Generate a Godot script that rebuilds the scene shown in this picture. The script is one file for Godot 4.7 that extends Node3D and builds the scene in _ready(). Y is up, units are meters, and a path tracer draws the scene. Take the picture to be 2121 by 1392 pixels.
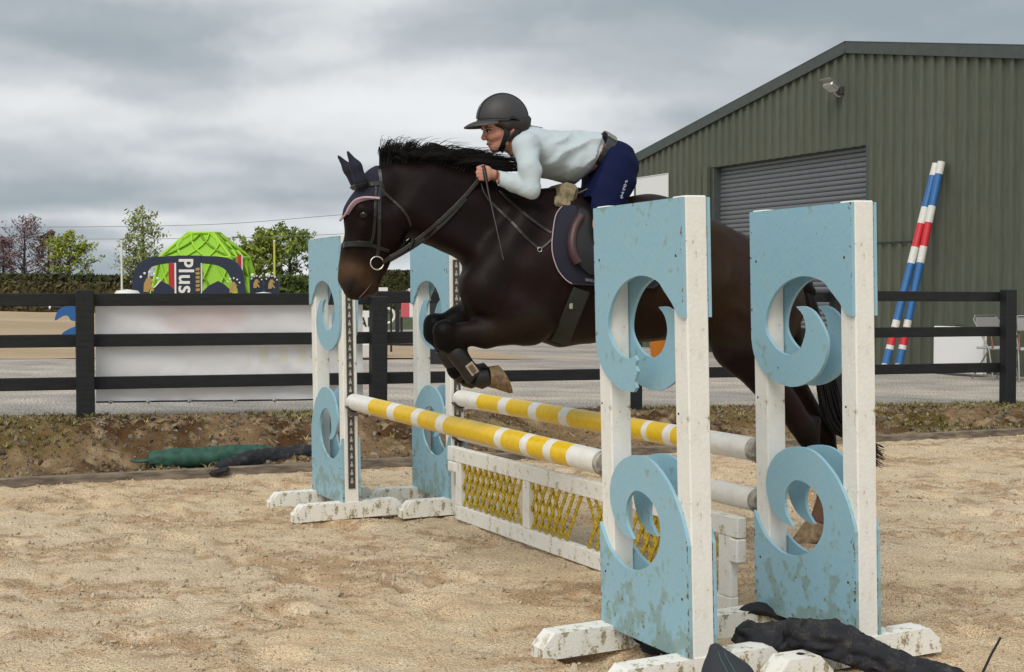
extends Node3D
# World frame: camera stands at the origin, y = 0 is the arena sand, metres.
const F := 2800.0
const PITCH := 0.0352
const CAMH := 1.3854
const ANG := 0.4364
var ax := Vector3(-sin(ANG), 0, -cos(ANG))      # along the jump, away from the camera
var ld := Vector3(-cos(ANG), 0, sin(ANG))       # direction of travel (landing side)
var n1 := Vector3(0.6197, 0, -4.6523)
var F0 := Vector3(-4.22, 0, -11.14)             # fence line
var fe := Vector3(0.927, 0, -0.375)
var fn := Vector3(-0.375, 0, -0.927)
var rng := RandomNumberGenerator.new()
var M := {}
var used := {}

func ray(px: float, py: float) -> Vector3:
	var x := (px - 1060.5) / F
	var y := -(py - 696.0) / F
	var c := cos(PITCH)
	var s := sin(PITCH)
	return Vector3(x, c * y - s, -s * y - c)
func gp(px, py, y0 = 0.0) -> Vector3:
	var d = ray(px, py)
	return Vector3(0, CAMH, 0) + d * ((y0 - CAMH) / d.y)
func dp(px, py, depth) -> Vector3:               # point of a pixel at a given z depth
	var d = ray(px, py)
	return Vector3(0, CAMH, 0) + d * (-depth / d.z)
func yard_y(p: Vector3) -> float:
	var q = (p - F0).dot(fe)
	return lerpf(0.30, 0.08, clampf(q / 10.4, 0.0, 1.1))

func numbered(n: String) -> String:
	if not used.has(n):
		used[n] = 0
		return n
	used[n] += 1
	return "%s_%03d" % [n, used[n]]
func tag(o, label = "", category = "", group = "", kind = ""):
	if label != "": o.set_meta("label", label)
	if category != "": o.set_meta("category", category)
	if group != "": o.set_meta("group", group)
	if kind != "": o.set_meta("kind", kind)
	return o
func thing(called, label, category, at = Vector3.ZERO, turn = 0.0, group = ""):
	var o := Node3D.new()
	o.name = numbered(called)
	add_child(o)
	o.position = at
	o.rotation.y = turn
	return tag(o, label, category, group)
func part(called, mesh, m, parent = null, xf = Transform3D()):
	var o := MeshInstance3D.new()
	o.name = numbered(called) if parent == null else called
	o.mesh = mesh
	o.material_override = m
	o.transform = xf
	if parent == null: add_child(o)
	else: parent.add_child(o, true)
	return o

# ---------- mesh helpers ----------
func st_new() -> SurfaceTool:
	var st := SurfaceTool.new()
	st.begin(Mesh.PRIMITIVE_TRIANGLES)
	return st
func done(st: SurfaceTool, smooth = false) -> ArrayMesh:
	st.generate_normals()
	return st.commit()
func quad(st, a, b, c, d):                       # a,b,c,d clockwise seen from the front
	for p in [[a, Vector2(0, 1)], [b, Vector2(0, 0)], [c, Vector2(1, 0)], [a, Vector2(0, 1)], [c, Vector2(1, 0)], [d, Vector2(1, 1)]]:
		st.set_uv(p[1])
		st.add_vertex(p[0])
var box_cache := {}
func bbox(size: Vector3, bev = 0.004) -> ArrayMesh:   # chamfered box centred on the origin
	var key = "%.4f,%.4f,%.4f,%.4f" % [size.x, size.y, size.z, bev]
	if box_cache.has(key): return box_cache[key]
	var st := st_new()
	add_box(st, Transform3D(), size, bev)
	box_cache[key] = done(st)
	return box_cache[key]
func add_box(st, xf: Transform3D, size: Vector3, bev = 0.004):
	st.set_smooth_group(-1)
	var h = size * 0.5
	bev = minf(bev, minf(h.x, minf(h.y, h.z)) * 0.8)
	var i = h - Vector3(bev, bev, bev)
	var tri = func(pts, nrm):
		var a = pts[0]
		for k in range(1, pts.size() - 1):
			var b = pts[k]
			var c = pts[k + 1]
			if (b - a).cross(c - a).dot(nrm) > 0.0:
				var t = b
				b = c
				c = t
			for p in [a, b, c]:
				var u = p
				var an = nrm.abs()
				if an.x >= an.y and an.x >= an.z: st.set_uv(Vector2(u.z, -u.y))
				elif an.y >= an.z: st.set_uv(Vector2(u.x, u.z))
				else: st.set_uv(Vector2(u.x, -u.y))
				st.add_vertex(xf * p)
	for s in [-1.0, 1.0]:
		tri.call([Vector3(s * h.x, -i.y, -i.z), Vector3(s * h.x, i.y, -i.z), Vector3(s * h.x, i.y, i.z), Vector3(s * h.x, -i.y, i.z)], Vector3(s, 0, 0))
		tri.call([Vector3(-i.x, s * h.y, -i.z), Vector3(i.x, s * h.y, -i.z), Vector3(i.x, s * h.y, i.z), Vector3(-i.x, s * h.y, i.z)], Vector3(0, s, 0))
		tri.call([Vector3(-i.x, -i.y, s * h.z), Vector3(i.x, -i.y, s * h.z), Vector3(i.x, i.y, s * h.z), Vector3(-i.x, i.y, s * h.z)], Vector3(0, 0, s))
		for t in [-1.0, 1.0]:
			tri.call([Vector3(s * h.x, t * i.y, -i.z), Vector3(s * i.x, t * h.y, -i.z), Vector3(s * i.x, t * h.y, i.z), Vector3(s * h.x, t * i.y, i.z)], Vector3(s, t, 0))
			tri.call([Vector3(s * h.x, -i.y, t * i.z), Vector3(s * i.x, -i.y, t * h.z), Vector3(s * i.x, i.y, t * h.z), Vector3(s * h.x, i.y, t * i.z)], Vector3(s, 0, t))
			tri.call([Vector3(-i.x, s * h.y, t * i.z), Vector3(-i.x, s * i.y, t * h.z), Vector3(i.x, s * i.y, t * h.z), Vector3(i.x, s * h.y, t * i.z)], Vector3(0, s, t))
			for q in [-1.0, 1.0]:
				tri.call([Vector3(s * h.x, t * i.y, q * i.z), Vector3(s * i.x, t * h.y, q * i.z), Vector3(s * i.x, t * i.y, q * h.z)], Vector3(s, t, q))
# box whose long axis runs from a to b; up hint
func beam_xf(a: Vector3, b: Vector3, up = Vector3.UP) -> Transform3D:
	var x = (b - a).normalized()
	var z = x.cross(up).normalized()
	var y = z.cross(x).normalized()
	return Transform3D(Basis(x, y, z), (a + b) * 0.5)
func add_tube(st, pts, rads, n = 8, flat = 1.0, up = Vector3.UP, caps = true, cols = null):
	st.set_smooth_group(0)
	var rings = []
	var m = pts.size()
	var side = Vector3.ZERO
	for i in m:
		var t = (pts[mini(i + 1, m - 1)] - pts[maxi(i - 1, 0)]).normalized()
		if side == Vector3.ZERO:
			side = t.cross(up)
			if side.length() < 0.05: side = t.cross(Vector3(0.3, 0.2, 1))
			side = side.normalized()
		side = (side - t * side.dot(t)).normalized()
		var oth = side.cross(t).normalized()
		var r = rads[i] if rads is Array else rads
		var ring = []
		for k in n:
			var a = TAU * k / n
			ring.append(pts[i] + side * cos(a) * r + oth * sin(a) * r * flat)
		rings.append(ring)
	var len = 0.0
	for i in m - 1:
		var l2 = len + (pts[i + 1] - pts[i]).length()
		for k in n:
			var k2 = (k + 1) % n
			var vs = [[rings[i][k], float(k) / n, len], [rings[i][k2], float(k + 1) / n, len], [rings[i + 1][k2], float(k + 1) / n, l2], [rings[i][k], float(k) / n, len], [rings[i + 1][k2], float(k + 1) / n, l2], [rings[i + 1][k], float(k) / n, l2]]
			for v in [vs[0], vs[2], vs[1], vs[3], vs[5], vs[4]]:
				if cols != null: st.set_color(cols)
				st.set_uv(Vector2(v[1], v[2]))
				st.add_vertex(v[0])
		len = l2
	if caps:
		st.set_smooth_group(-1)
		for e in [0, m - 1]:
			var c = pts[e]
			for k in n:
				var a = rings[e][k]
				var b = rings[e][(k + 1) % n]
				var o = [c, b, a] if e == m - 1 else [c, a, b]
				for p in [o[0], o[2], o[1]]:
					if cols != null: st.set_color(cols)
					st.set_uv(Vector2.ZERO)
					st.add_vertex(p)
func tube(pts, rads, n = 8, flat = 1.0, up = Vector3.UP) -> ArrayMesh:
	var st := st_new()
	add_tube(st, pts, rads, n, flat, up)
	return done(st)
func spline(pts, sub = 4, closed = false) -> Array:
	var out = []
	var n = pts.size()
	for i in (n if closed else n - 1):
		var p0 = pts[(i - 1 + n) % n] if closed else pts[maxi(i - 1, 0)]
		var p1 = pts[i]
		var p2 = pts[(i + 1) % n]
		var p3 = pts[(i + 2) % n] if closed else pts[mini(i + 2, n - 1)]
		for k in sub:
			out.append(p1.cubic_interpolate(p2, p0, p3, float(k) / sub))
	if not closed: out.append(pts[n - 1])
	return out
func extrude(poly: PackedVector2Array, t: float, uvs = Vector2.ONE) -> ArrayMesh:   # outline in xy, thickness 0..t along z
	var st := st_new()
	st.set_smooth_group(-1)
	var tris = Geometry2D.triangulate_polygon(poly)
	for f in 2:
		var z = 0.0 if f == 0 else t
		for i in range(0, tris.size(), 3):
			var a = poly[tris[i]]
			var b = poly[tris[i + 1]]
			var c = poly[tris[i + 2]]
			var o = [a, b, c] if ((b - a).cross(c - a) > 0) == (f == 0) else [a, c, b]
			for p in o:
				st.set_uv(p * uvs)
				st.add_vertex(Vector3(p.x, p.y, z))
	var n = poly.size()
	var ccw = not Geometry2D.is_polygon_clockwise(poly)
	for i in n:
		var a = poly[i]
		var b = poly[(i + 1) % n]
		if not ccw:
			var q = a
			a = b
			b = q
		var P = [Vector3(a.x, a.y, 0), Vector3(b.x, b.y, 0), Vector3(b.x, b.y, t), Vector3(a.x, a.y, t)]
		for k in [0, 2, 1, 0, 3, 2]:
			var su = Vector2(P[k].x, P[k].y) * uvs
			if uvs != Vector2.ONE: su.x = clampf(su.x, 0.2, 0.8)
			st.set_uv(su)
			st.add_vertex(P[k])
	return done(st)
func lathe(prof, n = 16) -> ArrayMesh:            # prof: Array of Vector2(radius, y)
	var st := st_new()
	st.set_smooth_group(0)
	for i in prof.size() - 1:
		for k in n:
			var a = TAU * k / n
			var b = TAU * (k + 1) / n
			var p = [Vector3(prof[i].x * cos(a), prof[i].y, prof[i].x * sin(a)), Vector3(prof[i].x * cos(b), prof[i].y, prof[i].x * sin(b)), Vector3(prof[i + 1].x * cos(b), prof[i + 1].y, prof[i + 1].x * sin(b)), Vector3(prof[i + 1].x * cos(a), prof[i + 1].y, prof[i + 1].x * sin(a))]
			for j in [0, 1, 2, 0, 2, 3]:
				st.add_vertex(p[j])
	return done(st)
func text_mesh(s, h, depth = 0.004, bold = true) -> TextMesh:
	var t := TextMesh.new()
	var f := SystemFont.new()
	f.font_names = PackedStringArray(["Droid Sans"])
	f.font_weight = 800 if bold else 400
	t.font = f
	t.text = s
	t.font_size = 64
	t.pixel_size = h / 46.0
	t.depth = depth
	t.curve_step = 2.0
	return t

# ---------- materials ----------
func noise_img(size, freq, oct, seed, lo, hi, type = FastNoiseLite.TYPE_SIMPLEX_SMOOTH) -> Image:
	var n := FastNoiseLite.new()
	n.seed = seed
	n.noise_type = type
	n.frequency = freq
	n.fractal_octaves = oct
	var im = n.get_seamless_image(size, size)
	im.convert(Image.FORMAT_RGB8)
	if lo != 0.0 or hi != 1.0:
		var d = im.get_data()
		for i in d.size():
			d[i] = int(clampf(lo + (hi - lo) * d[i] / 255.0, 0, 1) * 255)
		im = Image.create_from_data(size, size, false, Image.FORMAT_RGB8, d)
	im.generate_mipmaps()
	return im
func tex(im) -> ImageTexture:
	return ImageTexture.create_from_image(im)
func nrm(im, s) -> ImageTexture:
	var c = im.duplicate()
	c.clear_mipmaps()
	c.convert(Image.FORMAT_RGBA8)
	c.bump_map_to_normal_map(s)
	c.generate_mipmaps()
	return ImageTexture.create_from_image(c)
var T := {}
func lin(r, g, b) -> Color:                      # linear base colour -> albedo_color
	return Color(r, g, b).linear_to_srgb()
func mat(c: Color, rough = 0.8, o = {}) -> StandardMaterial3D:
	var m := StandardMaterial3D.new()
	m.albedo_color = c
	m.roughness = rough
	if o.has("metal"): m.metallic = o.metal
	if o.has("tex"): m.albedo_texture = o.tex
	if o.has("nrm"):
		m.normal_enabled = true
		m.normal_texture = o.nrm
		m.normal_scale = o.get("ns", 1.0)
	if o.has("tri"):
		m.uv1_triplanar = true
		m.uv1_world_triplanar = o.get("world", true)
		m.uv1_scale = Vector3.ONE * o.tri
	if o.has("tri3"):
		m.uv1_triplanar = true
		m.uv1_world_triplanar = false
		m.uv1_scale = o.tri3
	if o.get("vc", false): m.vertex_color_use_as_albedo = true
	if o.has("spec"): m.metallic_specular = o.spec
	if o.has("rim"):
		m.rim_enabled = true
		m.rim = o.rim
		m.rim_tint = 0.5
	if o.has("back"):
		m.backlight_enabled = true
		m.backlight = o.back
	m.cull_mode = BaseMaterial3D.CULL_DISABLED
	return m
func make_sky() -> Image:
	var w := 2048
	var h := 1024
	var n1_ := FastNoiseLite.new()
	n1_.seed = 11
	n1_.frequency = 0.55
	n1_.fractal_octaves = 5
	n1_.fractal_gain = 0.52
	n1_.domain_warp_enabled = true
	n1_.domain_warp_amplitude = 0.5
	n1_.domain_warp_frequency = 0.6
	var n2_ := FastNoiseLite.new()
	n2_.seed = 5
	n2_.frequency = 0.16
	n2_.fractal_octaves = 2
	var data := PackedByteArray()
	data.resize(w * h * 3)
	var dark := Vector3(0.275, 0.325, 0.362)
	var mid := Vector3(0.455, 0.487, 0.512)
	var lite := Vector3(0.685, 0.70, 0.715)
	for y in h:
		var el := (0.5 - (y + 0.5) / h) * PI
		var sy := sin(maxf(el, 0.0))
		var cy := cos(el)
		var k := 1.0 / (sy + 0.16)
		for x in w:
			var c: Vector3
			if el < -0.02:
				c = Vector3(0.30, 0.30, 0.28)
			else:
				var az := (x + 0.5) / w * TAU
				var px := sin(az) * cy * k
				var pz := cos(az) * cy * k
				var f := n1_.get_noise_2d(px, pz * 1.15) * 0.95 + n2_.get_noise_2d(px, pz) * 0.75
				f = smoothstep(0.0, 1.0, clampf(0.5 + f * 0.82, 0.0, 1.0))
				c = dark.lerp(mid, minf(f * 2.0, 1.0)).lerp(lite, maxf(f * 2.0 - 1.0, 0.0))
			var o := (y * w + x) * 3
			data[o] = int(255.0 * pow(c.x, 0.4545))
			data[o + 1] = int(255.0 * pow(c.y, 0.4545))
			data[o + 2] = int(255.0 * pow(c.z, 0.4545))
	return Image.create_from_data(w, h, false, Image.FORMAT_RGB8, data)

func setup():
	var cam := Camera3D.new()
	cam.name = "camera"
	cam.position = Vector3(0, CAMH, 0)
	cam.rotation.x = -PITCH
	cam.fov = rad_to_deg(2.0 * atan(696.0 / F))
	cam.near = 0.05
	cam.far = 1200.0
	add_child(cam)
	cam.current = true
	var env := Environment.new()
	env.background_mode = Environment.BG_SKY
	var sky := Sky.new()
	var sm := PanoramaSkyMaterial.new()
	sm.panorama = ImageTexture.create_from_image(make_sky())
	sky.sky_material = sm
	env.sky = sky
	env.tonemap_mode = Environment.TONE_MAPPER_LINEAR
	env.tonemap_exposure = EXPOSURE
	env.background_energy_multiplier = SKYMUL
	env.sdfgi_enabled = true
	env.ssao_enabled = true
	env.ssil_enabled = true
	env.sky_rotation = Vector3(0, SKYROT, 0)
	var we := WorldEnvironment.new()
	we.name = "environment"
	we.environment = env
	add_child(we)
	var sun := DirectionalLight3D.new()
	sun.name = "sun"
	sun.light_energy = 0.5
	sun.light_angular_distance = 40.0
	sun.light_color = Color(1.0, 0.97, 0.92)
	sun.shadow_enabled = true
	add_child(sun)
	sun.look_at_from_position(Vector3(-2.0, 6.0, 5.0), Vector3.ZERO)
const EXPOSURE := 1.25
const SKYMUL := 1.0
const SKYROT := 0.0

func textures():
	var fine = noise_img(512, 0.09, 4, 3, 0.0, 1.0)
	var blot = noise_img(512, 0.012, 5, 8, 0.55, 1.15)
	var grain = noise_img(512, 0.25, 2, 21, 0.0, 1.0)
	T.fine_n = nrm(fine, 2.0)
	T.blot = tex(blot)
	T.grain_n = nrm(grain, 2.0)
	T.soft = tex(noise_img(512, 0.03, 4, 33, 0.90, 1.04))
	# wood grain stretched by uv scale
	M.white = mat(Color(1, 1, 1), 0.62, {tex = T.whitepaint if T.has("whitepaint") else white_paint_tex(41, 0.10), tri3 = Vector3(1.1, 1.1, 1.1), nrm = T.fine_n, ns = 0.25})
	M.foot = mat(Color(1, 1, 1), 0.8, {tex = white_paint_tex(47, 0.42), tri3 = Vector3(1.6, 1.6, 1.6), nrm = T.fine_n, ns = 0.5})
	M.steel = mat(lin(0.22, 0.21, 0.20), 0.45, {metal = 0.6, tex = T.soft, tri = 3.0})
	M.rust = mat(lin(0.10, 0.05, 0.03), 0.9, {tex = T.soft, tri = 6.0})
	M.black_rail = mat(lin(0.0095, 0.011, 0.014), 0.62, {tex = T.blot, tri3 = Vector3(0.5, 4.0, 4.0), nrm = T.fine_n, ns = 0.5})
# off-white gloss paint with grime specks and bare patches that have outlines of their own
func white_paint_tex(seed, dirt) -> ImageTexture:
	var n := 512
	var a := FastNoiseLite.new()
	a.seed = seed
	a.frequency = 0.02
	a.fractal_octaves = 5
	var b := FastNoiseLite.new()
	b.seed = seed + 1
	b.frequency = 0.09
	b.fractal_octaves = 3
	var im := Image.create(n, n, false, Image.FORMAT_RGB8)
	for y in n:
		for x in n:
			var v := a.get_noise_2d(x, y * 0.55)
			var s := b.get_noise_2d(x, y)
			var c := Color(0.925, 0.925, 0.905)
			c = c.lerp(Color(0.89, 0.882, 0.845), clampf(v * 1.6 + 0.3, 0, 1) * 0.6)
			var g := smoothstep(0.40 - dirt * 0.5, 0.70 - dirt * 0.5, v * 0.95 + s * 0.35)
			c = c.lerp(Color(0.55, 0.50, 0.36), g * (0.35 + dirt))
			var chip := smoothstep(0.70 - dirt * 0.30, 0.76 - dirt * 0.30, s * 0.9 + v * 0.35)
			c = c.lerp(Color(0.36, 0.33, 0.29), chip * 0.8)
			im.set_pixel(x, y, c)
	im.generate_mipmaps()
	return ImageTexture.create_from_image(im)
# blue gloss paint on ply; u = across the board (0..1), v = height (0..1). Chips along edges, algae grime low down and along the top, as in the photo
func blue_paint_tex(seed) -> ImageTexture:
	var w := 320
	var h := 800
	var a := FastNoiseLite.new()
	a.seed = seed
	a.frequency = 0.016
	a.fractal_octaves = 5
	var b := FastNoiseLite.new()
	b.seed = seed + 9
	b.frequency = 0.055
	b.fractal_octaves = 4
	var im := Image.create(w, h, false, Image.FORMAT_RGB8)
	var rr := RandomNumberGenerator.new()
	rr.seed = seed
	for y in h:
		var v := 1.0 - float(y) / h
		for x in w:
			var u := float(x) / w
			var n0 := a.get_noise_2d(x, y)
			var n2 := b.get_noise_2d(x, y)
			var c := Color(0.565, 0.735, 0.81)
			c = c.lerp(Color(0.585, 0.74, 0.80), clampf(n0 + 0.5, 0, 1))
			# green-grey algae film in patches, mostly low, at the inner edge and under the top edge
			var zone := maxf(maxf(0.30 - v * 1.05, 0.0) * 2.4, maxf(0.13 - u, 0.0) * 2.2 * (1.0 if v < 0.42 else 0.35))
			zone = maxf(zone, maxf(v - 0.965, 0.0) * 14.0)
			var alg := smoothstep(0.28, 0.62, zone * 0.9 + n0 * 0.75 + n2 * 0.3)
			c = c.lerp(Color(0.48, 0.565, 0.52), alg * 0.55)
			var edge := minf(minf(u, 1.0 - u) * 0.64, minf(v, 1.0 - v) * 1.62)
			var chip := smoothstep(0.72, 0.79, n2 + maxf(0.0, 0.022 - edge) * 22.0 + zone * 0.45)
			c = c.lerp(Color(0.27, 0.22, 0.18) if n0 > -0.1 else Color(0.48, 0.36, 0.29), chip * 0.85)
			im.set_pixel(x, y, c)
	for k in 6:                                  # screw heads, knocks and scuffs
		var sx = rr.randi_range(8, w - 12)
		var sy = rr.randi_range(8, h - 10)
		im.fill_rect(Rect2i(sx, sy, rr.randi_range(1, 3), rr.randi_range(1, 4)), Color(0.25, 0.24, 0.24))
	im.generate_mipmaps()
	return ImageTexture.create_from_image(im)
const WW := 0.635
const UP := [[0.0, 1.284], [0.039, 1.294], [0.074, 1.334], [0.127, 1.379], [0.163, 1.41], [0.218, 1.427], [0.264, 1.434], [0.321, 1.433], [0.398, 1.414], [0.467, 1.373], [0.518, 1.311], [0.538, 1.25], [0.528, 1.207], [0.487, 1.166], [0.437, 1.138], [0.383, 1.129], [0.339, 1.142], [0.310, 1.161], [0.287, 1.197], [0.276, 1.238], [0.292, 1.285], [0.335, 1.318], [0.283, 1.319], [0.226, 1.298], [0.181, 1.255], [0.151, 1.207], [0.148, 1.156], [0.171, 1.103], [0.216, 1.057], [0.281, 1.024], [0.348, 1.007], [0.407, 1.007], [0.487, 1.023], [0.565, 1.065], [0.618, 1.124], [0.635, 1.191]]
const LO := [[0.635, 0.485], [0.606, 0.444], [0.575, 0.405], [0.535, 0.376], [0.479, 0.352], [0.433, 0.341], [0.37, 0.342], [0.318, 0.356], [0.275, 0.374], [0.224, 0.413], [0.19, 0.463], [0.181, 0.518], [0.191, 0.569], [0.224, 0.607], [0.276, 0.634], [0.336, 0.644], [0.38, 0.629], [0.416, 0.591], [0.429, 0.54], [0.416, 0.498], [0.375, 0.458], [0.434, 0.462], [0.498, 0.497], [0.535, 0.547], [0.549, 0.607], [0.531, 0.671], [0.48, 0.727], [0.407, 0.762], [0.337, 0.774], [0.259, 0.77], [0.191, 0.743], [0.125, 0.698], [0.085, 0.657], [0.045, 0.6], [0.018, 0.542], [0.0, 0.493]]
var board_up: ArrayMesh
var board_lo: ArrayMesh
var board_up_m: ArrayMesh
var board_lo_m: ArrayMesh
func scroll_poly(src, mirror, upper) -> PackedVector2Array:
	# smooth between the two sharp tips only
	var pts = []
	for p in src: pts.append(Vector2(p[0], p[1]))
	var tip = 21 if upper else 20
	var sm = spline(pts.slice(0, tip + 1), 3) + spline(pts.slice(tip, pts.size()), 3).slice(1)
	if upper:
		sm.append(Vector2(WW, 1.70))
		sm.append(Vector2(0, 1.70))
	else:
		sm.append(Vector2(0.0, 0.085))
		sm.append(Vector2(WW, 0.085))
	var out := PackedVector2Array()
	for p in sm:
		out.append(Vector2(clampf(WW - p.x if mirror else p.x, 0.0, WW), p.y))
	return out
func board_uv(poly, t, mirror) -> ArrayMesh:
	return extrude(poly, t, Vector2(1.0 / WW, -1.0 / 1.72))
func jump_frame(along, land) -> Vector3:
	return n1 + ax * along + ld * land
func beam_bevel_foot(len, w, h) -> ArrayMesh:     # ground beam with chamfered upper ends, along x
	var c = 0.055
	var poly := PackedVector2Array([Vector2(-len / 2, 0), Vector2(-len / 2, h - c), Vector2(-len / 2 + c, h), Vector2(len / 2 - c, h), Vector2(len / 2, h - c), Vector2(len / 2, 0)])
	return extrude(poly, w)
var keyhole_mesh: ArrayMesh
func track_holes(y0, y1) -> ArrayMesh:
	var st := st_new()
	var y = y0
	while y < y1:
		add_box(st, Transform3D(Basis(), Vector3(0, y, 0)), Vector3(0.003, 0.016, 0.017), 0.001)
		add_box(st, Transform3D(Basis(), Vector3(0, y + 0.016, 0)), Vector3(0.003, 0.018, 0.008), 0.001)
		y += 0.05
	return done(st)
var board_broken: ArrayMesh
func make_wing(label, along, land, inner_near, lean, seed, broken = false):
	# local x runs along the jump away from the camera, z runs away from the landing side
	var o = thing("jump_wing", label, "jump stand", jump_frame(along, land), 0, "wing stands of the jump")
	o.transform.basis = Basis(ax, Vector3.UP, -ld)
	o.transform.basis = Basis(Vector3(0, 0, 1), lean) * o.transform.basis
	var bt = 0.013
	var pd = 0.088
	var m1 = mat(Color(1, 1, 1), 0.42, {tex = blue_paint_tex(seed), nrm = T.fine_n, ns = 0.15})
	m1.uv1_scale = Vector3(1, 1, 1)
	var bu = board_up_m if inner_near else board_up
	var bl = board_lo_m if inner_near else board_lo
	for z in [0.0, bt + pd + 0.002]:
		if broken and z == 0.0: part("upper_board", board_broken, m1, o)
		else: part("upper_board", bu, m1, o, Transform3D(Basis(), Vector3(0, 0, z)))
		part("lower_board", bl, m1, o, Transform3D(Basis(), Vector3(0, 0, z)))
	for u in [0.042, WW - 0.042]:
		part("post", bbox(Vector3(pd, 1.645, pd), 0.005), M.white, o, Transform3D(Basis(), Vector3(u, 0.055 + 1.645 / 2 + 0.006, bt + 0.001 + pd / 2)))
		part("foot", foot_mesh, M.foot, o, Transform3D(Basis(Vector3(0, 0, -1), Vector3.UP, Vector3(1, 0, 0)), Vector3(u - 0.049, 0.0, bt + pd / 2 - 0.01)))
	var xin = -0.0055 if inner_near else WW + 0.0055
	var tr = part("cup_track", bbox(Vector3(0.006, 1.38, 0.042), 0.001), M.track, o, Transform3D(Basis(), Vector3(xin, 0.87, bt + pd / 2)))
	var hm = part("keyholes", keyhole_mesh, M.keyhole, tr, Transform3D(Basis(), Vector3(-0.003 if inner_near else 0.003, -0.87, 0)))
	hm.set_meta("kind", "stuff")
	for y in [0.30, 0.95, 1.5]:                    # bolts in the posts
		for u in [0.042, WW - 0.042]:
			part("bolt", bolt_mesh, M.rust, o, Transform3D(Basis(Vector3(1, 0, 0), PI / 2), Vector3(u, y, -0.0015)))
	return o
var foot_mesh: ArrayMesh
var bolt_mesh: ArrayMesh
func stripe_pole(called, label, a: Vector3, b: Vector3, r, bands, group, cat = "jump pole"):
	# bands: array of [from, to, material key] along the length; each painted band is a sleeve of its own
	var o = thing(called, label, cat, a, 0, group)
	var d = b - a
	for bd in bands:
		var p0 = d * bd[0]
		var p1 = d * bd[1]
		var st := st_new()
		add_tube(st, [p0, p1], r * (1.0 if bd.size() < 4 else bd[3]), 28, 1.0, Vector3.UP, true)
		part("band", done(st), M[bd[2]], o)
	return o
func cup(parent_pos, called_label, dirx, r):
	# shallow steel cup under a pole: curved strip and back plate
	var o = thing("jump_cup", called_label, "jump cup", parent_pos, 0, "cups holding the poles")
	o.transform.basis = Basis(ax * dirx, Vector3.UP, -ld * dirx)
	var st := st_new()
	var n = 9
	for i in n:
		var a0 = lerpf(-1.15, 1.15, float(i) / n)
		var a1 = lerpf(-1.15, 1.15, float(i + 1) / n)
		for q in [r, r + 0.006]:
			quad(st, Vector3(0, -cos(a0) * q, sin(a0) * q), Vector3(0, -cos(a1) * q, sin(a1) * q), Vector3(0.05, -cos(a1) * q, sin(a1) * q), Vector3(0.05, -cos(a0) * q, sin(a0) * q))
	part("cradle", done(st), M.steel, o)
	part("back_plate", bbox(Vector3(0.005, 0.075, 0.06), 0.001), M.steel, o, Transform3D(Basis(), Vector3(0.0, -0.05, 0)))
	return o
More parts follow.
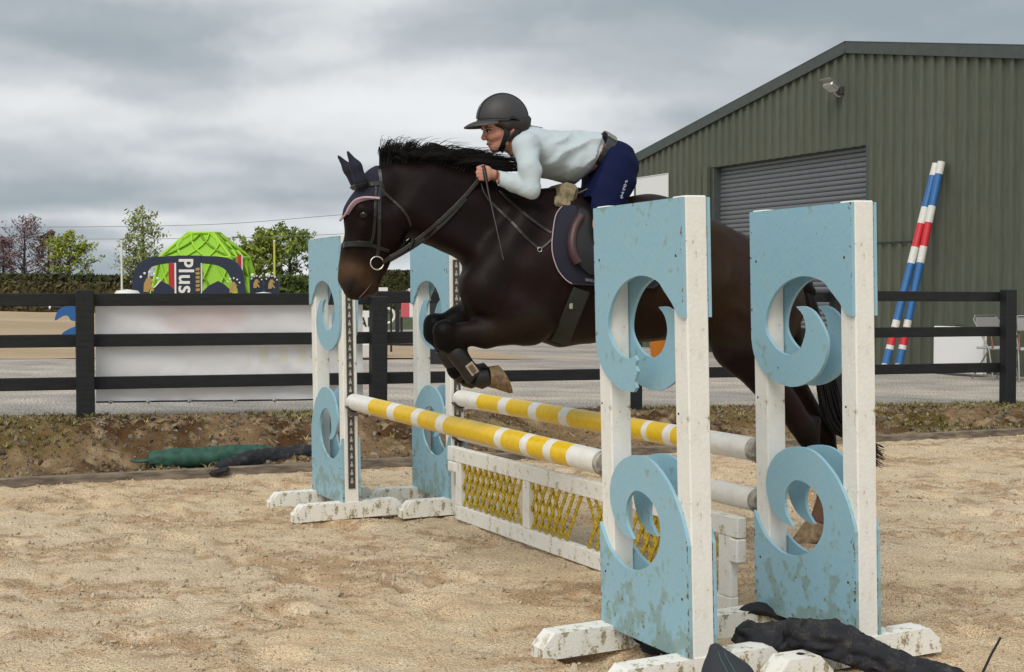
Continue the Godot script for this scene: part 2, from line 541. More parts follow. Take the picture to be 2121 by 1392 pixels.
func build_jump():
	board_up = board_uv(scroll_poly(UP, false, true), 0.013, false)
	board_lo = board_uv(scroll_poly(LO, false, false), 0.013, false)
	board_up_m = board_uv(scroll_poly(UP, true, true), 0.013, true)
	board_lo_m = board_uv(scroll_poly(LO, true, false), 0.013, true)
	var bp := PackedVector2Array()
	var src = []
	for q in UP.slice(0, 17): src.append(Vector2(q[0], q[1]))
	for q in spline(src, 3): bp.append(q)
	for q in [[0.326, 1.125], [0.338, 1.105], [0.322, 1.085], [0.335, 1.06], [0.345, 1.045], [0.332, 1.025], [0.352, 1.007]]: bp.append(Vector2(q[0], q[1]))
	src = []
	for q in UP.slice(31): src.append(Vector2(q[0], q[1]))
	for q in spline(src, 3): bp.append(Vector2(minf(q.x, WW), q.y))
	bp.append(Vector2(WW, 1.70))
	bp.append(Vector2(0, 1.70))
	board_broken = board_uv(bp, 0.013, false)
	foot_mesh = beam_bevel_foot(0.70, 0.098, 0.098)
	bolt_mesh = lathe([Vector2(0.0, 0.002), Vector2(0.004, 0.0015), Vector2(0.005, 0.0), Vector2(0.0, 0.0)], 10)
	keyhole_mesh = track_holes(0.22, 1.53)
	M.track = mat(lin(0.09, 0.085, 0.08), 0.55, {metal = 0.4, tex = T.soft, tri = 4.0})
	M.keyhole = mat(lin(0.42, 0.40, 0.36), 0.7)
	make_wing("pale blue scroll wing with a broken curl, its inner post against the front yellow pole", 0.0, 0.0, false, 0.0228, 101, true)
	make_wing("pale blue scroll wing with a black fabric sleeve draped over its foot", -0.027, -0.702, false, 0.0209, 202)
	make_wing("far blue scroll wing below the horse's muzzle, holding the front yellow pole", 3.802, 0.031, true, 0.0122, 303)
	make_wing("far blue scroll wing behind the horse's knees, the lattice gate hung on it", 3.671, -0.606, true, 0.008, 404)
	M.yellow = mat(Color(0.93, 0.775, 0.02), 0.32, {tex = T.soft, tri = 1.5, nrm = T.fine_n, ns = 0.08})
	M.pwhite = mat(Color(0.93, 0.925, 0.90), 0.35, {tex = T.soft, tri = 1.2, nrm = T.fine_n, ns = 0.08})
	M.pend = mat(Color(0.76, 0.735, 0.69), 0.8, {tex = T.blot, tri = 4.0})
	# front pole
	var zc = -0.062
	var y0 = 0.705
	var a = jump_frame(3.775, 0.031 + zc) + Vector3(0, y0, 0)
	var b = jump_frame(0.705, zc) + Vector3(0, y0 - 0.012, 0)
	var k = func(px, t0): return t0
	var bands = []
	var cuts = [[0.0, "pwhite"], [0.125, "yellow"], [0.225, "pwhite"], [0.26, "yellow"], [0.345, "pwhite"], [0.375, "yellow"], [0.455, "pwhite"], [0.487, "yellow"], [0.685, "pwhite"], [0.708, "yellow"], [0.772, "pwhite"], [0.795, "yellow"], [0.846, "pwhite"], [0.868, "yellow"], [0.915, "pwhite"], [0.988, "pend"]]
	for i in cuts.size():
		bands.append([cuts[i][0], cuts[i + 1][0] if i + 1 < cuts.size() else 1.0, cuts[i][1]] + ([1.012] if cuts[i][1] == "pend" else []))
	stripe_pole("jump_pole", "yellow and white striped pole across the front of the jump", a, b, 0.05, bands, "poles of the jump")
	cup(jump_frame(3.797, 0.031 + zc) + Vector3(0, y0, 0), "steel cup under the far end of the front yellow pole", -1.0, 0.053)
	cup(jump_frame(0.638, zc) + Vector3(0, y0 - 0.012, 0), "steel cup under the near end of the front yellow pole", 1.0, 0.053)
	# rear pole
	var a2 = jump_frame(3.645, -0.606 + zc) + Vector3(0, 0.715, 0)
	var b2 = jump_frame(0.665, -0.702 + zc) + Vector3(0, 0.715, 0)
	bands = []
	cuts = [[0.0, "pwhite"], [0.11, "yellow"], [0.205, "pwhite"], [0.24, "yellow"], [0.33, "pwhite"], [0.362, "yellow"], [0.445, "pwhite"], [0.475, "yellow"], [0.715, "pwhite"], [0.73, "yellow"], [0.775, "pwhite"], [0.797, "yellow"], [0.85, "pwhite"], [0.985, "pend"]]
	for i in cuts.size():
		bands.append([cuts[i][0], cuts[i + 1][0] if i + 1 < cuts.size() else 1.0, cuts[i][1]] + ([1.012] if cuts[i][1] == "pend" else []))
	stripe_pole("jump_pole", "yellow and white striped pole across the back of the jump, behind the horse's forelegs", a2, b2, 0.05, bands, "poles of the jump")
	cup(jump_frame(3.667, -0.606 + zc) + Vector3(0, 0.715, 0), "steel cup under the far end of the back yellow pole", -1.0, 0.053)
	cup(jump_frame(0.61, -0.702 + zc) + Vector3(0, 0.715, 0), "steel cup under the near end of the back yellow pole", 1.0, 0.053)
	var yb = 0.505
	var a3 = jump_frame(3.645, -0.606 + zc) + Vector3(0, yb, 0)
	var b3 = jump_frame(0.645, -0.702 + zc) + Vector3(0, yb, 0)
	stripe_pole("jump_pole", "plain white pole low on the back of the jump, above the lattice gate", a3, b3, 0.049, [[0.0, 0.985, "pwhite"], [0.985, 1.0, "pend", 1.012]], "poles of the jump")
	cup(jump_frame(3.667, -0.606 + zc) + Vector3(0, yb, 0), "steel cup under the far end of the low white pole", -1.0, 0.053)
	cup(jump_frame(0.61, -0.702 + zc) + Vector3(0, yb, 0), "steel cup under the near end of the low white pole", 1.0, 0.053)
	build_gate()
func build_gate():
	# white framed lattice filler; local x from the far (left) end towards the camera
	var g0 = jump_frame(3.48, -0.585)
	var g1 = jump_frame(0.74, -0.688)
	var o = thing("lattice_gate", "white wooden gate with broken yellow lattice panels under the jump poles", "jump gate", g0)
	var x = (g1 - g0).normalized()
	o.transform.basis = Basis(x, Vector3.UP, x.cross(Vector3.UP))
	var L = (g1 - g0).length()
	var top = 0.435
	var th = 0.045
	# rails
	M.gwhite = mat(Color(1, 1, 1), 0.66, {tex = white_paint_tex(61, 0.2), tri3 = Vector3(1.4, 1.4, 1.4), nrm = T.fine_n, ns = 0.45})
	part("top_rail", bbox(Vector3(L + 0.16, 0.085, th), 0.004), M.gwhite, o, Transform3D(Basis(), Vector3(L / 2 - 0.03, top - 0.042, 0)))
	part("bottom_rail", bbox(Vector3(L, 0.085, th), 0.004), M.gwhite, o, Transform3D(Basis(), Vector3(L / 2, 0.05, 0)))
	var xs = [0.035, 0.90, 1.80, L - 0.045]
	for i in xs.size():
		var w = 0.075 if i in [0, 1, 2] else 0.09
		part("stile", bbox(Vector3(w, top - 0.085 - 0.094, th - 0.006), 0.004), M.gwhite, o, Transform3D(Basis(), Vector3(xs[i], 0.0935 + (top - 0.085 - 0.094) / 2, 0)))
	part("hook_block", bbox(Vector3(0.10, 0.06, 0.06), 0.006), M.gwhite, o, Transform3D(Basis(), Vector3(-0.04, top - 0.118, 0.0)))
	part("hook_block", bbox(Vector3(0.06, 0.10, 0.05), 0.006), M.gwhite, o, Transform3D(Basis(), Vector3(L + 0.02, top - 0.14, 0.0)))
	M.lattice = mat(Color(0.84, 0.72, 0.13), 0.6, {tex = T.blot, tri3 = Vector3(6, 6, 6)})
	rng.seed = 77
	var y0 = 0.093
	var y1 = top - 0.086
	var hh = y1 - y0
	var pan = [[xs[0] + 0.04, xs[1] - 0.04], [xs[1] + 0.04, xs[2] - 0.04], [xs[2] + 0.04, xs[3] - 0.05]]
	var gone = [[[11, -1], [12, 1], [11, 1], [12, -1]], [[8, 1], [7, -1], [8, -1], [9, 1], [6, -1], [9, -1]], [[1, 1], [3, -1]]]
	for pi in 3:
		var x0 = pan[pi][0]
		var x1 = pan[pi][1]
		var step = 0.074
		var n = int((x1 - x0 + hh) / step) + 1
		for sgn in [1, -1]:
			for i in n:
				if [i, sgn] in gone[pi]: continue
				# slat from (xa, y0) to (xa + sgn*hh*0.62, y1), clipped to the panel
				var run = hh * 0.62
				var xa = x0 - run + i * step + (0.02 if sgn > 0 else run)
				var pA = Vector2(xa, y0)
				var pB = Vector2(xa + sgn * run, y1)
				if sgn < 0: 
					pA = Vector2(xa, y0)
					pB = Vector2(xa - run, y1)
				var lo_t = 0.0
				var hi_t = 1.0
				var dx = pB.x - pA.x
				var ta = (x0 - pA.x) / dx
				var tb = (x1 - pA.x) / dx
				lo_t = maxf(lo_t, minf(ta, tb))
				hi_t = minf(hi_t, maxf(ta, tb))
				if hi_t - lo_t < 0.12: continue
				if rng.randf() < 0.06: hi_t = lerpf(lo_t, hi_t, rng.randf_range(0.45, 0.8))
				var q0 = pA.lerp(pB, lo_t)
				var q1 = pA.lerp(pB, hi_t)
				var d = q1 - q0
				part("slat", bbox(Vector3(snappedf(d.length(), 0.01), 0.023, 0.006), 0.0015), M.lattice, o, Transform3D(Basis(Vector3(0, 0, 1), d.angle()), Vector3((q0.x + q1.x) / 2, (q0.y + q1.y) / 2, 0.0045 * sgn)))
func fq(q, w, y = 0.0) -> Vector3: return F0 + fe * q + fn * w + Vector3(0, y, 0)
var hn := FastNoiseLite.new()
var hn2 := FastNoiseLite.new()
var hn3 := FastNoiseLite.new()
var hn4 := FastNoiseLite.new()
var dents := []
func sand_h(p: Vector3) -> float:
	var h := hn.get_noise_2d(p.x, p.z) * 0.020 + absf(hn2.get_noise_2d(p.x, p.z)) * -0.034 + hn3.get_noise_2d(p.x, p.z) * 0.011
	# hoof prints: shallow pits with a pushed-up rim
	var d := hn4.get_noise_2d(p.x + hn.get_noise_2d(p.x * 3.0, p.z * 3.0) * 0.06, p.z) + 1.0
	h += -0.030 * (1.0 - smoothstep(0.10, 0.24, d)) + 0.012 * smoothstep(0.16, 0.26, d) * (1.0 - smoothstep(0.26, 0.40, d))
	return h
func grid_sheet(q0, q1, w0, w1, dq, dw, hf: Callable, cf: Callable, flip = false) -> ArrayMesh:
	var nq := int(round((q1 - q0) / dq))
	var nw := int(round((w1 - w0) / dw))
	var vs := PackedVector3Array()
	var cs := PackedColorArray()
	var uv := PackedVector2Array()
	var ix := PackedInt32Array()
	for j in nw + 1:
		for i in nq + 1:
			var q: float = q0 + (q1 - q0) * i / nq
			var w: float = w0 + (w1 - w0) * j / nw
			var p: Vector3 = fq(q, w)
			p.y = hf.call(p, q, w)
			vs.append(p)
			cs.append(cf.call(p, q, w))
			uv.append(Vector2(p.x, p.z))
	for j in nw:
		for i in nq:
			var a := j * (nq + 1) + i
			for k in [a, a + nq + 1, a + 1, a + 1, a + nq + 1, a + nq + 2]: ix.append(k)
	var st := SurfaceTool.new()
	var arr := []
	arr.resize(Mesh.ARRAY_MAX)
	arr[Mesh.ARRAY_VERTEX] = vs
	arr[Mesh.ARRAY_COLOR] = cs
	arr[Mesh.ARRAY_TEX_UV] = uv
	arr[Mesh.ARRAY_INDEX] = ix
	var am := ArrayMesh.new()
	am.add_surface_from_arrays(Mesh.PRIMITIVE_TRIANGLES, arr)
	st.create_from(am, 0)
	st.generate_normals()
	return st.commit()
func sand_tex():
	# sand with coarse grains, fibres and damp flecks: 1024 px over 1.9 m
	var n := 1024
	var a := FastNoiseLite.new()
	a.seed = 15
	a.frequency = 0.085
	a.fractal_octaves = 3
	var ia: PackedByteArray = a.get_seamless_image(n, n).get_data()
	a.seed = 19
	a.frequency = 0.22
	a.fractal_octaves = 2
	var ib: PackedByteArray = a.get_seamless_image(n, n).get_data()
	var d := PackedByteArray()
	d.resize(n * n * 3)
	var hgt := PackedByteArray()
	hgt.resize(n * n * 3)
	var r := RandomNumberGenerator.new()
	r.seed = 4
	for i in n * n:
		var u := ia[i] / 255.0
		var v := ib[i] / 255.0
		var g := r.randf()
		var k := 0.965 + (u - 0.5) * 0.16 + (v - 0.5) * 0.40 + (g - 0.5) * 0.16
		if u < 0.30: k -= (0.30 - u) * 0.9
		if v < 0.30: k -= (0.30 - v) * 1.5
		var cr := 0.845 * k
		var cg := 0.768 * k
		var cb := 0.658 * k
		if g > 0.985:
			cr *= 1.16
			cg *= 1.18
			cb *= 1.22
		elif g < 0.012:
			cr *= 0.55
			cg *= 0.52
			cb *= 0.5
		d[i * 3] = int(clampf(cr, 0, 1) * 255)
		d[i * 3 + 1] = int(clampf(cg, 0, 1) * 255)
		d[i * 3 + 2] = int(clampf(cb, 0, 1) * 255)
		var hh := int(clampf(0.5 + (u - 0.5) * 0.7 + (v - 0.5) * 0.6 + (g - 0.5) * 0.12, 0, 1) * 255)
		hgt[i * 3] = hh
		hgt[i * 3 + 1] = hh
		hgt[i * 3 + 2] = hh
	var im := Image.create_from_data(n, n, false, Image.FORMAT_RGB8, d)
	im.generate_mipmaps()
	T.sand = tex(im)
	T.sand_n = nrm(Image.create_from_data(n, n, false, Image.FORMAT_RGB8, hgt), 5.0)
func kerb_w(q): return -1.83
func bank_h(p, q, w) -> float:
	var t := clampf((w + 1.83) / 1.83, 0.0, 1.0)
	var top := lerpf(0.30, 0.08, clampf(q / 10.4, 0.0, 1.1))
	var cut := 0.42 + hn.get_noise_2d(p.x * 0.6, 7.0) * 0.16
	var h := top * (0.22 * t + 0.78 * smoothstep(cut - 0.20, cut + 0.16, t))
	var amp := sin(t * PI) * 0.9 + 0.12
	return h + 0.012 + (hn.get_noise_2d(p.x * 2.2, p.z * 2.2) * 0.05 + hn2.get_noise_2d(p.x * 2.0, p.z * 2.0) * 0.05 + hn3.get_noise_2d(p.x * 1.7, p.z * 1.7) * 0.045) * amp
func rock_mesh(seed) -> ArrayMesh:
	var s := SphereMesh.new()
	s.radial_segments = 7
	s.rings = 4
	s.radius = 0.5
	s.height = 1.0
	var st := SurfaceTool.new()
	st.create_from(s, 0)
	var arr = st.commit_to_arrays()
	var vs = arr[Mesh.ARRAY_VERTEX]
	var nn := FastNoiseLite.new()
	nn.seed = seed
	nn.frequency = 0.9
	for i in vs.size():
		var p = vs[i]
		vs[i] = p * (0.85 + nn.get_noise_3dv(p * 1.3) * 0.7)
	arr[Mesh.ARRAY_VERTEX] = vs
	arr[Mesh.ARRAY_NORMAL] = null
	arr[Mesh.ARRAY_TANGENT] = null
	var am := ArrayMesh.new()
	am.add_surface_from_arrays(Mesh.PRIMITIVE_TRIANGLES, arr)
	var s2 := SurfaceTool.new()
	s2.create_from(am, 0)
	s2.generate_normals()
	return s2.commit()
func scatter(called, mesh, m, xfs, cols, label, category):
	var mm := MultiMesh.new()
	mm.transform_format = MultiMesh.TRANSFORM_3D
	mm.use_colors = true
	mm.mesh = mesh
	mm.instance_count = xfs.size()
	for i in xfs.size():
		mm.set_instance_transform(i, xfs[i])
		mm.set_instance_color(i, cols[i])
	var o := MultiMeshInstance3D.new()
	o.name = numbered(called)
	o.multimesh = mm
	o.material_override = m
	add_child(o)
	tag(o, label, category, "", "stuff")
	return o
func rnd_basis(sx, sy, sz) -> Basis:
	return Basis.from_euler(Vector3(rng.randf() * TAU, rng.randf() * TAU, rng.randf() * TAU)) * Basis.from_scale(Vector3(sx, sy, sz))
func build_ground():
	hn.seed = 2
	hn.frequency = 0.9
	hn.fractal_octaves = 3
	hn2.seed = 3
	hn2.frequency = 2.6
	hn2.fractal_octaves = 3
	hn3.seed = 9
	hn3.frequency = 8.0
	hn3.fractal_octaves = 2
	hn4.seed = 6
	hn4.noise_type = FastNoiseLite.TYPE_CELLULAR
	hn4.cellular_distance_function = FastNoiseLite.DISTANCE_EUCLIDEAN
	hn4.cellular_return_type = FastNoiseLite.RETURN_DISTANCE
	hn4.fractal_type = FastNoiseLite.FRACTAL_NONE
	hn4.frequency = 1.55
	sand_tex()
	var big := FastNoiseLite.new()
	big.seed = 31
	big.frequency = 0.35
	big.fractal_octaves = 4
	var sandm = mat(Color(1, 1, 1), 0.95, {tex = T.sand, nrm = T.sand_n, ns = 1.0, vc = true, spec = 0.2})
	sandm.uv1_scale = Vector3(0.53, 0.53, 0.53)
	var sc = func(p, q, w):
		var v = big.get_noise_2d(p.x, p.z)
		var d = hn2.get_noise_2d(p.x * 0.8, p.z * 1.3)
		var c = Color(1.0, 0.99, 0.98).lerp(Color(1.0, 0.95, 0.88), clampf(0.5 + v * 1.3, 0, 1))
		var churn = smoothstep(0.04, 0.26, big.get_noise_2d(p.x * 2.2 + 9.0, p.z * 3.4) * 0.65 + hn2.get_noise_2d(p.x * 0.9, p.z * 1.5) * 0.42 + hn3.get_noise_2d(p.x * 0.8, p.z * 1.3) * 0.42)
		c = c.lerp(Color(0.64, 0.53, 0.43), churn * 0.8)
		return c * (1.0 + d * 0.22)
	var sh = func(p, q, w):
		var fade = clampf((-1.75 - w) / 0.3, 0.0, 1.0)
		return sand_h(p) * lerpf(0.25, 1.0, fade) - 0.002
	tag(part("sand_arena", grid_sheet(-3.2, 13.4, -10.6, -1.80, 0.036, 0.036, sh, sc), sandm), "", "", "", "structure")
	tag(part("sand_arena_surround", grid_sheet(-40.0, 40.0, -50.0, -1.80, 1.0, 1.0, func(p, q, w): return -0.075 if (q > -3.2 and q < 13.4 and w > -10.6) else -0.05, sc), sandm), "", "", "", "structure")
	# bank of rubble and earth under the fence
	var bankm = mat(Color(1, 1, 1), 1.0, {tex = T.sand, nrm = T.sand_n, ns = 1.6, vc = true, spec = 0.1})
	bankm.uv1_scale = Vector3(0.8, 0.8, 0.8)
	var bc = func(p, q, w):
		var v = big.get_noise_2d(p.x * 2.4 + 40.0, p.z * 2.4)
		var u = hn2.get_noise_2d(p.x * 1.6, p.z * 1.6)
		var c = Color(0.40, 0.335, 0.265).lerp(Color(0.15, 0.105, 0.07), clampf(0.45 + v * 2.0, 0, 1))
		c = c.lerp(Color(0.62, 0.56, 0.47), smoothstep(0.05, 0.5, u))
		var green = smoothstep(0.12, 0.38, big.get_noise_2d(p.x * 1.3 - 90.0, p.z * 1.3) + 0.12 * sin(q * 0.7 + 1.2) + (0.18 if q > 5.0 else 0.0) + clampf((w + 1.0), -0.3, 0.2) * 0.6)
		return c.lerp(Color(0.25, 0.24, 0.10), green * 0.5)
	tag(part("bank", grid_sheet(-3.2, 11.6, -1.83, 0.25, 0.04, 0.035, bank_h, bc), bankm), "", "", "", "structure")
	# yard of crushed stone behind the fence
	var gt = noise_img(512, 0.11, 4, 71, 0.40, 1.22)
	var yardm = mat(Color(1, 1, 1), 0.95, {tex = tex(gt), nrm = nrm(gt, 3.0), ns = 1.0, vc = true, spec = 0.2})
	yardm.uv1_scale = Vector3(0.6, 0.6, 0.6)
	var yc = func(p, q, w):
		var v = big.get_noise_2d(p.x * 0.5, p.z * 1.6)
		return Color(0.74, 0.66, 0.565).lerp(Color(0.55, 0.515, 0.475), clampf(0.5 + v * 1.8, 0, 1)) * (1.0 + 0.22 * hn.get_noise_2d(p.x, p.z * 1.5) + 0.20 * hn2.get_noise_2d(p.x * 0.6, p.z * 0.9))
	var yh = func(p, q, w): return yard_y(p) + (hn.get_noise_2d(p.x * 0.5, p.z * 0.5) * 0.02 - 0.006)
	tag(part("yard", grid_sheet(-14.0, 12.0, 0.2, 10.8, 0.10, 0.10, yh, yc), yardm), "", "", "", "structure")
	tag(part("yard_apron", grid_sheet(11.8, 45.0, -1.9, 30.0, 0.25, 0.25, func(p, q, w): return lerpf(-0.004, yard_y(p) + hn.get_noise_2d(p.x * 0.5, p.z * 0.5) * 0.02 - 0.0085, smoothstep(-1.8, 0.1, w)), yc), yardm), "", "", "", "structure")
	tag(part("yard_rear", grid_sheet(9.0, 12.4, 10.6, 30.0, 0.5, 0.5, func(p, q, w): return yard_y(p) + hn.get_noise_2d(p.x * 0.5, p.z * 0.5) * 0.02 - 0.011, yc), yardm), "", "", "", "structure")
	var asc = func(p, q, w):
		var v = big.get_noise_2d(p.x * 0.12, p.z * 0.5)
		return Color(0.88, 0.84, 0.80).lerp(Color(0.72, 0.68, 0.64), clampf(0.5 + v * 1.6, 0, 1))
	tag(part("far_arena", grid_sheet(-70.0, 9.5, 10.6, 66.0, 0.8, 0.5, func(p, q, w): return yard_y(p) + 0.008 + hn.get_noise_2d(p.x * 0.3, p.z * 0.3) * 0.03, asc), sandm), "", "", "", "structure")
	var grassm = mat(lin(0.075, 0.095, 0.03), 1.0, {tex = T.blot, tri = 0.2})
	var pl := PlaneMesh.new()
	pl.size = Vector2(1600, 1600)
	tag(part("field", pl, grassm, null, Transform3D(Basis(), Vector3(0, -0.12, 0))), "", "", "", "structure")
	# loose stones in the bank and lumps on the sand
	rng.seed = 5
	var xs = []
	var cs = []
	for i in 22000:
		var q = rng.randf_range(-1.0, 11.4)
		var w = rng.randf_range(-1.78, 0.15)
		var p = fq(q, w)
		p.y = bank_h(p, q, w)
		var s = rng.randf_range(0.006, 0.022) * (1.0 + pow(rng.randf(), 7) * 3.0)
		xs.append(Transform3D(rnd_basis(s, s * 0.5, s * rng.randf_range(0.6, 1.6)), p))
		var k = rng.randf()
		cs.append(Color(0.30, 0.255, 0.205).lerp(Color(0.11, 0.08, 0.055), k) * rng.randf_range(0.6, 1.2))
	var stonem = mat(Color(1, 1, 1), 0.95, {vc = true, spec = 0.2})
	scatter("bank_stones", rock_mesh(3), stonem, xs, cs, "loose stones and clods on the bank under the fence", "stones")
	xs = []
	cs = []
	for i in 60000:
		var q = rng.randf_range(-1.5, 12.5)
		var w = rng.randf_range(-9.6, -1.9)
		var p = fq(q, w)
		if big.get_noise_2d(p.x * 2.2 + 9.0, p.z * 3.4) < 0.03 and rng.randf() < 0.85: continue
		p.y = sand_h(p) + 0.001
		var s = rng.randf_range(0.006, 0.017) * (1.0 + pow(rng.randf(), 10) * 1.5)
		xs.append(Transform3D(rnd_basis(s, s * 0.6, s * rng.randf_range(0.7, 1.6)), p))
		cs.append(Color(0.55, 0.455, 0.325) * rng.randf_range(0.62, 1.1))
	scatter("sand_lumps", rock_mesh(8), stonem, xs, cs, "small lumps of sand kicked up over the arena", "sand")
	# grass tufts on the bank
	xs = []
	cs = []
	var st := st_new()
	for b in 7:
		var a = rng.randf() * TAU
		var l = rng.randf_range(0.35, 0.75)
		var d = Vector3(cos(a), 0, sin(a))
		var s = Vector3(-d.z, 0, d.x) * 0.05
		var p0 = d * 0.06
		var p1 = d * (0.15 + l * 0.25) + Vector3(0, l * 0.7, 0)
		var p2 = d * (0.22 + l * 0.75) + Vector3(0, l, 0)
		quad(st, p0 - s, p1 - s * 0.7, p1 + s * 0.7, p0 + s)
		for p in [p1 - s * 0.7, p2, p1 + s * 0.7]: st.add_vertex(p)
	var tuft = done(st)
	for i in 5200:
		var q = rng.randf_range(-1.0, 11.6)
		var w = rng.randf_range(-1.75, 0.35)
		var p = fq(q, w)
		var g = big.get_noise_2d(p.x * 1.3 - 90.0, p.z * 1.3) + 0.12 * sin(q * 0.7 + 1.2) + (0.18 if q > 5.0 else 0.0) + clampf(w + 1.0, -0.3, 0.2) * 0.6
		if rng.randf() > smoothstep(0.06, 0.34, g) + 0.05: continue
		p.y = (bank_h(p, q, w) if w < 0.2 else yard_y(p)) - 0.005
		var s = rng.randf_range(0.03, 0.085)
		xs.append(Transform3D(Basis.from_euler(Vector3(0, rng.randf() * TAU, 0)) * Basis.from_scale(Vector3(s * 1.3, s, s * 1.3)), p))
		cs.append(Color(0.16, 0.17, 0.045).lerp(Color(0.34, 0.27, 0.12), rng.randf()) * rng.randf_range(0.7, 1.3))
	scatter("bank_grass", tuft, mat(Color(1, 1, 1), 0.9, {vc = true}), xs, cs, "sparse low grass and moss growing on the bank under the fence", "grass")
	# timber edging between sand and bank
	M.edging = mat(lin(0.26, 0.215, 0.165), 0.92, {tex = T.blot, tri3 = Vector3(0.6, 3, 3), nrm = T.fine_n, ns = 0.8})
	var kb = thing("arena_edging", "weathered timber edging along the foot of the rubble bank", "edging", fq(0, -1.84, 0))
	var q = -2.6
	while q < 11.0:
		var l = 2.4
		var a = fq(q, -1.84 + rng.randf_range(-0.015, 0.015), 0.012 + rng.randf_range(-0.008, 0.014)) - kb.position
		var b = fq(q + l - 0.012, -1.84 + rng.randf_range(-0.02, 0.02), 0.012 + rng.randf_range(-0.01, 0.014)) - kb.position
		part("board", bbox(Vector3(2.388, 0.10, 0.05), 0.008), M.edging, kb, beam_xf(a, b))
		q += l
func build_fence():
	# posts on the bank, three rails a bay; q positions from the photograph
	var o = thing("rail_fence", "black painted post and rail fence between the arena and the yard", "fence", fq(0, 0, 0))
	var inv = o.position
	var qs = []
	for px in [-560.0, 175.0, 783.0, 1312.0, 1735.0, 2089.0]:
		# intersection of the pixel column with the fence line
		var k = (px - 1060.5) / F
		# (F0.x + fe.x q) = k * -(F0.z + fe.z q)
		qs.append((-k * F0.z - F0.x) / (fe.x + k * fe.z))
	rng.seed = 12
	for i in qs.size():
		var q = qs[i]
		var g = fq(q, 0.0)
		var yb = lerpf(0.30, 0.08, clampf(q / 10.4, 0.0, 1.1)) - 0.12
		var ytop = 1.385 - 0.004 * g.length() * 0.2 + (0.0 if i != 2 else -0.06)
		var lean = rng.randf_range(-0.008, 0.008)
		var b = Basis(fe, Vector3.UP, fe.cross(Vector3.UP)) * Basis(Vector3(0, 0, 1), lean)
		part("post", bbox(Vector3(0.145, ytop - yb, 0.12), 0.008), M.black_rail, o, Transform3D(b, g + Vector3(0, (ytop + yb) / 2, 0) - inv))
		if i == 0: continue
		# rails of the bay to the left, on the arena face of the posts
		for r in 3:
			var yc = [1.297, 0.955, 0.585][r]
			var ya = yc + rng.randf_range(-0.012, 0.012)
			var yb2 = yc + rng.randf_range(-0.012, 0.012)
			if r == 2:
				ya = lerpf(0.585, 0.50, qs[i - 1] / 10.4)
				yb2 = lerpf(0.585, 0.50, qs[i] / 10.4)
			if r == 1:
				ya = lerpf(0.945, 0.905, qs[i - 1] / 10.4)
				yb2 = lerpf(0.945, 0.905, qs[i] / 10.4)
			var a = fq(qs[i - 1] + 0.004, 0.083, ya) - inv
			var c = fq(q - 0.004, 0.083, yb2) - inv
			part("rail", bbox(Vector3(snappedf((c - a).length() - 0.006, 0.001), 0.108, 0.042), 0.005), M.black_rail, o, beam_xf(a, c))
	# banner tied to the far face of the rails in the bay with q1..q2
	var bn = thing("banner", "white plastic banner seen from behind, tied along the black fence rails", "banner", fq(qs[1], 0.085, 0.3))
	var nb := FastNoiseLite.new()
	nb.seed = 4
	nb.frequency = 0.6
	var st := st_new()
	st.set_smooth_group(0)
	var L = qs[2] - qs[1] - 0.2
	var nx = 60
	var ny = 18
	var pt = func(i, j):
		var u = float(i) / nx
		var v = float(j) / ny
		var y = lerpf(0.41 - u * 0.045, 1.29, v)
		var dz = sin((u * 9.0 + v * 3.6) * 3.0 + nb.get_noise_2d(u * 6.0, v * 2.0) * 3.0) * 0.007 * (1.0 - u * 0.6) + nb.get_noise_2d(u * 9.0 + v * 5.0, v * 2.0) * 0.05 * (1.0 - v * 0.5)
		return fq(qs[1] + 0.1 + u * L, 0.155 + dz * 0.8, y) - bn.position
	for j in ny:
		for i in nx:
			var P = [[i, j], [i, j + 1], [i + 1, j + 1], [i, j], [i + 1, j + 1], [i + 1, j]]
			for e in P:
				st.set_uv(Vector2(float(e[0]) / nx, 1.0 - float(e[1]) / ny))
				st.add_vertex(pt.call(e[0], e[1]))
	# print shows through faintly from the far side
	var w := 512
	var im := Image.create(w, 256, false, Image.FORMAT_RGB8)
	var pn := FastNoiseLite.new()
	pn.seed = 6
	pn.frequency = 0.02
	pn.fractal_octaves = 4
	for y in 256:
		for x in w:
			var c := Color(0.955, 0.955, 0.96)
			var e := Vector2((x - 205.0) / 120.0, (y - 45.0) / 55.0).length()
			c = c.lerp(Color(0.93, 0.76, 0.74), (1.0 - smoothstep(0.3, 1.0, e + pn.get_noise_2d(x, y) * 0.4)) * 0.35)
			var band = smoothstep(118, 124, y) * (1.0 - smoothstep(158, 166, y))
			var letters := 1.0 if (int(x / 19.0) % 2 == 0 and x > 280 and x < 500) else 0.0
			c = c.lerp(Color(0.90, 0.89, 0.70), band * letters * 0.30)
			im.set_pixel(x, y, c)
	im.generate_mipmaps()
	part("sheet", done(st), mat(Color(1, 1, 1), 0.5, {tex = tex(im), back = Color(0.6, 0.6, 0.6)}), bn)
	var hem = []
	for i in 21: hem.append(pt.call(i * 3, 0))
	part("hem", tube(hem, 0.016, 6, 0.5), mat(lin(0.02, 0.02, 0.022), 0.6), bn)
	var ey = lathe([Vector2(0.006, 0.004), Vector2(0.015, 0.004), Vector2(0.018, 0), Vector2(0.006, 0.0)], 12)
	for i in [3, 11, 20, 30, 39, 49, 57]:
		part("eyelet", ey, mat(lin(0.6, 0.6, 0.58), 0.4, {metal = 0.5}), bn, Transform3D(Basis(fe, fn * 1.0, Vector3.UP), pt.call(i, 0) - fn * 0.018))
var S0 := Vector3(6.78, 0, -22.6)
var sdir := Vector3(-sin(0.43), 0, -cos(0.43))   # along the gable towards the far-left corner
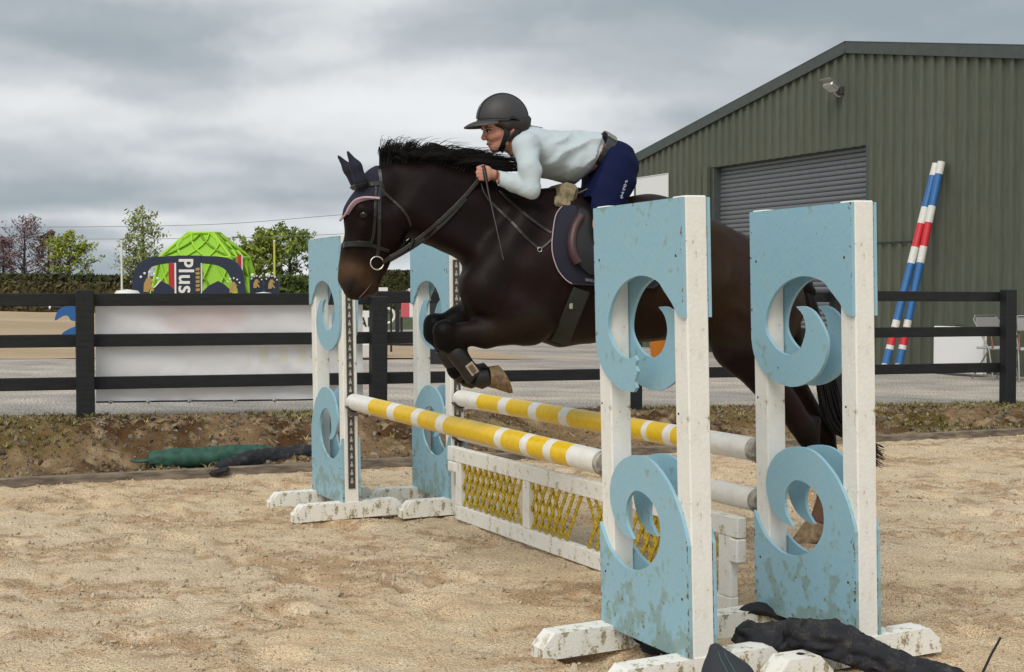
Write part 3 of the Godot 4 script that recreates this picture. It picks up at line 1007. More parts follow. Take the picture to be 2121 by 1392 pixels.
func build_shed():
	var gy = 0.04
	var o = thing("steel_shed", "large dark green steel shed with ribbed cladding and a grey roller door", "building", S0 + Vector3(0, gy, 0))
	# local x along the gable (towards far left), y up, z into the shed (away from viewer)
	var inn = sdir.cross(Vector3.UP)
	if inn.z > 0: inn = -inn
	# right-handed basis: x = sdir, y = up, z = x cross y
	o.transform.basis = Basis(sdir, Vector3.UP, sdir.cross(Vector3.UP))
	var zin = 1.0 if sdir.cross(Vector3.UP).dot(inn) > 0 else -1.0
	var tl = 9.45
	var tr_ = 1.86 - 7.59
	var tm = 1.86
	var he = 4.38 - gy
	var hr = 5.73 - gy
	var d0 = 1.27
	var d1 = 6.2
	var dh = 3.90 - gy
	M.clad = mat(lin(0.104, 0.118, 0.084), 0.5, {tex = T.soft, tri3 = Vector3(0.5, 0.1, 0.5)})
	M.clad2 = mat(lin(0.098, 0.112, 0.081), 0.52, {tex = T.soft, tri3 = Vector3(0.5, 0.1, 0.5)})
	M.clad3 = mat(lin(0.109, 0.122, 0.090), 0.48, {tex = T.soft, tri3 = Vector3(0.5, 0.1, 0.5)})
	M.trim = mat(lin(0.072, 0.088, 0.084), 0.5, {tex = T.soft, tri3 = Vector3(0.3, 0.3, 0.3)})
	var topat = func(t): return hr - absf(t - tm) * (hr - he) / 7.59 - 0.05
	# cladding sheets one metre wide, four trapezoid ribs each
	var pitch = 0.25
	var t = tr_
	while t < tl - 0.01:
		var te = minf(t + 1.0, tl)
		var st := st_new()
		st.set_smooth_group(-1)
		var x = t
		while x < te - 0.001:
			# profile points across one rib, proud towards the viewer (-zin)
			var px = [0.0, 0.10, 0.116, 0.190, 0.206, 0.25]
			var pz = [0.0, 0.0, 0.042, 0.042, 0.0, 0.0]
			for k in 5:
				var xa = x + px[k]
				var xb = x + px[k + 1]
				if xa >= te: continue
				xb = minf(xb, te)
				var xm = (xa + xb) / 2
				var lo = dh if (xm > d0 and xm < d1) else 0.0
				var za = -zin * pz[k]
				var zb = -zin * pz[k + 1]
				quad(st, Vector3(xa, lo, za), Vector3(xa, topat.call(xa), za), Vector3(xb, topat.call(xb), zb), Vector3(xb, lo, zb))
			x += pitch
		part("cladding_sheet", done(st), [M.clad, M.clad2, M.clad, M.clad3][int(round(t * 1.0 + 40.0)) % 4], o)
		t = te
	# barge boards along the rake
	for e in [[tm, hr, tl + 0.12, he - 0.02], [tr_ - 0.12, he - 0.02, tm, hr]]:
		var a = Vector3(e[0], e[1] - 0.05, -zin * 0.07)
		var b = Vector3(e[2], e[3] - 0.05, -zin * 0.07)
		part("barge_board", bbox(Vector3((b - a).length(), 0.20, 0.03), 0.004), M.trim, o, beam_xf(a, b))
		part("barge_cap", bbox(Vector3((b - a).length(), 0.012, 0.16), 0.003), M.trim, o, beam_xf(a + Vector3(0, 0.107, zin * 0.06), b + Vector3(0, 0.107, zin * 0.06)))
	# roof and side walls
	var len = 24.0
	var st2 := st_new()
	for e in [[tm, hr + 0.03, tl + 0.1, he + 0.02], [tr_ - 0.1, he + 0.02, tm, hr + 0.03]]:
		quad(st2, Vector3(e[0], e[1], 0), Vector3(e[0], e[1], zin * len), Vector3(e[2], e[3], zin * len), Vector3(e[2], e[3], 0))
	part("roof", done(st2), M.trim, o)
	for x in [tl, tr_]:
		var st3 := st_new()
		quad(st3, Vector3(x, 0, 0), Vector3(x, he, 0), Vector3(x, he, zin * len), Vector3(x, 0, zin * len))
		part("side_wall", done(st3), M.clad, o)
	var st4 := st_new()
	quad(st4, Vector3(tr_, 0, zin * len), Vector3(tr_, he, zin * len), Vector3(tl, he, zin * len), Vector3(tl, 0, zin * len))
	part("rear_wall", done(st4), M.clad, o)
	part("gutter", bbox(Vector3(0.12, 0.12, len), 0.02), M.trim, o, Transform3D(Basis(), Vector3(tl + 0.14, he - 0.08, zin * len / 2)))
	# roller door recessed, slats one by one
	M.slat = mat(lin(0.20, 0.215, 0.235), 0.42, {metal = 0.35, tex = T.soft, tri = 0.8})
	var door = part("roller_door", bbox(Vector3(d1 - d0, dh, 0.02), 0.002), mat(lin(0.05, 0.055, 0.06), 0.6), o, Transform3D(Basis(), Vector3((d0 + d1) / 2, dh / 2, zin * 0.20)))
	var sl := st_new()
	add_tube(sl, [Vector3(-(d1 - d0) / 2, 0, 0), Vector3((d1 - d0) / 2, 0, 0)], 0.046, 10, 0.62, Vector3(0, 0, 1))
	var slm = done(sl)
	var y = 0.05
	while y < dh:
		part("slat", slm, M.slat, door, Transform3D(Basis(), Vector3(0, y - dh / 2, -zin * 0.03)))
		y += 0.092
	for e in [[d0, 0.05], [d1, -0.05]]:
		part("door_jamb", bbox(Vector3(0.10, dh, 0.24), 0.004), M.trim, o, Transform3D(Basis(), Vector3(e[0] + e[1] * 0.0, dh / 2, zin * 0.09)))
	part("door_head", bbox(Vector3(d1 - d0 - 0.1, 0.10, 0.20), 0.004), M.trim, o, Transform3D(Basis(), Vector3((d0 + d1) / 2, dh + 0.045, zin * 0.11)))
	# guide box and conduit by the far jamb
	part("guide_rail", bbox(Vector3(0.14, dh + 0.05, 0.10), 0.004), M.clad, o, Transform3D(Basis(), Vector3(d1 + 0.16, dh / 2, -zin * 0.06)))
	# side door set flush in the cladding: head joint, frame and handle
	var pd = Vector3(0.62, 0, -zin * 0.038)
	part("side_door_frame", bbox(Vector3(1.25, 0.03, 0.02), 0.003), mat(lin(0.03, 0.035, 0.03), 0.7), o, Transform3D(Basis(), Vector3(0.55, 2.13, -zin * 0.04)))
	part("side_door_frame", bbox(Vector3(0.03, 2.12, 0.02), 0.003), mat(lin(0.03, 0.035, 0.03), 0.7), o, Transform3D(Basis(), Vector3(1.10, 1.06, -zin * 0.04)))
	part("door_handle", bbox(Vector3(0.05, 0.16, 0.06), 0.01), mat(lin(0.5, 0.5, 0.5), 0.3, {metal = 0.7}), o, Transform3D(Basis(), Vector3(0.06, 1.82, -zin * 0.06)))
	# floodlight on the gable
	var onwall = func(px, py, out):
		var d = ray(px, py)
		var nn = inn
		var k = (S0 - Vector3(0, CAMH, 0)).dot(nn) / d.dot(nn)
		return Vector3(0, CAMH, 0) + d * k - inn * out
	var fl = thing("floodlight", "small silver floodlight on a bracket high on the shed gable", "floodlight", onwall.call(1748, 192, 0.0))
	fl.transform.basis = Basis(sdir, Vector3.UP, sdir.cross(Vector3.UP))
	var sv = mat(lin(0.45, 0.45, 0.43), 0.4, {metal = 0.5})
	var dk = mat(lin(0.05, 0.05, 0.05), 0.6)
	var hb = Basis(Vector3(1, 0, 0), zin * 0.5) 
	part("housing", bbox(Vector3(0.26, 0.10, 0.20), 0.02), sv, fl, Transform3D(hb, Vector3(0.03, 0.10, -zin * 0.26)))
	part("hood", bbox(Vector3(0.30, 0.012, 0.26), 0.004), sv, fl, Transform3D(hb, Vector3(0.03, 0.165, -zin * 0.29)))
	part("lens", bbox(Vector3(0.22, 0.012, 0.16), 0.003), mat(lin(0.6, 0.62, 0.62), 0.15), fl, Transform3D(hb, Vector3(0.03, 0.05, -zin * 0.27)))
	part("bracket", tube([Vector3(0, -0.05, -zin * 0.03), Vector3(0, -0.08, -zin * 0.12), Vector3(0, -0.03, -zin * 0.20), Vector3(0, 0.07, -zin * 0.22)], 0.016, 8), sv, fl)
	part("back_box", bbox(Vector3(0.12, 0.14, 0.08), 0.01), dk, fl, Transform3D(Basis(), Vector3(0, 0.03, -zin * 0.075)))
	# white board on the wall near the far corner
	var wb = thing("notice_board", "blank white board on the shed wall behind the rider's seat", "sign", (onwall.call(1324, 410, 0.075) + onwall.call(1390, 410, 0.075)) * 0.5)
	wb.transform.basis = Basis(sdir, Vector3.UP, sdir.cross(Vector3.UP))
	part("panel", bbox(Vector3((onwall.call(1324, 410, 0.0) - onwall.call(1390, 410, 0.0)).length(), 0.95, 0.03), 0.004), mat(lin(0.80, 0.81, 0.82), 0.4), wb)
	part("top_rail", bbox(Vector3((onwall.call(1324, 410, 0.0) - onwall.call(1390, 410, 0.0)).length(), 0.025, 0.045), 0.004), mat(lin(0.6, 0.6, 0.6), 0.4), wb, Transform3D(Basis(), Vector3(0, 0.4885, 0)))
	# two poles leaning against the gable
	M.pblue = mat(lin(0.03, 0.15, 0.40), 0.4, {tex = T.soft, tri = 1.0})
	M.pred = mat(lin(0.62, 0.03, 0.045), 0.4, {tex = T.soft, tri = 1.0})
	M.pw2 = mat(lin(0.74, 0.74, 0.70), 0.45, {tex = T.soft, tri = 1.0})
	var wallp = [[1951, 340, 1832, 755, "red, white and blue pole leaning on the shed, the one beside the roller door"], [1962, 336, 1860, 757, "red, white and blue pole leaning on the shed, the one beside the white table"]]
	for e in wallp:
		var tp = onwall.call(e[0], e[1], 0.12)
		var bt = gp(e[2], e[3] - 1, 0.09)
		bt = onwall.call(e[2], e[3], 0.0)
		bt = dp(e[2], 752, 21.6)
		bt.y = 0.09
		stripe_pole("leaning_pole", e[4], tp, bt, 0.062, [[0.0, 0.06, "pw2"], [0.06, 0.215, "pblue"], [0.215, 0.295, "pw2"], [0.295, 0.41, "pred"], [0.41, 0.49, "pw2"], [0.49, 0.765, "pblue"], [0.765, 0.80, "pw2"], [0.80, 0.885, "pred"], [0.885, 0.905, "pw2"], [0.905, 0.975, "pblue"], [0.975, 1.0, "pw2"]], "painted poles leaning on the shed", "jump pole")
	# folded white table standing on its side
	var tb0 = dp(1937, 757, 21.2)
	var tb1 = dp(2040, 757, 20.4)
	tb0.y = 0.075
	tb1.y = 0.075
	var tw = (tb1 - tb0).length()
	var tt = thing("folding_table", "folded white plastic table standing on edge against the shed", "table", (tb0 + tb1) / 2)
	tt.transform.basis = beam_xf(tb0, tb1).basis
	M.plastic = mat(lin(0.78, 0.79, 0.78), 0.4)
	part("top_half", bbox(Vector3(tw, 0.72, 0.045), 0.015), M.plastic, tt, Transform3D(Basis(), Vector3(0, 0.362, 0.03)))
	part("top_half", bbox(Vector3(tw, 0.72, 0.045), 0.015), M.plastic, tt, Transform3D(Basis(), Vector3(0, 0.362, -0.03)))
	part("carry_handle", tube([Vector3(-0.07, 0.722, 0), Vector3(-0.06, 0.75, 0), Vector3(0.06, 0.75, 0), Vector3(0.07, 0.722, 0)], 0.012, 6), mat(lin(0.03, 0.03, 0.03), 0.6), tt)
	part("latch", bbox(Vector3(0.16, 0.03, 0.11), 0.005), mat(lin(0.03, 0.03, 0.03), 0.6), tt, Transform3D(Basis(), Vector3(0.0, 0.60, 0)))
	chair(dp(2062, 772, 19.6), 0.35, "metal folding chair with a pale seat beside the white table")
	chair(dp(2140, 768, 19.2), -0.2, "metal folding chair with rust red arms near the fence end post")
func chair(at, turn, label):
	at.y = 0.07
	var o = thing("folding_chair", label, "chair", at, turn, "chairs by the shed")
	var fr = mat(lin(0.30, 0.29, 0.28), 0.4, {metal = 0.6})
	var red = mat(lin(0.20, 0.07, 0.05), 0.5)
	for s in [-0.22, 0.22]:
		part("front_leg", tube([Vector3(s, 0.0, 0.22), Vector3(s, 0.44, 0.12), Vector3(s, 0.86, -0.22), Vector3(s * 0.8, 0.92, -0.24)], 0.012, 8), fr, o)
		part("rear_leg", tube([Vector3(s, 0.0, -0.24), Vector3(s, 0.44, 0.12)], 0.012, 8), fr, o)
		part("arm", tube([Vector3(s, 0.64, -0.05), Vector3(s, 0.66, 0.16), Vector3(s, 0.46, 0.20)], 0.014, 8), red, o)
	part("seat", bbox(Vector3(0.42, 0.035, 0.40), 0.012), mat(lin(0.45, 0.45, 0.44), 0.6), o, Transform3D(Basis(), Vector3(0, 0.455, 0.02)))
	part("backrest", bbox(Vector3(0.40, 0.20, 0.02), 0.008), mat(lin(0.25, 0.25, 0.25), 0.6), o, Transform3D(Basis(Vector3(1, 0, 0), -0.3), Vector3(0, 0.80, -0.18)))
	part("top_bar", tube([Vector3(-0.18, 0.92, -0.24), Vector3(0.18, 0.92, -0.24)], 0.012, 8), fr, o)
# ---------- smooth-union bodies meshed as surface nets ----------
class Sdf:
	var a := PackedVector3Array()
	var d := PackedVector3Array()
	var inv := PackedFloat32Array()
	var r := PackedFloat32Array()
	var dr := PackedFloat32Array()
	var kz := PackedFloat32Array()
	var k := PackedFloat32Array()
	var col := PackedColorArray()
	var all := PackedInt32Array()
	func bone(p: Vector3, q: Vector3, r1: float, r2: float, kz_ := 1.0, k_ := 0.05, c := Color(1, 1, 1)):
		a.append(p)
		d.append(q - p)
		inv.append(1.0 / maxf((q - p).length_squared(), 1e-9))
		r.append(r1)
		dr.append(r2 - r1)
		kz.append(kz_)
		k.append(k_)
		col.append(c)
		all.append(a.size() - 1)
	func ev(idx: PackedInt32Array, p: Vector3) -> float:
		var s := 1000.0
		for i in idx:
			var v := p - a[i]
			var b := d[i]
			var t := clampf(v.dot(b) * inv[i], 0.0, 1.0)
			v -= b * t
			v.z *= kz[i]
			var e := v.length() - r[i] - dr[i] * t
			var kk := k[i]
			var h := kk - absf(s - e)
			if h > 0.0: s = minf(s, e) - h * h / (4.0 * kk)
			elif e < s: s = e
		return s
	func one(i: int, p: Vector3) -> float:
		var v := p - a[i]
		var t := clampf(v.dot(d[i]) * inv[i], 0.0, 1.0)
		v -= d[i] * t
		v.z *= kz[i]
		return v.length() - r[i] - dr[i] * t
	func colour(idx: PackedInt32Array, p: Vector3, soft := 0.03) -> Color:
		var c := Vector3.ZERO
		var w := 0.0
		for i in idx:
			var e := maxf(one(i, p), 0.0) + soft * 0.35
			var q := 1.0 / (e * e * e)
			c += Vector3(col[i].r, col[i].g, col[i].b) * q
			w += q
		c /= w
		return Color(c.x, c.y, c.z)
func nets(sd: Sdf, lo: Vector3, hi: Vector3, h: float, off := 0.0, clip = null, disp = null, st: SurfaceTool = null):
	var nx := int(ceil((hi.x - lo.x) / h)) + 1
	var ny := int(ceil((hi.y - lo.y) / h)) + 1
	var nz := int(ceil((hi.z - lo.z) / h)) + 1
	var B := 6
	nx = int(ceil(float(nx) / B)) * B + 1
	ny = int(ceil(float(ny) / B)) * B + 1
	nz = int(ceil(float(nz) / B)) * B + 1
	var sy := nx
	var sz := nx * ny
	var f := PackedFloat32Array()
	f.resize(nx * ny * nz)
	f.fill(1000.0)
	var rad := B * h * 0.867
	var blocks := []
	for bk in range(0, nz - 1, B):
		for bj in range(0, ny - 1, B):
			for bi in range(0, nx - 1, B):
				var c := lo + Vector3(bi + B * 0.5, bj + B * 0.5, bk + B * 0.5) * h
				var s := 1000.0
				var idx := PackedInt32Array()
				for i in sd.all:
					var e := sd.one(i, c)
					if e > 0.0: e /= maxf(sd.kz[i], 1.0)
					if e < rad + off + 0.09: idx.append(i)
					if e < s: s = e
				if s > rad + off + 0.05 or idx.is_empty(): continue
				var s2 := sd.ev(idx, c) - off
				if s2 < -rad * 1.9 and clip == null: continue
				blocks.append([bi, bj, bk, idx])
				for k in range(bk, bk + B + 1):
					for j in range(bj, bj + B + 1):
						var o := k * sz + j * sy + bi
						for i in B + 1:
							if f[o + i] < 999.0: continue
							var p := lo + Vector3(bi + i, j, k) * h
							var v := sd.ev(idx, p) - off
							if disp != null and absf(v) < 0.03: v += disp.call(p)
							if clip != null: v = maxf(v, clip.call(p))
							f[o + i] = v
	var vid := PackedInt32Array()
	vid.resize(nx * ny * nz)
	vid.fill(-1)
	var vs := PackedVector3Array()
	var cs := PackedColorArray()
	var cells := PackedInt32Array()
	var offs := [0, 1, sy, sy + 1, sz, sz + 1, sz + sy, sz + sy + 1]
	var ed := [[0, 1], [2, 3], [4, 5], [6, 7], [0, 2], [1, 3], [4, 6], [5, 7], [0, 4], [1, 5], [2, 6], [3, 7]]
	var cv := [Vector3(0, 0, 0), Vector3(1, 0, 0), Vector3(0, 1, 0), Vector3(1, 1, 0), Vector3(0, 0, 1), Vector3(1, 0, 1), Vector3(0, 1, 1), Vector3(1, 1, 1)]
	var g := [0.0, 0.0, 0.0, 0.0, 0.0, 0.0, 0.0, 0.0]
	for bl in blocks:
		for k in range(bl[2], bl[2] + B):
			for j in range(bl[1], bl[1] + B):
				for i in range(bl[0], bl[0] + B):
					var o: int = k * sz + j * sy + i
					if absf(f[o]) > h * 5.0: continue
					var m := 0
					for q in 8:
						var w := f[o + offs[q]]
						g[q] = w
						if w < 0.0: m += 1
					if m == 0 or m == 8: continue
					var acc := Vector3.ZERO
					var n := 0
					for e in ed:
						var g0: float = g[e[0]]
						var g1: float = g[e[1]]
						if (g0 < 0.0) != (g1 < 0.0):
							acc += cv[e[0]].lerp(cv[e[1]], g0 / (g0 - g1))
							n += 1
					var p := lo + (Vector3(i, j, k) + acc / n) * h
					vid[o] = vs.size()
					cells.append(o)
					vs.append(p)
					cs.append(sd.colour(bl[3], p))
	var ix := PackedInt32Array()
	for o in cells:
		var s0 := f[o] < 0.0
		for ax_ in 3:
			var da: int = [1, sy, sz][ax_]
			var d1: int = [sy, sz, 1][ax_]
			var d2: int = [sz, 1, sy][ax_]
			if (f[o + da] < 0.0) == s0: continue
			if o - d1 - d2 < 0: continue
			var A := vid[o]
			var Bv := vid[o - d1]
			var C := vid[o - d1 - d2]
			var D := vid[o - d2]
			if A < 0 or Bv < 0 or C < 0 or D < 0: continue
			if s0:
				for q in [A, C, Bv, A, D, C]: ix.append(q)
			else:
				for q in [A, Bv, C, A, C, D]: ix.append(q)
	if vs.is_empty(): return null
	var arr := []
	arr.resize(Mesh.ARRAY_MAX)
	arr[Mesh.ARRAY_VERTEX] = vs
	arr[Mesh.ARRAY_COLOR] = cs
	arr[Mesh.ARRAY_INDEX] = ix
	var am := ArrayMesh.new()
	am.add_surface_from_arrays(Mesh.PRIMITIVE_TRIANGLES, arr)
	var s3 := SurfaceTool.new()
	s3.create_from(am, 0)
	s3.generate_normals()
	var out = s3.commit()
	if st != null:
		st.append_from(out, 0, Transform3D())
	return out
# Horse frame: x runs from nose to tail, y up, z towards the camera side (the horse's left)
const HTH := 0.26
var HC := Vector3.ZERO
var hX := Vector3(cos(HTH), 0, -sin(HTH))
var hZ := Vector3(sin(HTH), 0, cos(HTH))
var hs: Sdf
var hxf: Transform3D
func hp(px, py, z = 0.0) -> Vector3:
	var dr = ray(px, py)
	var o = Vector3(0, CAMH, 0) - HC
	var t = (z - o.dot(hZ)) / dr.dot(hZ)
	var p = o + dr * t
	return Vector3(p.dot(hX), p.y, z)
# pixel -> first hit on the horse's skin (local), pushed out by off
func on_horse(px, py, off = 0.004, sd = null, start = 4.6) -> Vector3:
	if sd == null: sd = hs
	var dr = ray(px, py).normalized()
	var o = Vector3(0, CAMH, 0) - HC
	var lo = Vector3(o.dot(hX), o.y, o.dot(hZ))
	var ldir = Vector3(dr.dot(hX), dr.y, dr.dot(hZ))
	var t = start
	for i in 60:
		var e = sd.ev(sd.all, lo + ldir * t) - off
		if e < 0.0008: break
		t += e * 0.55
		if t > 8.5:
			return hp(px, py, 0.0)
	return lo + ldir * t
const BLK := Color(0.0075, 0.0065, 0.0068)
const DBAY := Color(0.0085, 0.0062, 0.0060)
const BAY := Color(0.0185, 0.0115, 0.0090)
const BAY2 := Color(0.031, 0.0170, 0.0118)
const TAN := Color(0.125, 0.070, 0.037)
func build_horse_sdf():
	HC = dp(1000, 600, 6.35)
	HC.y = 0
	hxf = Transform3D(Basis(hX, Vector3.UP, hZ), HC)
	hs = Sdf.new()
	var b = func(x1, y1, z1, r1, x2, y2, z2, r2, kz = 1.0, k = 0.06, c = DBAY):
		hs.bone(hp(x1, y1, z1), hp(x2, y2, z2), r1, r2, kz, k, c)
	# trunk
	b.call(1078, 552, 0, 0.265, 1160, 558, 0, 0.345, 1.42, 0.08, BAY)
	b.call(1160, 558, 0, 0.345, 1340, 560, 0, 0.325, 1.22, 0.1, BAY)
	b.call(1340, 560, 0, 0.325, 1480, 592, 0, 0.245, 1.14, 0.1, BAY2)
	b.call(1455, 592, 0, 0.245, 1575, 628, 0, 0.215, 0.92, 0.1, BAY2)
	b.call(1350, 467, 0, 0.12, 1500, 530, 0, 0.12, 0.7, 0.1, BAY2)
	# withers
	b.call(1070, 440, 0, 0.10, 1190, 425, 0, 0.05, 1.3, 0.12, DBAY)
	# neck
	b.call(1022, 472, 0, 0.215, 888, 421, 0, 0.165, 1.55, 0.07, DBAY)
	b.call(888, 421, 0, 0.165, 815, 402, 0, 0.126, 1.55, 0.07, DBAY)
	b.call(985, 395, 0, 0.055, 820, 365, 0, 0.045, 1.1, 0.08, DBAY)
	# jugular groove and neck muscle
	b.call(842, 438, 0.06, 0.048, 1003, 532, 0.10, 0.060, 1.0, 0.07, DBAY)
	b.call(842, 438, -0.06, 0.048, 1003, 532, -0.10, 0.060, 1.0, 0.07, DBAY)
	# head
	b.call(786, 388, 0, 0.085, 768, 450, 0, 0.115, 1.3, 0.05, DBAY)
	b.call(768, 450, 0, 0.112, 748, 520, 0, 0.083, 1.35, 0.05, DBAY)
	b.call(746, 520, 0, 0.078, 736, 566, 0, 0.069, 1.25, 0.05, Color(0.030, 0.018, 0.012))
	b.call(735, 562, 0, 0.066, 733, 577, 0, 0.060, 1.1, 0.04, TAN)
	b.call(732, 585, 0, 0.055, 734, 597, 0, 0.050, 1.0, 0.035, Color(0.030, 0.020, 0.016))
	b.call(733, 604, 0, 0.036, 742, 609, 0, 0.030, 0.9, 0.03, Color(0.016, 0.012, 0.011))
	b.call(768, 588, 0, 0.030, 770, 602, 0, 0.022, 0.9, 0.03, Color(0.055, 0.034, 0.022))
	b.call(808, 462, 0.045, 0.088, 800, 478, 0.04, 0.082, 1.5, 0.03, DBAY)
	b.call(808, 462, -0.045, 0.088, 800, 478, -0.04, 0.082, 1.5, 0.03, DBAY)
	b.call(812, 492, 0.035, 0.055, 785, 545, 0.025, 0.034, 1.2, 0.045, DBAY)
	b.call(812, 492, -0.035, 0.055, 785, 545, -0.025, 0.034, 1.2, 0.045, DBAY)
	b.call(785, 545, 0, 0.04, 770, 580, 0, 0.034, 1.0, 0.045, Color(0.03, 0.02, 0.014))
	# brow, cheek ridge
	for s in [1.0, -1.0]:
		b.call(748, 432, 0.075 * s, 0.024, 762, 440, 0.082 * s, 0.024, 1.0, 0.03, DBAY)
		b.call(752, 468, 0.078 * s, 0.018, 745, 520, 0.05 * s, 0.014, 1.0, 0.03, DBAY)
		b.call(722, 590, 0.040 * s, 0.020, 730, 580, 0.046 * s, 0.018, 1.0, 0.02, Color(0.02, 0.014, 0.012))
	# ears
	b.call(746, 374, 0.055, 0.027, 737, 345, 0.06, 0.020, 1.0, 0.025, DBAY)
	b.call(737, 345, 0.06, 0.020, 720, 315, 0.062, 0.002, 1.0, 0.02, DBAY)
	b.call(738, 376, -0.055, 0.027, 722, 350, -0.06, 0.019, 1.0, 0.025, DBAY)
	b.call(722, 350, -0.06, 0.019, 701, 324, -0.062, 0.002, 1.0, 0.02, DBAY)
	# shoulders and breast
	for s in [1.0, -1.0]:
		b.call(1085, 470, 0.13 * s, 0.10, 1004, 598, 0.165 * s, 0.105, 1.0, 0.045, Color(0.015, 0.010, 0.009))
		b.call(1004, 598, 0.15 * s, 0.105, 1085, 655, 0.16 * s, 0.11, 1.0, 0.045, BAY)
		b.call(1090, 560, 0.17 * s, 0.11, 1110, 650, 0.17 * s, 0.10, 1.0, 0.05, BAY)
	b.call(994, 582, 0.07, 0.095, 1006, 640, 0.06, 0.10, 1.0, 0.05, DBAY)
	b.call(994, 582, -0.07, 0.095, 1006, 640, -0.06, 0.10, 1.0, 0.05, DBAY)
	# near fore: forearm, knee, cannon, fetlock, pastern
	b.call(1095, 668, 0.17, 0.105, 1010, 690, 0.15, 0.066, 1.0, 0.04, Color(0.022, 0.0135, 0.011))
	b.call(1010, 690, 0.15, 0.064, 934, 693, 0.13, 0.046, 1.0, 0.03, Color(0.016, 0.011, 0.0095))
	b.call(922, 690, 0.13, 0.060, 921, 706, 0.13, 0.054, 1.0, 0.018, BLK)
	b.call(928, 712, 0.13, 0.036, 972, 768, 0.13, 0.030, 1.0, 0.018, BLK)
	b.call(940, 704, 0.13, 0.03, 976, 760, 0.13, 0.022, 1.0, 0.02, BLK)
	b.call(976, 772, 0.13, 0.040, 986, 780, 0.13, 0.040, 1.0, 0.018, BLK)
	b.call(986, 779, 0.13, 0.040, 1012, 778, 0.13, 0.040, 1.0, 0.02, BLK)
	# far fore
	b.call(1000, 650, -0.14, 0.11, 955, 668, -0.14, 0.078, 1.0, 0.06, BLK)
	b.call(955, 664, -0.14, 0.070, 910, 674, -0.13, 0.047, 1.0, 0.03, BLK)
	b.call(901, 673, -0.13, 0.056, 899, 690, -0.13, 0.051, 1.0, 0.018, BLK)
	b.call(903, 697, -0.13, 0.035, 945, 768, -0.13, 0.030, 1.0, 0.018, BLK)
	b.call(945, 768, -0.13, 0.044, 958, 775, -0.13, 0.042, 1.0, 0.025, BLK)
	b.call(958, 775, -0.13, 0.038, 985, 772, -0.13, 0.038, 1.0, 0.02, BLK)
	# hindquarters
	for s in [1.0, -1.0]:
		var dx = 0.0 if s > 0 else 34.0
		b.call(1530, 590, 0.14 * s, 0.165, 1545 , 670, 0.16 * s, 0.155, 1.0, 0.09, BAY2)
		b.call(1545 + dx * 0.4, 660, 0.16 * s, 0.155, 1535 + dx * 0.6, 718, 0.17 * s, 0.125, 1.0, 0.08, BAY)
		b.call(1600 + dx * 0.3, 650, 0.13 * s, 0.11, 1605 + dx, 760, 0.15 * s, 0.075, 1.0, 0.08, BAY)
		b.call(1540 + dx, 720, 0.17 * s, 0.118, 1666 + dx, 890, 0.14 * s, 0.052, 1.0, 0.06, Color(0.018, 0.011, 0.009))
		b.call(1664 + dx, 884, 0.14 * s, 0.056, 1672 + dx, 905, 0.14 * s, 0.050, 1.0, 0.03, BLK)
		b.call(1690 + dx, 872, 0.14 * s, 0.026, 1680 + dx, 905, 0.14 * s, 0.032, 1.0, 0.03, BLK)
		b.call(1674 + dx, 905, 0.14 * s, 0.044, 1708 + dx, 1005, 0.14 * s, 0.035, 1.0, 0.03, BLK)
		b.call(1708 + dx, 1005, 0.14 * s, 0.044, 1711 + dx, 1022, 0.14 * s, 0.042, 1.0, 0.025, BLK)
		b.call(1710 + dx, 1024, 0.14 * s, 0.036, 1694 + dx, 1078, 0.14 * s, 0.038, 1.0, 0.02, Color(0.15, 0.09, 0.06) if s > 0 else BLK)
	# dock of the tail
	b.call(1640, 565, 0, 0.045, 1678, 605, 0, 0.030, 1.0, 0.04, BLK)
func hoof(parent, fet: Vector3, toe: Vector3, up: Vector3, m, sole_m):
	# truncated cone from the coronet to a wider ground surface, with a sole
	var axis = (toe - fet)
	var L = axis.length()
	var y = axis / L
	var x = (up - y * up.dot(y)).normalized()
	var z = x.cross(y)
	var st := st_new()
	st.set_smooth_group(0)
	var n = 18
	var ring = func(t, r, sh): 
		var o = []
		for i in n:
			var a = TAU * i / n
			var e = 1.0 if cos(a) > 0 else 0.8
			o.append(fet + y * L * t * (1.0 + 0.38 * cos(a) * t) + x * (cos(a) * r * 1.12 * e + sh) + z * sin(a) * r)
		return o
	var rs = [ring.call(0.0, 0.044, 0.0), ring.call(0.12, 0.049, 0.003), ring.call(0.9, 0.066, 0.016), ring.call(1.0, 0.065, 0.018)]
	for k in 3:
		for i in n:
			quad(st, rs[k][i], rs[k + 1][i], rs[k + 1][(i + 1) % n], rs[k][(i + 1) % n])
	var hf = part("hoof", done(st), m, parent)
	var s2 := st_new()
	var inner = ring.call(0.965, 0.046, 0.02)
	var c = fet + y * L * 0.93 + x * 0.015
	for i in n:
		quad(s2, rs[3][i], inner[i], inner[(i + 1) % n], rs[3][(i + 1) % n])
		for p in [inner[i], c, inner[(i + 1) % n]]: s2.add_vertex(p)
	part("sole", done(s2), sole_m, hf)
	return hf
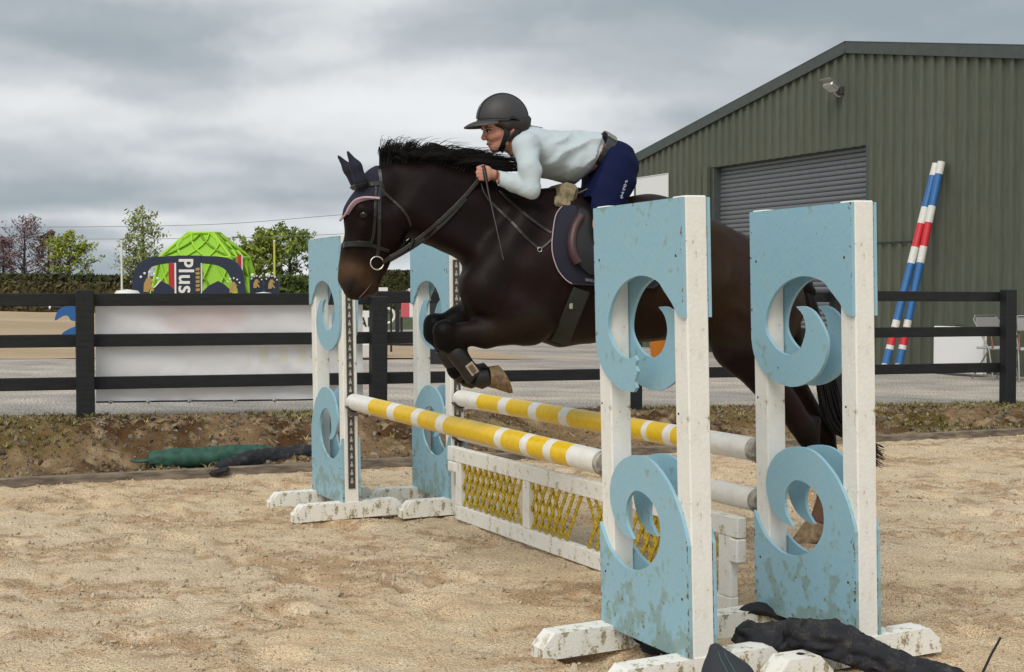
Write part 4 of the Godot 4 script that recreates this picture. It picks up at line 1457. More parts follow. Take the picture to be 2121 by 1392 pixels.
func build_horse():
	build_horse_sdf()
	var o = thing("horse", "dark bay horse jumping over the poles with forelegs tucked up", "horse")
	o.transform = hxf
	var lo = hp(690, 300, 0.0)
	var hi = hp(1790, 300, 0.0)
	var clo = Vector3(lo.x - 0.02, hp(1690, 1105, 0.14).y, -0.36)
	var chi = Vector3(hi.x, hp(700, 300, 0).y + 0.03, 0.36)
	var mn := FastNoiseLite.new()
	mn.seed = 14
	mn.frequency = 4.2
	mn.fractal_octaves = 2
	var musc = func(p: Vector3): return absf(mn.get_noise_3d(p.x * 1.0 + p.y * 0.5, p.y * 0.8, p.z * 0.7)) * 0.013 - 0.003
	var body = nets(hs, clo, chi, 0.0135, 0.0, null, musc)
	M.coat = mat(Color(1, 1, 1), 0.50, {vc = true, spec = 0.23, tex = T.soft, tri = 1.6, nrm = T.grain_n, ns = 0.12})
	part("body", body, M.coat, o)
	# hooves
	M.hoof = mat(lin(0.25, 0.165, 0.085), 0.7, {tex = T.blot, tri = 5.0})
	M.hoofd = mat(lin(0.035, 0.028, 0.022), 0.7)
	M.sole = mat(lin(0.07, 0.052, 0.035), 0.95, {tex = T.blot, tri = 6.0})
	hoof(o, hp(1012, 777, 0.13), hp(1046, 775, 0.13), Vector3(0.1, -1, 0), M.hoof, M.sole)
	hoof(o, hp(985, 772, -0.13), hp(1016, 768, -0.13), Vector3(0.1, -1, 0), M.hoofd, M.sole)
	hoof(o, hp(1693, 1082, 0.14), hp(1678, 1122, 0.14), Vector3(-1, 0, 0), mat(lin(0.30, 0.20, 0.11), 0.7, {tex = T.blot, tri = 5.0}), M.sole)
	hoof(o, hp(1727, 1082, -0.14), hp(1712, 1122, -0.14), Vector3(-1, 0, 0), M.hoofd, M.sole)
	# eyes
	var sp := SphereMesh.new()
	sp.radius = 0.021
	sp.height = 0.042
	for s in [1.0, -1.0]:
		var e = on_horse(754, 445, -0.014)
		part("eye", sp, mat(lin(0.006, 0.004, 0.003), 0.08), o, Transform3D(Basis(), Vector3(e.x, e.y, e.z * s)))
		var ns = on_horse(722, 592, -0.006)
		part("nostril", sp, mat(lin(0.004, 0.003, 0.003), 0.9), o, Transform3D(Basis.from_scale(Vector3(0.75, 1.15, 0.4)), Vector3(ns.x, ns.y, ns.z * s)))
	part("mouth", tube([on_horse(744, 617, 0.0), on_horse(753, 608, 0.0), on_horse(763, 596, 0.0), on_horse(770, 586, 0.0)], [0.003, 0.004, 0.003, 0.001], 6), mat(lin(0.10, 0.05, 0.045), 0.6), o)
	# mane: strands rooted on the crest, blown up and back
	rng.seed = 90
	var st := st_new()
	for cl in 150:
		var u = (cl + rng.randf()) / 150.0
		var hgt = lerpf(48, 34, u) * rng.randf_range(0.5, 1.12) * (1.0 if u < 0.8 else 0.8)
		var back = lerpf(14, 70, smoothstep(0.05, 0.85, u)) * rng.randf_range(0.65, 1.3)
		var dz = rng.randf_range(-0.035, 0.055)
		if u < 0.05:
			back *= rng.randf_range(-0.5, 0.6)
			hgt *= 0.95
		var lift = rng.randf_range(0.72, 1.06)
		for k in 20:
			var uu = clampf(u + rng.randf_range(-0.02, 0.02), 0, 1)
			var rx = lerpf(786, 994, uu)
			var ry = lerpf(347, 368, uu) - sin(uu * PI) * 9.0
			var root = hp(rx, ry + rng.randf_range(3, 16), rng.randf_range(-0.022, 0.036))
			var j = rng.randf_range(0.75, 1.15)
			var jz = dz + rng.randf_range(-0.02, 0.02)
			var p1 = hp(rx + back * 0.20, ry - hgt * 0.60 * j, jz * 0.5)
			var p2 = hp(rx + back * 0.55, ry - hgt * 0.95 * j, jz * 0.85)
			var p3 = hp(rx + back * 0.95, ry - hgt * lerpf(1.0, lift, 0.6) * j, jz)
			var p4 = hp(rx + back * 1.35 * j, ry - hgt * lift * 0.9 * j, jz * 1.1)
			var r0 = rng.randf_range(0.0011, 0.0024)
			add_tube(st, spline([root, p1, p2, p3, p4], 2), [r0, r0, r0 * 0.95, r0 * 0.9, r0 * 0.8, r0 * 0.65, r0 * 0.5, r0 * 0.3, 0.0004], 4, 0.6, Vector3(0, 0, 1), false)
	M.hair = mat(lin(0.007, 0.006, 0.0063), 0.5, {spec = 0.35})
	for i in 110:                                  # loose wisps standing off the crest
		var u = rng.randf()
		var rx = lerpf(784, 994, u)
		var ry = lerpf(345, 366, u) - sin(u * PI) * 9.0
		var hg = lerpf(56, 42, u) * rng.randf_range(0.75, 1.15)
		var bk = lerpf(6, 66, u) * rng.randf_range(0.5, 1.4)
		var zz = rng.randf_range(-0.03, 0.05)
		add_tube(st, spline([hp(rx, ry + 6, 0.0), hp(rx + bk * 0.25, ry - hg * 0.65, zz * 0.5), hp(rx + bk * 0.7, ry - hg, zz), hp(rx + bk * 1.3, ry - hg * rng.randf_range(0.8, 1.12), zz * 1.2)], 3), [0.0014, 0.0014, 0.0014, 0.0013, 0.0012, 0.0011, 0.001, 0.0008, 0.0006, 0.0003], 3, 1.0, Vector3(0, 0, 1), false)
	part("mane", done(st), M.hair, o)
	# tail
	st = st_new()
	for i in 300:
		var a = rng.randf()
		var z0 = rng.randf_range(-0.035, 0.035)
		var root = hp(1668 + rng.randf_range(-8, 14), 590 + rng.randf_range(-6, 22), z0 * 0.6)
		var sp_ = rng.randf_range(-1, 1)
		var e = rng.randf_range(0.72, 1.0)
		var pts = spline([root, hp(1690 + sp_ * 10, 660 , z0), hp(1708 + sp_ * 20, 770, z0 * 1.6), hp(1726 + sp_ * 22 + a * 10, 870, z0 * 2.0), hp(1768 + sp_ * 24 + a * 20, 920 + sp_ * 14, z0 * 2.2), hp(1800 + a * 10, 935 + sp_ * 20, z0 * 2.3), hp(1832 + rng.randf_range(-16, 12), 952 + sp_ * 24, z0 * 2.4)], 3)
		var n = int(pts.size() * e)
		pts = pts.slice(0, maxi(n, 8))
		var rr = []
		for k in pts.size(): rr.append(lerpf(0.0055, 0.0012, float(k) / pts.size()))
		add_tube(st, pts, rr, 4, 0.7, Vector3(0, 0, 1), false)
	part("tail", done(st), M.hair, o)
	return o
func grad(sd, p: Vector3) -> Vector3:
	var e = 0.004
	var c = sd.ev(sd.all, p)
	return Vector3(sd.ev(sd.all, p + Vector3(e, 0, 0)) - c, sd.ev(sd.all, p + Vector3(0, e, 0)) - c, sd.ev(sd.all, p + Vector3(0, 0, e)) - c).normalized()
func add_ribbon(st, pts, ns, w, t):
	# flat strap: rectangle section swept along pts, ns = outward normals
	st.set_smooth_group(-1)
	var R = []
	var m = pts.size()
	for i in m:
		var tg = (pts[mini(i + 1, m - 1)] - pts[maxi(i - 1, 0)]).normalized()
		var s = tg.cross(ns[i]).normalized() * w * 0.5
		var n = ns[i] * t * 0.5
		R.append([pts[i] - s - n, pts[i] - s + n * 0.7, pts[i] - s * 0.8 + n, pts[i] + s * 0.8 + n, pts[i] + s + n * 0.7, pts[i] + s - n])
	for i in m - 1:
		for k in 6:
			quad(st, R[i][k], R[i + 1][k], R[i + 1][(k + 1) % 6], R[i][(k + 1) % 6])
	for e in [0, m - 1]:
		for k in range(1, 5):
			for p in [R[e][0], R[e][k], R[e][k + 1]]: st.add_vertex(p)
func skin_path(pix, sub, off):
	var v = []
	for p in pix: v.append(Vector2(p[0], p[1]))
	v = spline(v, sub)
	var pts = []
	var ns = []
	for p in v:
		var q = on_horse(p.x, p.y, off)
		pts.append(q)
		ns.append(grad(hs, q))
	return [pts, ns]
func mir(a):
	var o = []
	for p in a: o.append(Vector3(p.x, p.y, -p.z))
	return o
func rev(a):
	var o = a.duplicate()
	o.reverse()
	return o
# strap on the near side and its mirror image; joined across the midline when loop is set
func strap(parent, called, pix, w, t, m, loop = false, sub = 3):
	var pn = skin_path(pix, sub, t * 0.5)
	if loop:
		var st := st_new()
		add_ribbon(st, pn[0] + rev(mir(pn[0])), pn[1] + rev(mir(pn[1])), w, t)
		part(called, done(st), m, parent)
	else:
		for s in 2:
			var st := st_new()
			if s == 0: add_ribbon(st, pn[0], pn[1], w, t)
			else: add_ribbon(st, mir(pn[0]), mir(pn[1]), w, t)
			part(called, done(st), m, parent)
# cloth sheet lying on the flank between a front and a back outline (pixel lists from top to bottom), both sides, joined over the spine
func flank_sheet(front, back, off, nu = 26, nv = 22) -> Array:
	var f = spline(front, 6)
	var bk = spline(back, 6)
	var rows = []
	for j in nv + 1:
		var v = float(j) / nv
		var a = f[mini(int(round(v * (f.size() - 1))), f.size() - 1)]
		var c = bk[mini(int(round(v * (bk.size() - 1))), bk.size() - 1)]
		var row = []
		for i in nu + 1:
			var u = float(i) / nu
			var q = hp(lerpf(a.x, c.x, u), lerpf(a.y, c.y, u), 0.2)
			var z = 0.6
			for k in 30:
				var e = hs.ev(hs.all, Vector3(q.x, q.y, z)) - off
				if e < 0.001: break
				z -= e * 0.6
				if z < 0.02: break
			row.append(Vector3(q.x, q.y, maxf(z, 0.02)))
		rows.append(row)
	return rows
func sheet_mesh(rows, thick, arch) -> ArrayMesh:
	var st := st_new()
	st.set_smooth_group(0)
	var nu = rows[0].size() - 1
	var nv = rows.size() - 1
	# full strip: far bottom .. spine .. near bottom
	var full = []
	for j in range(nv, -1, -1):
		var r = []
		for p in rows[j]: r.append(Vector3(p.x, p.y, -p.z))
		full.append(r)
	var top = []
	for p in rows[0]: top.append(Vector3(p.x, p.y + arch, 0))
	var tq = []
	var tq2 = []
	for p in rows[0]:
		tq.append(Vector3(p.x, p.y + arch * 0.8, -p.z * 0.5))
		tq2.append(Vector3(p.x, p.y + arch * 0.8, p.z * 0.5))
	full.append(tq)
	full.append(top)
	full.append(tq2)
	for j in nv + 1: full.append(rows[j])
	var m = full.size()
	for side in 2:
		for j in m - 1:
			for i in nu:
				var P = [full[j][i], full[j + 1][i], full[j + 1][i + 1], full[j][i + 1]]
				if side == 1:
					for k in 4:
						var p = P[k]
						var c = Vector3(0, p.y - 0.35, p.z) if absf(p.z) < 0.08 else Vector3(0, 0.15, signf(p.z))
						P[k] = p - c.normalized() * thick
					P = [P[3], P[2], P[1], P[0]]
				quad(st, P[0], P[1], P[2], P[3])
	# edge walls
	var wall = func(a, b2):
		var da = (Vector3(0, 1, 0) if absf(a.z) < 0.08 else Vector3(0, 0.15, signf(a.z)).normalized()) * thick
		var db = (Vector3(0, 1, 0) if absf(b2.z) < 0.08 else Vector3(0, 0.15, signf(b2.z)).normalized()) * thick
		quad(st, a, a - da, b2 - db, b2)
	for j in m - 1:
		wall.call(full[j][0], full[j + 1][0])
		wall.call(full[j][nu], full[j + 1][nu])
	for i in nu:
		wall.call(full[0][i], full[0][i + 1])
		wall.call(full[m - 1][i], full[m - 1][i + 1])
	return done(st)
func V(a): 
	var o = []
	for p in a: o.append(Vector2(p[0], p[1]))
	return o
func build_tack():
	var leather = mat(lin(0.0085, 0.008, 0.008), 0.38, {spec = 0.5, tex = T.soft, tri = 4.0})
	var brownl = mat(lin(0.016, 0.012, 0.010), 0.42, {spec = 0.5, tex = T.soft, tri = 4.0})
	var steel = mat(lin(0.62, 0.60, 0.56), 0.22, {metal = 0.95})
	var navy = mat(lin(0.0085, 0.0095, 0.024), 0.85, {tex = T.soft, tri = 6.0, rim = 0.2, nrm = T.grain_n, ns = 0.3})
	var pink = mat(lin(0.44, 0.31, 0.36), 0.6)
	# bridle
	var o = thing("bridle", "dark leather bridle with padded noseband, steel bit rings and reins on the horse", "bridle")
	o.transform = hxf
	strap(o, "browband", [[786, 380], [768, 381], [750, 383], [733, 387]], 0.022, 0.012, leather, true)
	strap(o, "cheekpiece", [[786, 352], [789, 375], [787, 400], [786, 440], [786, 480], [784, 515], [781, 534]], 0.017, 0.007, leather)
	strap(o, "noseband_strap", [[779, 385], [778, 420], [776, 460], [773, 490], [768, 505]], 0.014, 0.006, leather)
	strap(o, "throatlash", [[789, 392], [808, 410], [830, 430], [846, 452], [851, 468]], 0.012, 0.006, brownl)
	strap(o, "noseband", [[770, 506], [752, 505], [735, 505], [722, 506], [715, 508]], 0.026, 0.017, leather, true)
	strap(o, "chin_strap", [[768, 508], [790, 515], [806, 520]], 0.016, 0.006, leather)
	var bitp = on_horse(781, 545, 0.010)
	for s in [1.0, -1.0]:
		var tor := TorusMesh.new()
		tor.inner_radius = 0.0265
		tor.outer_radius = 0.0335
		tor.rings = 28
		tor.ring_segments = 8
		part("bit_ring", tor, steel, o, Transform3D(Basis(Vector3(1, 0, 0), PI / 2 * 0.93) , Vector3(bitp.x, bitp.y, bitp.z * s)))
		var h0 = Vector3(bitp.x + 0.025, bitp.y, (bitp.z + 0.004) * s)
		var rp = [h0]
		for e in [[808, 533], [830, 521], [855, 504], [880, 484], [905, 463], [930, 440], [955, 415], [975, 393]]:
			var w = hp(e[0], e[1], 0.105)
			if e[0] > 865: w = on_horse(e[0], e[1], 0.010)
			rp.append(Vector3(w.x, w.y, w.z * s))
		rp.append(hp(992, 372, 0.105) if s > 0 else hp(985, 366, -0.105))
		var pts = spline(rp, 3)
		var ns = []
		for k in pts.size(): ns.append(Vector3(0.2, 0.3, s).normalized())
		var st := st_new()
		add_ribbon(st, pts, ns, 0.017, 0.006)
		var rein = part("rein", done(st), brownl, o)
		var rs = hp(853, 505, 0.108)
		part("rein_stop", bbox(Vector3(0.016, 0.055, 0.024), 0.006), leather, rein, Transform3D(Basis(Vector3(0, 0, 1), -0.35), Vector3(rs.x, rs.y, rs.z * s)))
		var p2 = []
		for e in [[806, 541, 0.08], [845, 519, 0.09], [880, 496, 0.10], [905, 475, 0.10], [935, 446, 0.10], [965, 412, 0.10]]:
			var w = hp(e[0], e[1], e[2])
			if e[0] > 870: w = on_horse(e[0], e[1], 0.006)
			p2.append(Vector3(w.x, w.y, w.z * s))
		p2 = spline(p2, 4)
		ns = []
		for k in p2.size(): ns.append(Vector3(0.2, 0.3, s).normalized())
		var s2 := st_new()
		add_ribbon(s2, p2, ns, 0.014, 0.005)
		part("martingale_strap", done(s2), brownl, o)
	# slack of the reins below the hands
	var lp = []
	for e in [[997, 378, 0.10], [1003, 398, 0.12], [1016, 418, 0.16]]: lp.append(hp(e[0], e[1], e[2]))
	part("rein_loop", tube(spline(lp, 4), 0.006, 6, 0.4), brownl, o)
	# breastplate
	var bp = thing("breastplate", "thin dark leather breastplate across the horse's shoulder", "breastplate")
	bp.transform = hxf
	strap(bp, "neck_strap", [[1010, 412], [1030, 432], [1060, 460], [1090, 493], [1117, 516]], 0.013, 0.006, brownl)
	strap(bp, "shoulder_strap", [[1035, 395], [1060, 420], [1095, 450], [1128, 474], [1142, 482]], 0.013, 0.006, brownl)
	strap(bp, "girth_strap", [[1118, 516], [1130, 508], [1145, 494]], 0.012, 0.006, brownl)
	var rg = on_horse(1118, 517, 0.008)
	for s in [1.0, -1.0]:
		var tor := TorusMesh.new()
		tor.inner_radius = 0.008
		tor.outer_radius = 0.012
		part("ring", tor, steel, bp, Transform3D(Basis(Vector3(1, 0, 0), PI / 2), Vector3(rg.x, rg.y, rg.z * s)))
	# ear bonnet: knitted hood over ears and forehead
	var eb = thing("ear_bonnet", "navy knitted ear bonnet with pink trim on the horse's head", "ear bonnet")
	eb.transform = hxf
	var A = hp(698, 462)
	var Bp = hp(736, 417)
	var C = hp(795, 411)
	var D = hp(779, 330)
	var clip = func(p: Vector3):
		var yl = lerpf(A.y, Bp.y, clampf((p.x - A.x) / (Bp.x - A.x), 0, 1)) if p.x < Bp.x else lerpf(Bp.y, C.y, (p.x - Bp.x) / (C.x - Bp.x))
		var xb = lerpf(C.x, D.x, (p.y - C.y) / (D.y - C.y))
		return maxf(yl - p.y, p.x - xb)
	part("hood", nets(hs, hp(690, 470) + Vector3(0, 0, -0.16), hp(800, 300) + Vector3(0, 0, 0.16), 0.0065, 0.005, clip), mat(lin(0.011, 0.013, 0.030), 0.9, {tex = T.soft, tri = 8.0, rim = 0.15, nrm = T.grain_n, ns = 0.3}), eb)
	strap(eb, "trim", [[786, 411], [765, 410], [750, 412], [737, 417], [727, 428], [719, 442]], 0.011, 0.020, pink, true)
	var tp = hp(704, 457, 0.0)
	var t0 = on_horse(722, 438, 0.006)
	var st := st_new()
	for s in [1.0, -1.0]:
		var q = on_horse(732, 422, 0.006)
		for p in [Vector3(t0.x, t0.y, t0.z * s), tp, Vector3(q.x, q.y, q.z * s)]: st.add_vertex(p)
		for p in [Vector3(q.x, q.y, q.z * s), tp, hp(727, 412, 0.0)]: st.add_vertex(p)
		part("trim", tube([Vector3(t0.x, t0.y, t0.z * s), tp], 0.005, 6), pink, eb)
	part("point", done(st), navy, eb)
	# saddle pad
	var sp = thing("saddle_pad", "navy saddle pad with pale pink piping under the saddle", "saddle pad")
	sp.transform = hxf
	var front = V([[1166, 427], [1150, 445], [1139, 480], [1134, 520], [1142, 555], [1158, 578], [1172, 588]])
	var back = V([[1352, 440], [1356, 470], [1360, 500], [1362, 530], [1360, 560], [1352, 585], [1340, 596]])
	var rows = flank_sheet(front, back, 0.014)
	part("cloth", sheet_mesh(rows, 0.012, 0.05), navy, sp)
	for s in [1.0, -1.0]:
		var pe = []
		for r in rows: pe.append(Vector3(r[0].x, r[0].y, (r[0].z + 0.004) * s))
		part("piping", tube(pe, 0.003, 6), pink, sp)
		var pb = []
		for q in rows[rows.size() - 1]: pb.append(Vector3(q.x, q.y, (q.z + 0.002) * s))
		part("binding", tube(pb, 0.005, 6), leather, sp)
	var tx = text_mesh("WALDTARR", 0.014, 0.001, false)
	var lp0 = rows[rows.size() - 1][6]
	part("lettering", tx, mat(lin(0.3, 0.29, 0.31), 0.6), sp, Transform3D(Basis(Vector3(0, 0, 1), -0.10), lp0 + Vector3(0.02, 0.018, 0.008)))
	var hpad = thing("half_pad", "beige wool half pad bunched up in front of the saddle", "saddle pad")
	hpad.transform = hxf
	var flm = mat(lin(0.36, 0.30, 0.18), 1.0, {tex = T.blot, tri = 5.0, nrm = T.grain_n, ns = 0.8})
	part("fleece", bbox(Vector3(0.088, 0.10, 0.30), 0.022), flm, hpad, Transform3D(Basis(Vector3(0, 0, 1), -0.28), hp(1161, 405, 0.0)))
	for s in [1.0, -1.0]:
		part("fleece_flap", bbox(Vector3(0.085, 0.06, 0.03), 0.012), flm, hpad, Transform3D(Basis(Vector3(0, 0, 1), -0.28) * Basis(Vector3(1, 0, 0), -0.5 * s), hp(1166, 420, 0.15 * s)))
	part("panel", bbox(Vector3(0.22, 0.03, 0.22), 0.012), mat(lin(0.30, 0.25, 0.15), 1.0), hpad, Transform3D(Basis(Vector3(0, 0, 1), -0.25), hp(1205, 424, 0.0)))
	# saddle
	var sd = thing("saddle", "black leather jumping saddle under the rider", "saddle")
	sd.transform = hxf
	var fl = flank_sheet(V([[1196, 432], [1184, 455], [1176, 490], [1176, 520], [1186, 550], [1206, 570]]), V([[1300, 440], [1296, 470], [1292, 500], [1285, 530], [1275, 555], [1262, 572]]), 0.034)
	part("flap", sheet_mesh(fl, 0.010, 0.06), leather, sd)
	var ss = Sdf.new()
	ss.bone(hp(1196, 412, 0), hp(1245, 428, 0), 0.055, 0.055, 0.62, 0.05)
	ss.bone(hp(1245, 430, 0), hp(1296, 434, 0), 0.055, 0.055, 0.45, 0.05)
	part("seat", nets(ss, hp(1150, 470) + Vector3(0, 0, -0.2), hp(1370, 370) + Vector3(0, 0, 0.2), 0.013), leather, sd)
	for s in [1.0, -1.0]:
		var kr = []
		for e in [[1203, 448], [1190, 470], [1184, 500], [1187, 525], [1197, 545]]:
			var q = on_horse(e[0], e[1], 0.045)
			kr.append(Vector3(q.x, q.y, q.z * s))
		part("knee_roll", tube(spline(kr, 4), 0.024, 10, 0.8), mat(lin(0.060, 0.024, 0.026), 0.45, {tex = T.soft, tri = 4.0}), sd)
		var sl = []
		for e in [[1252, 450], [1258, 520], [1268, 590]]:
			var q = on_horse(e[0], e[1], 0.05)
			sl.append(Vector3(q.x, q.y, q.z * s))
		part("stirrup_leather", tube(sl, 0.012, 6, 0.3), leather, sd)
		var c = hp(1268, 622, 0.36 * s)
		part("stirrup_iron", tube(spline([c + Vector3(-0.06, -0.05, 0), c + Vector3(-0.05, 0.03, 0), c + Vector3(0, 0.08, 0), c + Vector3(0.05, 0.03, 0), c + Vector3(0.06, -0.05, 0), c + Vector3(-0.06, -0.05, 0)], 4), 0.008, 6), steel, sd)
	part("rail_cord", tube([hp(1190, 404, 0.10), hp(1215, 392, 0.12), hp(1236, 390, 0.13)], 0.004, 6), mat(lin(0.12, 0.1, 0.09), 0.5), sd)
	var gi = thing("girth", "grey green elastic girth strap round the horse's belly", "girth")
	gi.transform = hxf
	strap(gi, "band", [[1205, 600], [1193, 630], [1180, 660], [1168, 690], [1160, 708]], 0.085, 0.012, mat(lin(0.022, 0.024, 0.019), 0.7, {tex = T.soft, tri = 6.0}), true)
	part("buckle", bbox(Vector3(0.018, 0.035, 0.010), 0.003), steel, gi, Transform3D(Basis(), on_horse(1183, 632, 0.014)))
	# boots on the tucked forelegs
	var shell = mat(lin(0.011, 0.010, 0.010), 0.5, {tex = T.soft, tri = 6.0})
	for e in [[0.13, 0.0, 0.0, "dark tendon boot with a pale buckle plate on the horse's near foreleg"], [-0.13, -22.0, -1.0, "dark tendon boot on the horse's far foreleg"]]:
		var z = e[0]
		var tbt = thing("tendon_boot", e[3], "horse boot", Vector3.ZERO, 0, "boots on the horse's forelegs")
		tbt.transform = hxf
		var st3 := st_new()
		add_tube(st3, spline([hp(938 + e[1], 722, z), hp(956 + e[1], 746, z), hp(972 + e[1], 767, z), hp(984 + e[1], 778, z)], 4), [0.036, 0.040, 0.043, 0.043, 0.042, 0.041, 0.040, 0.040, 0.042, 0.045, 0.047, 0.048, 0.044], 16, 1.05)
		part("shell", done(st3), shell, tbt)
		if z > 0:
			var bpz = z + 0.042
			part("plate", bbox(Vector3(0.058, 0.040, 0.008), 0.002), mat(lin(0.36, 0.29, 0.20), 0.5), tbt, Transform3D(Basis(Vector3(0, 0, 1), -0.95), hp(978, 764, bpz)))
			part("strap", bbox(Vector3(0.040, 0.022, 0.011), 0.002), mat(lin(0.12, 0.09, 0.06), 0.6), tbt, Transform3D(Basis(Vector3(0, 0, 1), -0.95), hp(978, 764, bpz + 0.001)))
		var fs := st_new()
		add_tube(fs, [hp(984 + e[1], 780, z), hp(998 + e[1], 784, z), hp(1010 + e[1], 780, z)], [0.047, 0.050, 0.044], 14, 1.0)
		part("fetlock_shell", done(fs), shell, tbt)
	# whip held with the reins
	var wh = thing("riding_whip", "thin dark riding whip held down along the horse's shoulder", "whip")
	wh.transform = hxf
	part("shaft", tube([hp(1003, 350, 0.13), hp(1012, 400, 0.20), hp(1028, 470, 0.30), hp(1041, 532, 0.36)], [0.006, 0.005, 0.004, 0.003], 6), leather, wh)
	part("handle", tube([hp(1001, 343, 0.125), hp(1007, 375, 0.15)], 0.009, 8), leather, wh)
	part("tip", tube([hp(1040, 528, 0.36), hp(1043, 538, 0.362)], 0.006, 6, 0.4), mat(lin(0.08, 0.07, 0.06), 0.6), wh)
func build_rider():
	var o = thing("person", "person in pale blue sweater, navy breeches and dark helmet crouched over the horse's neck", "person")
	o.transform = hxf
	var SK := Color(0.53, 0.295, 0.215)
	var SKr := Color(0.54, 0.255, 0.190)
	# ---- body: one mesh; the head and hands are meshed finer and added to the same surface
	var bs = Sdf.new()
	var b = func(sd, x1, y1, z1, r1, x2, y2, z2, r2, kz = 1.0, k = 0.03, c = SK):
		sd.bone(hp(x1, y1, z1), hp(x2, y2, z2), r1, r2, kz, k, c)
	b.call(bs, 1250, 330, 0, 0.075, 1110, 314, 0, 0.09, 0.72)
	b.call(bs, 1088, 308, 0.13, 0.05, 1088, 308, -0.13, 0.05)
	b.call(bs, 1082, 305, 0, 0.055, 1052, 282, 0, 0.052)
	for s in [1.0, -1.0]:
		b.call(bs, 1090, 305, 0.17 * s, 0.035, 1101, 390, 0.26 * s, 0.022)
		b.call(bs, 1101, 390, 0.26 * s, 0.022, 1030, 366, 0.13 * s, 0.020)
		b.call(bs, 1030, 366, 0.13 * s, 0.020, 1018, 362, 0.115 * s, 0.021)
		b.call(bs, 1270, 348, 0.08 * s, 0.07, 1244, 472, 0.25 * s, 0.045)
		b.call(bs, 1244, 472, 0.25 * s, 0.045, 1288, 600, 0.33 * s, 0.032)
		b.call(bs, 1288, 604, 0.33 * s, 0.035, 1245, 622, 0.34 * s, 0.03)
	var hd = Sdf.new()
	head_sdf(hd, b, SK, SKr)
	var st := st_new()
	nets(bs, hp(1012, 650) + Vector3(0, 0, -0.42), hp(1340, 240) + Vector3(0, 0, 0.42), 0.018, 0.0, null, null, st)
	nets(hd, hp(985, 330) + Vector3(0, 0, -0.11), hp(1105, 195) + Vector3(0, 0, 0.11), 0.0042, 0.0, null, null, st)
	for s in [1.0, -1.0]:
		var hn_ = hand_sdf(s, SK, SKr)
		nets(hn_, hp(972, 392) + Vector3(0, 0, 0.05 if s > 0 else -0.17), hp(1034, 330) + Vector3(0, 0, 0.17 if s > 0 else -0.05), 0.0042, 0.0, null, null, st)
	M.skin = mat(Color(1, 1, 1), 0.52, {vc = true, spec = 0.35})
	M.skin.subsurf_scatter_enabled = true
	M.skin.subsurf_scatter_strength = 0.12
	part("body", st.commit(), M.skin, o)
	# eyes, brows, lips, traced onto the face
	var fp = func(px, py, off, s):
		var q = on_horse(px, py, off, hd)
		return Vector3(q.x, q.y, q.z * s)
	var sp := SphereMesh.new()
	sp.radius = 0.0125
	sp.height = 0.025
	for s in [1.0, -1.0]:
		var e = fp.call(1012, 271.5, -0.0065, s)
		var eye = part("eye", sp, mat(lin(0.55, 0.50, 0.47), 0.25), o, Transform3D(Basis.from_scale(Vector3(1.0, 0.72, 1.0)), e))
		part("iris", sp, mat(lin(0.02, 0.012, 0.008), 0.2), o, Transform3D(Basis.from_scale(Vector3(0.58, 0.62, 0.62)), e + Vector3(-0.0058, -0.0004, 0.0040 * s)))
		part("lash", tube([fp.call(1006.5, 270.5, 0.0, s), fp.call(1009.5, 268.2, 0.002, s), fp.call(1014, 268.4, 0.002, s), fp.call(1018, 271, 0.0, s)], [0.0016, 0.0030, 0.0030, 0.0014], 6), mat(lin(0.02, 0.012, 0.009), 0.8), o)
		part("brow", tube([fp.call(1004.5, 265.5, 0.0, s), fp.call(1009, 263.0, 0.001, s), fp.call(1018, 264.5, 0.0, s)], [0.0030, 0.0036, 0.0015], 6), mat(lin(0.05, 0.028, 0.018), 0.9), o)
		part("lips", tube([fp.call(1010, 297.6, 0.0, s) * Vector3(1, 1, 0.0), fp.call(1012.5, 297.6, 0.0005, s), fp.call(1016.5, 298.4, 0.0005, s), fp.call(1019.5, 299.6, 0.0, s)], [0.0042, 0.0042, 0.0034, 0.0014], 8), mat(lin(0.34, 0.11, 0.09), 0.45), o)
		part("nostril", sp, mat(lin(0.05, 0.015, 0.01), 0.8), o, Transform3D(Basis.from_scale(Vector3(0.22, 0.14, 0.14)), fp.call(1004.5, 289.5, -0.0008, s)))
	# ---- hair: dark roots in front of the ear and a ponytail at the nape
	var hr = Sdf.new()
	for s in [1.0, -1.0]:
		b.call(hr, 1030, 256, 0.066 * s, 0.014, 1052, 262, 0.074 * s, 0.016)
		b.call(hr, 1052, 262, 0.070 * s, 0.016, 1084, 268, 0.05 * s, 0.026)
		b.call(hr, 1040, 250, 0.070 * s, 0.013, 1082, 254, 0.058 * s, 0.022)
	b.call(hr, 1080, 258, 0, 0.055, 1086, 268, 0, 0.035)
	part("hair", nets(hr, hp(1015, 300) + Vector3(0, 0, -0.11), hp(1112, 235) + Vector3(0, 0, 0.11), 0.007), mat(lin(0.014, 0.008, 0.005), 0.6), o)
	rng.seed = 31
	var pst := st_new()
	for i in 46:
		var z = rng.randf_range(-0.012, 0.022)
		var q = rng.randf_range(-1, 1)
		var tpts = [hp(1086, 268 + q * 2, z), hp(1098, 263 + q * 2, z), hp(1108, 264 + q * 2.5, z * 1.2), hp(1122 + rng.randf_range(-6, 3), 267 + q * 3, z * 1.3)]
		add_tube(pst, spline(tpts, 3), [0.003, 0.003, 0.003, 0.0028, 0.0026, 0.0024, 0.002, 0.0016, 0.0012, 0.0006], 4, 1.0, Vector3.UP, false)
	part("ponytail", done(pst), mat(lin(0.10, 0.042, 0.022), 0.55), o)
	# ---- helmet
	helmet(o)
	# ---- sweater
	var SW := Color(0.475, 0.555, 0.59)
	var sw = Sdf.new()
	b.call(sw, 1218, 320, 0, 0.099, 1110, 313, 0, 0.106, 0.70, 0.05, SW)
	b.call(sw, 1226, 312, 0, 0.085, 1195, 332, 0, 0.10, 0.72, 0.05, SW)
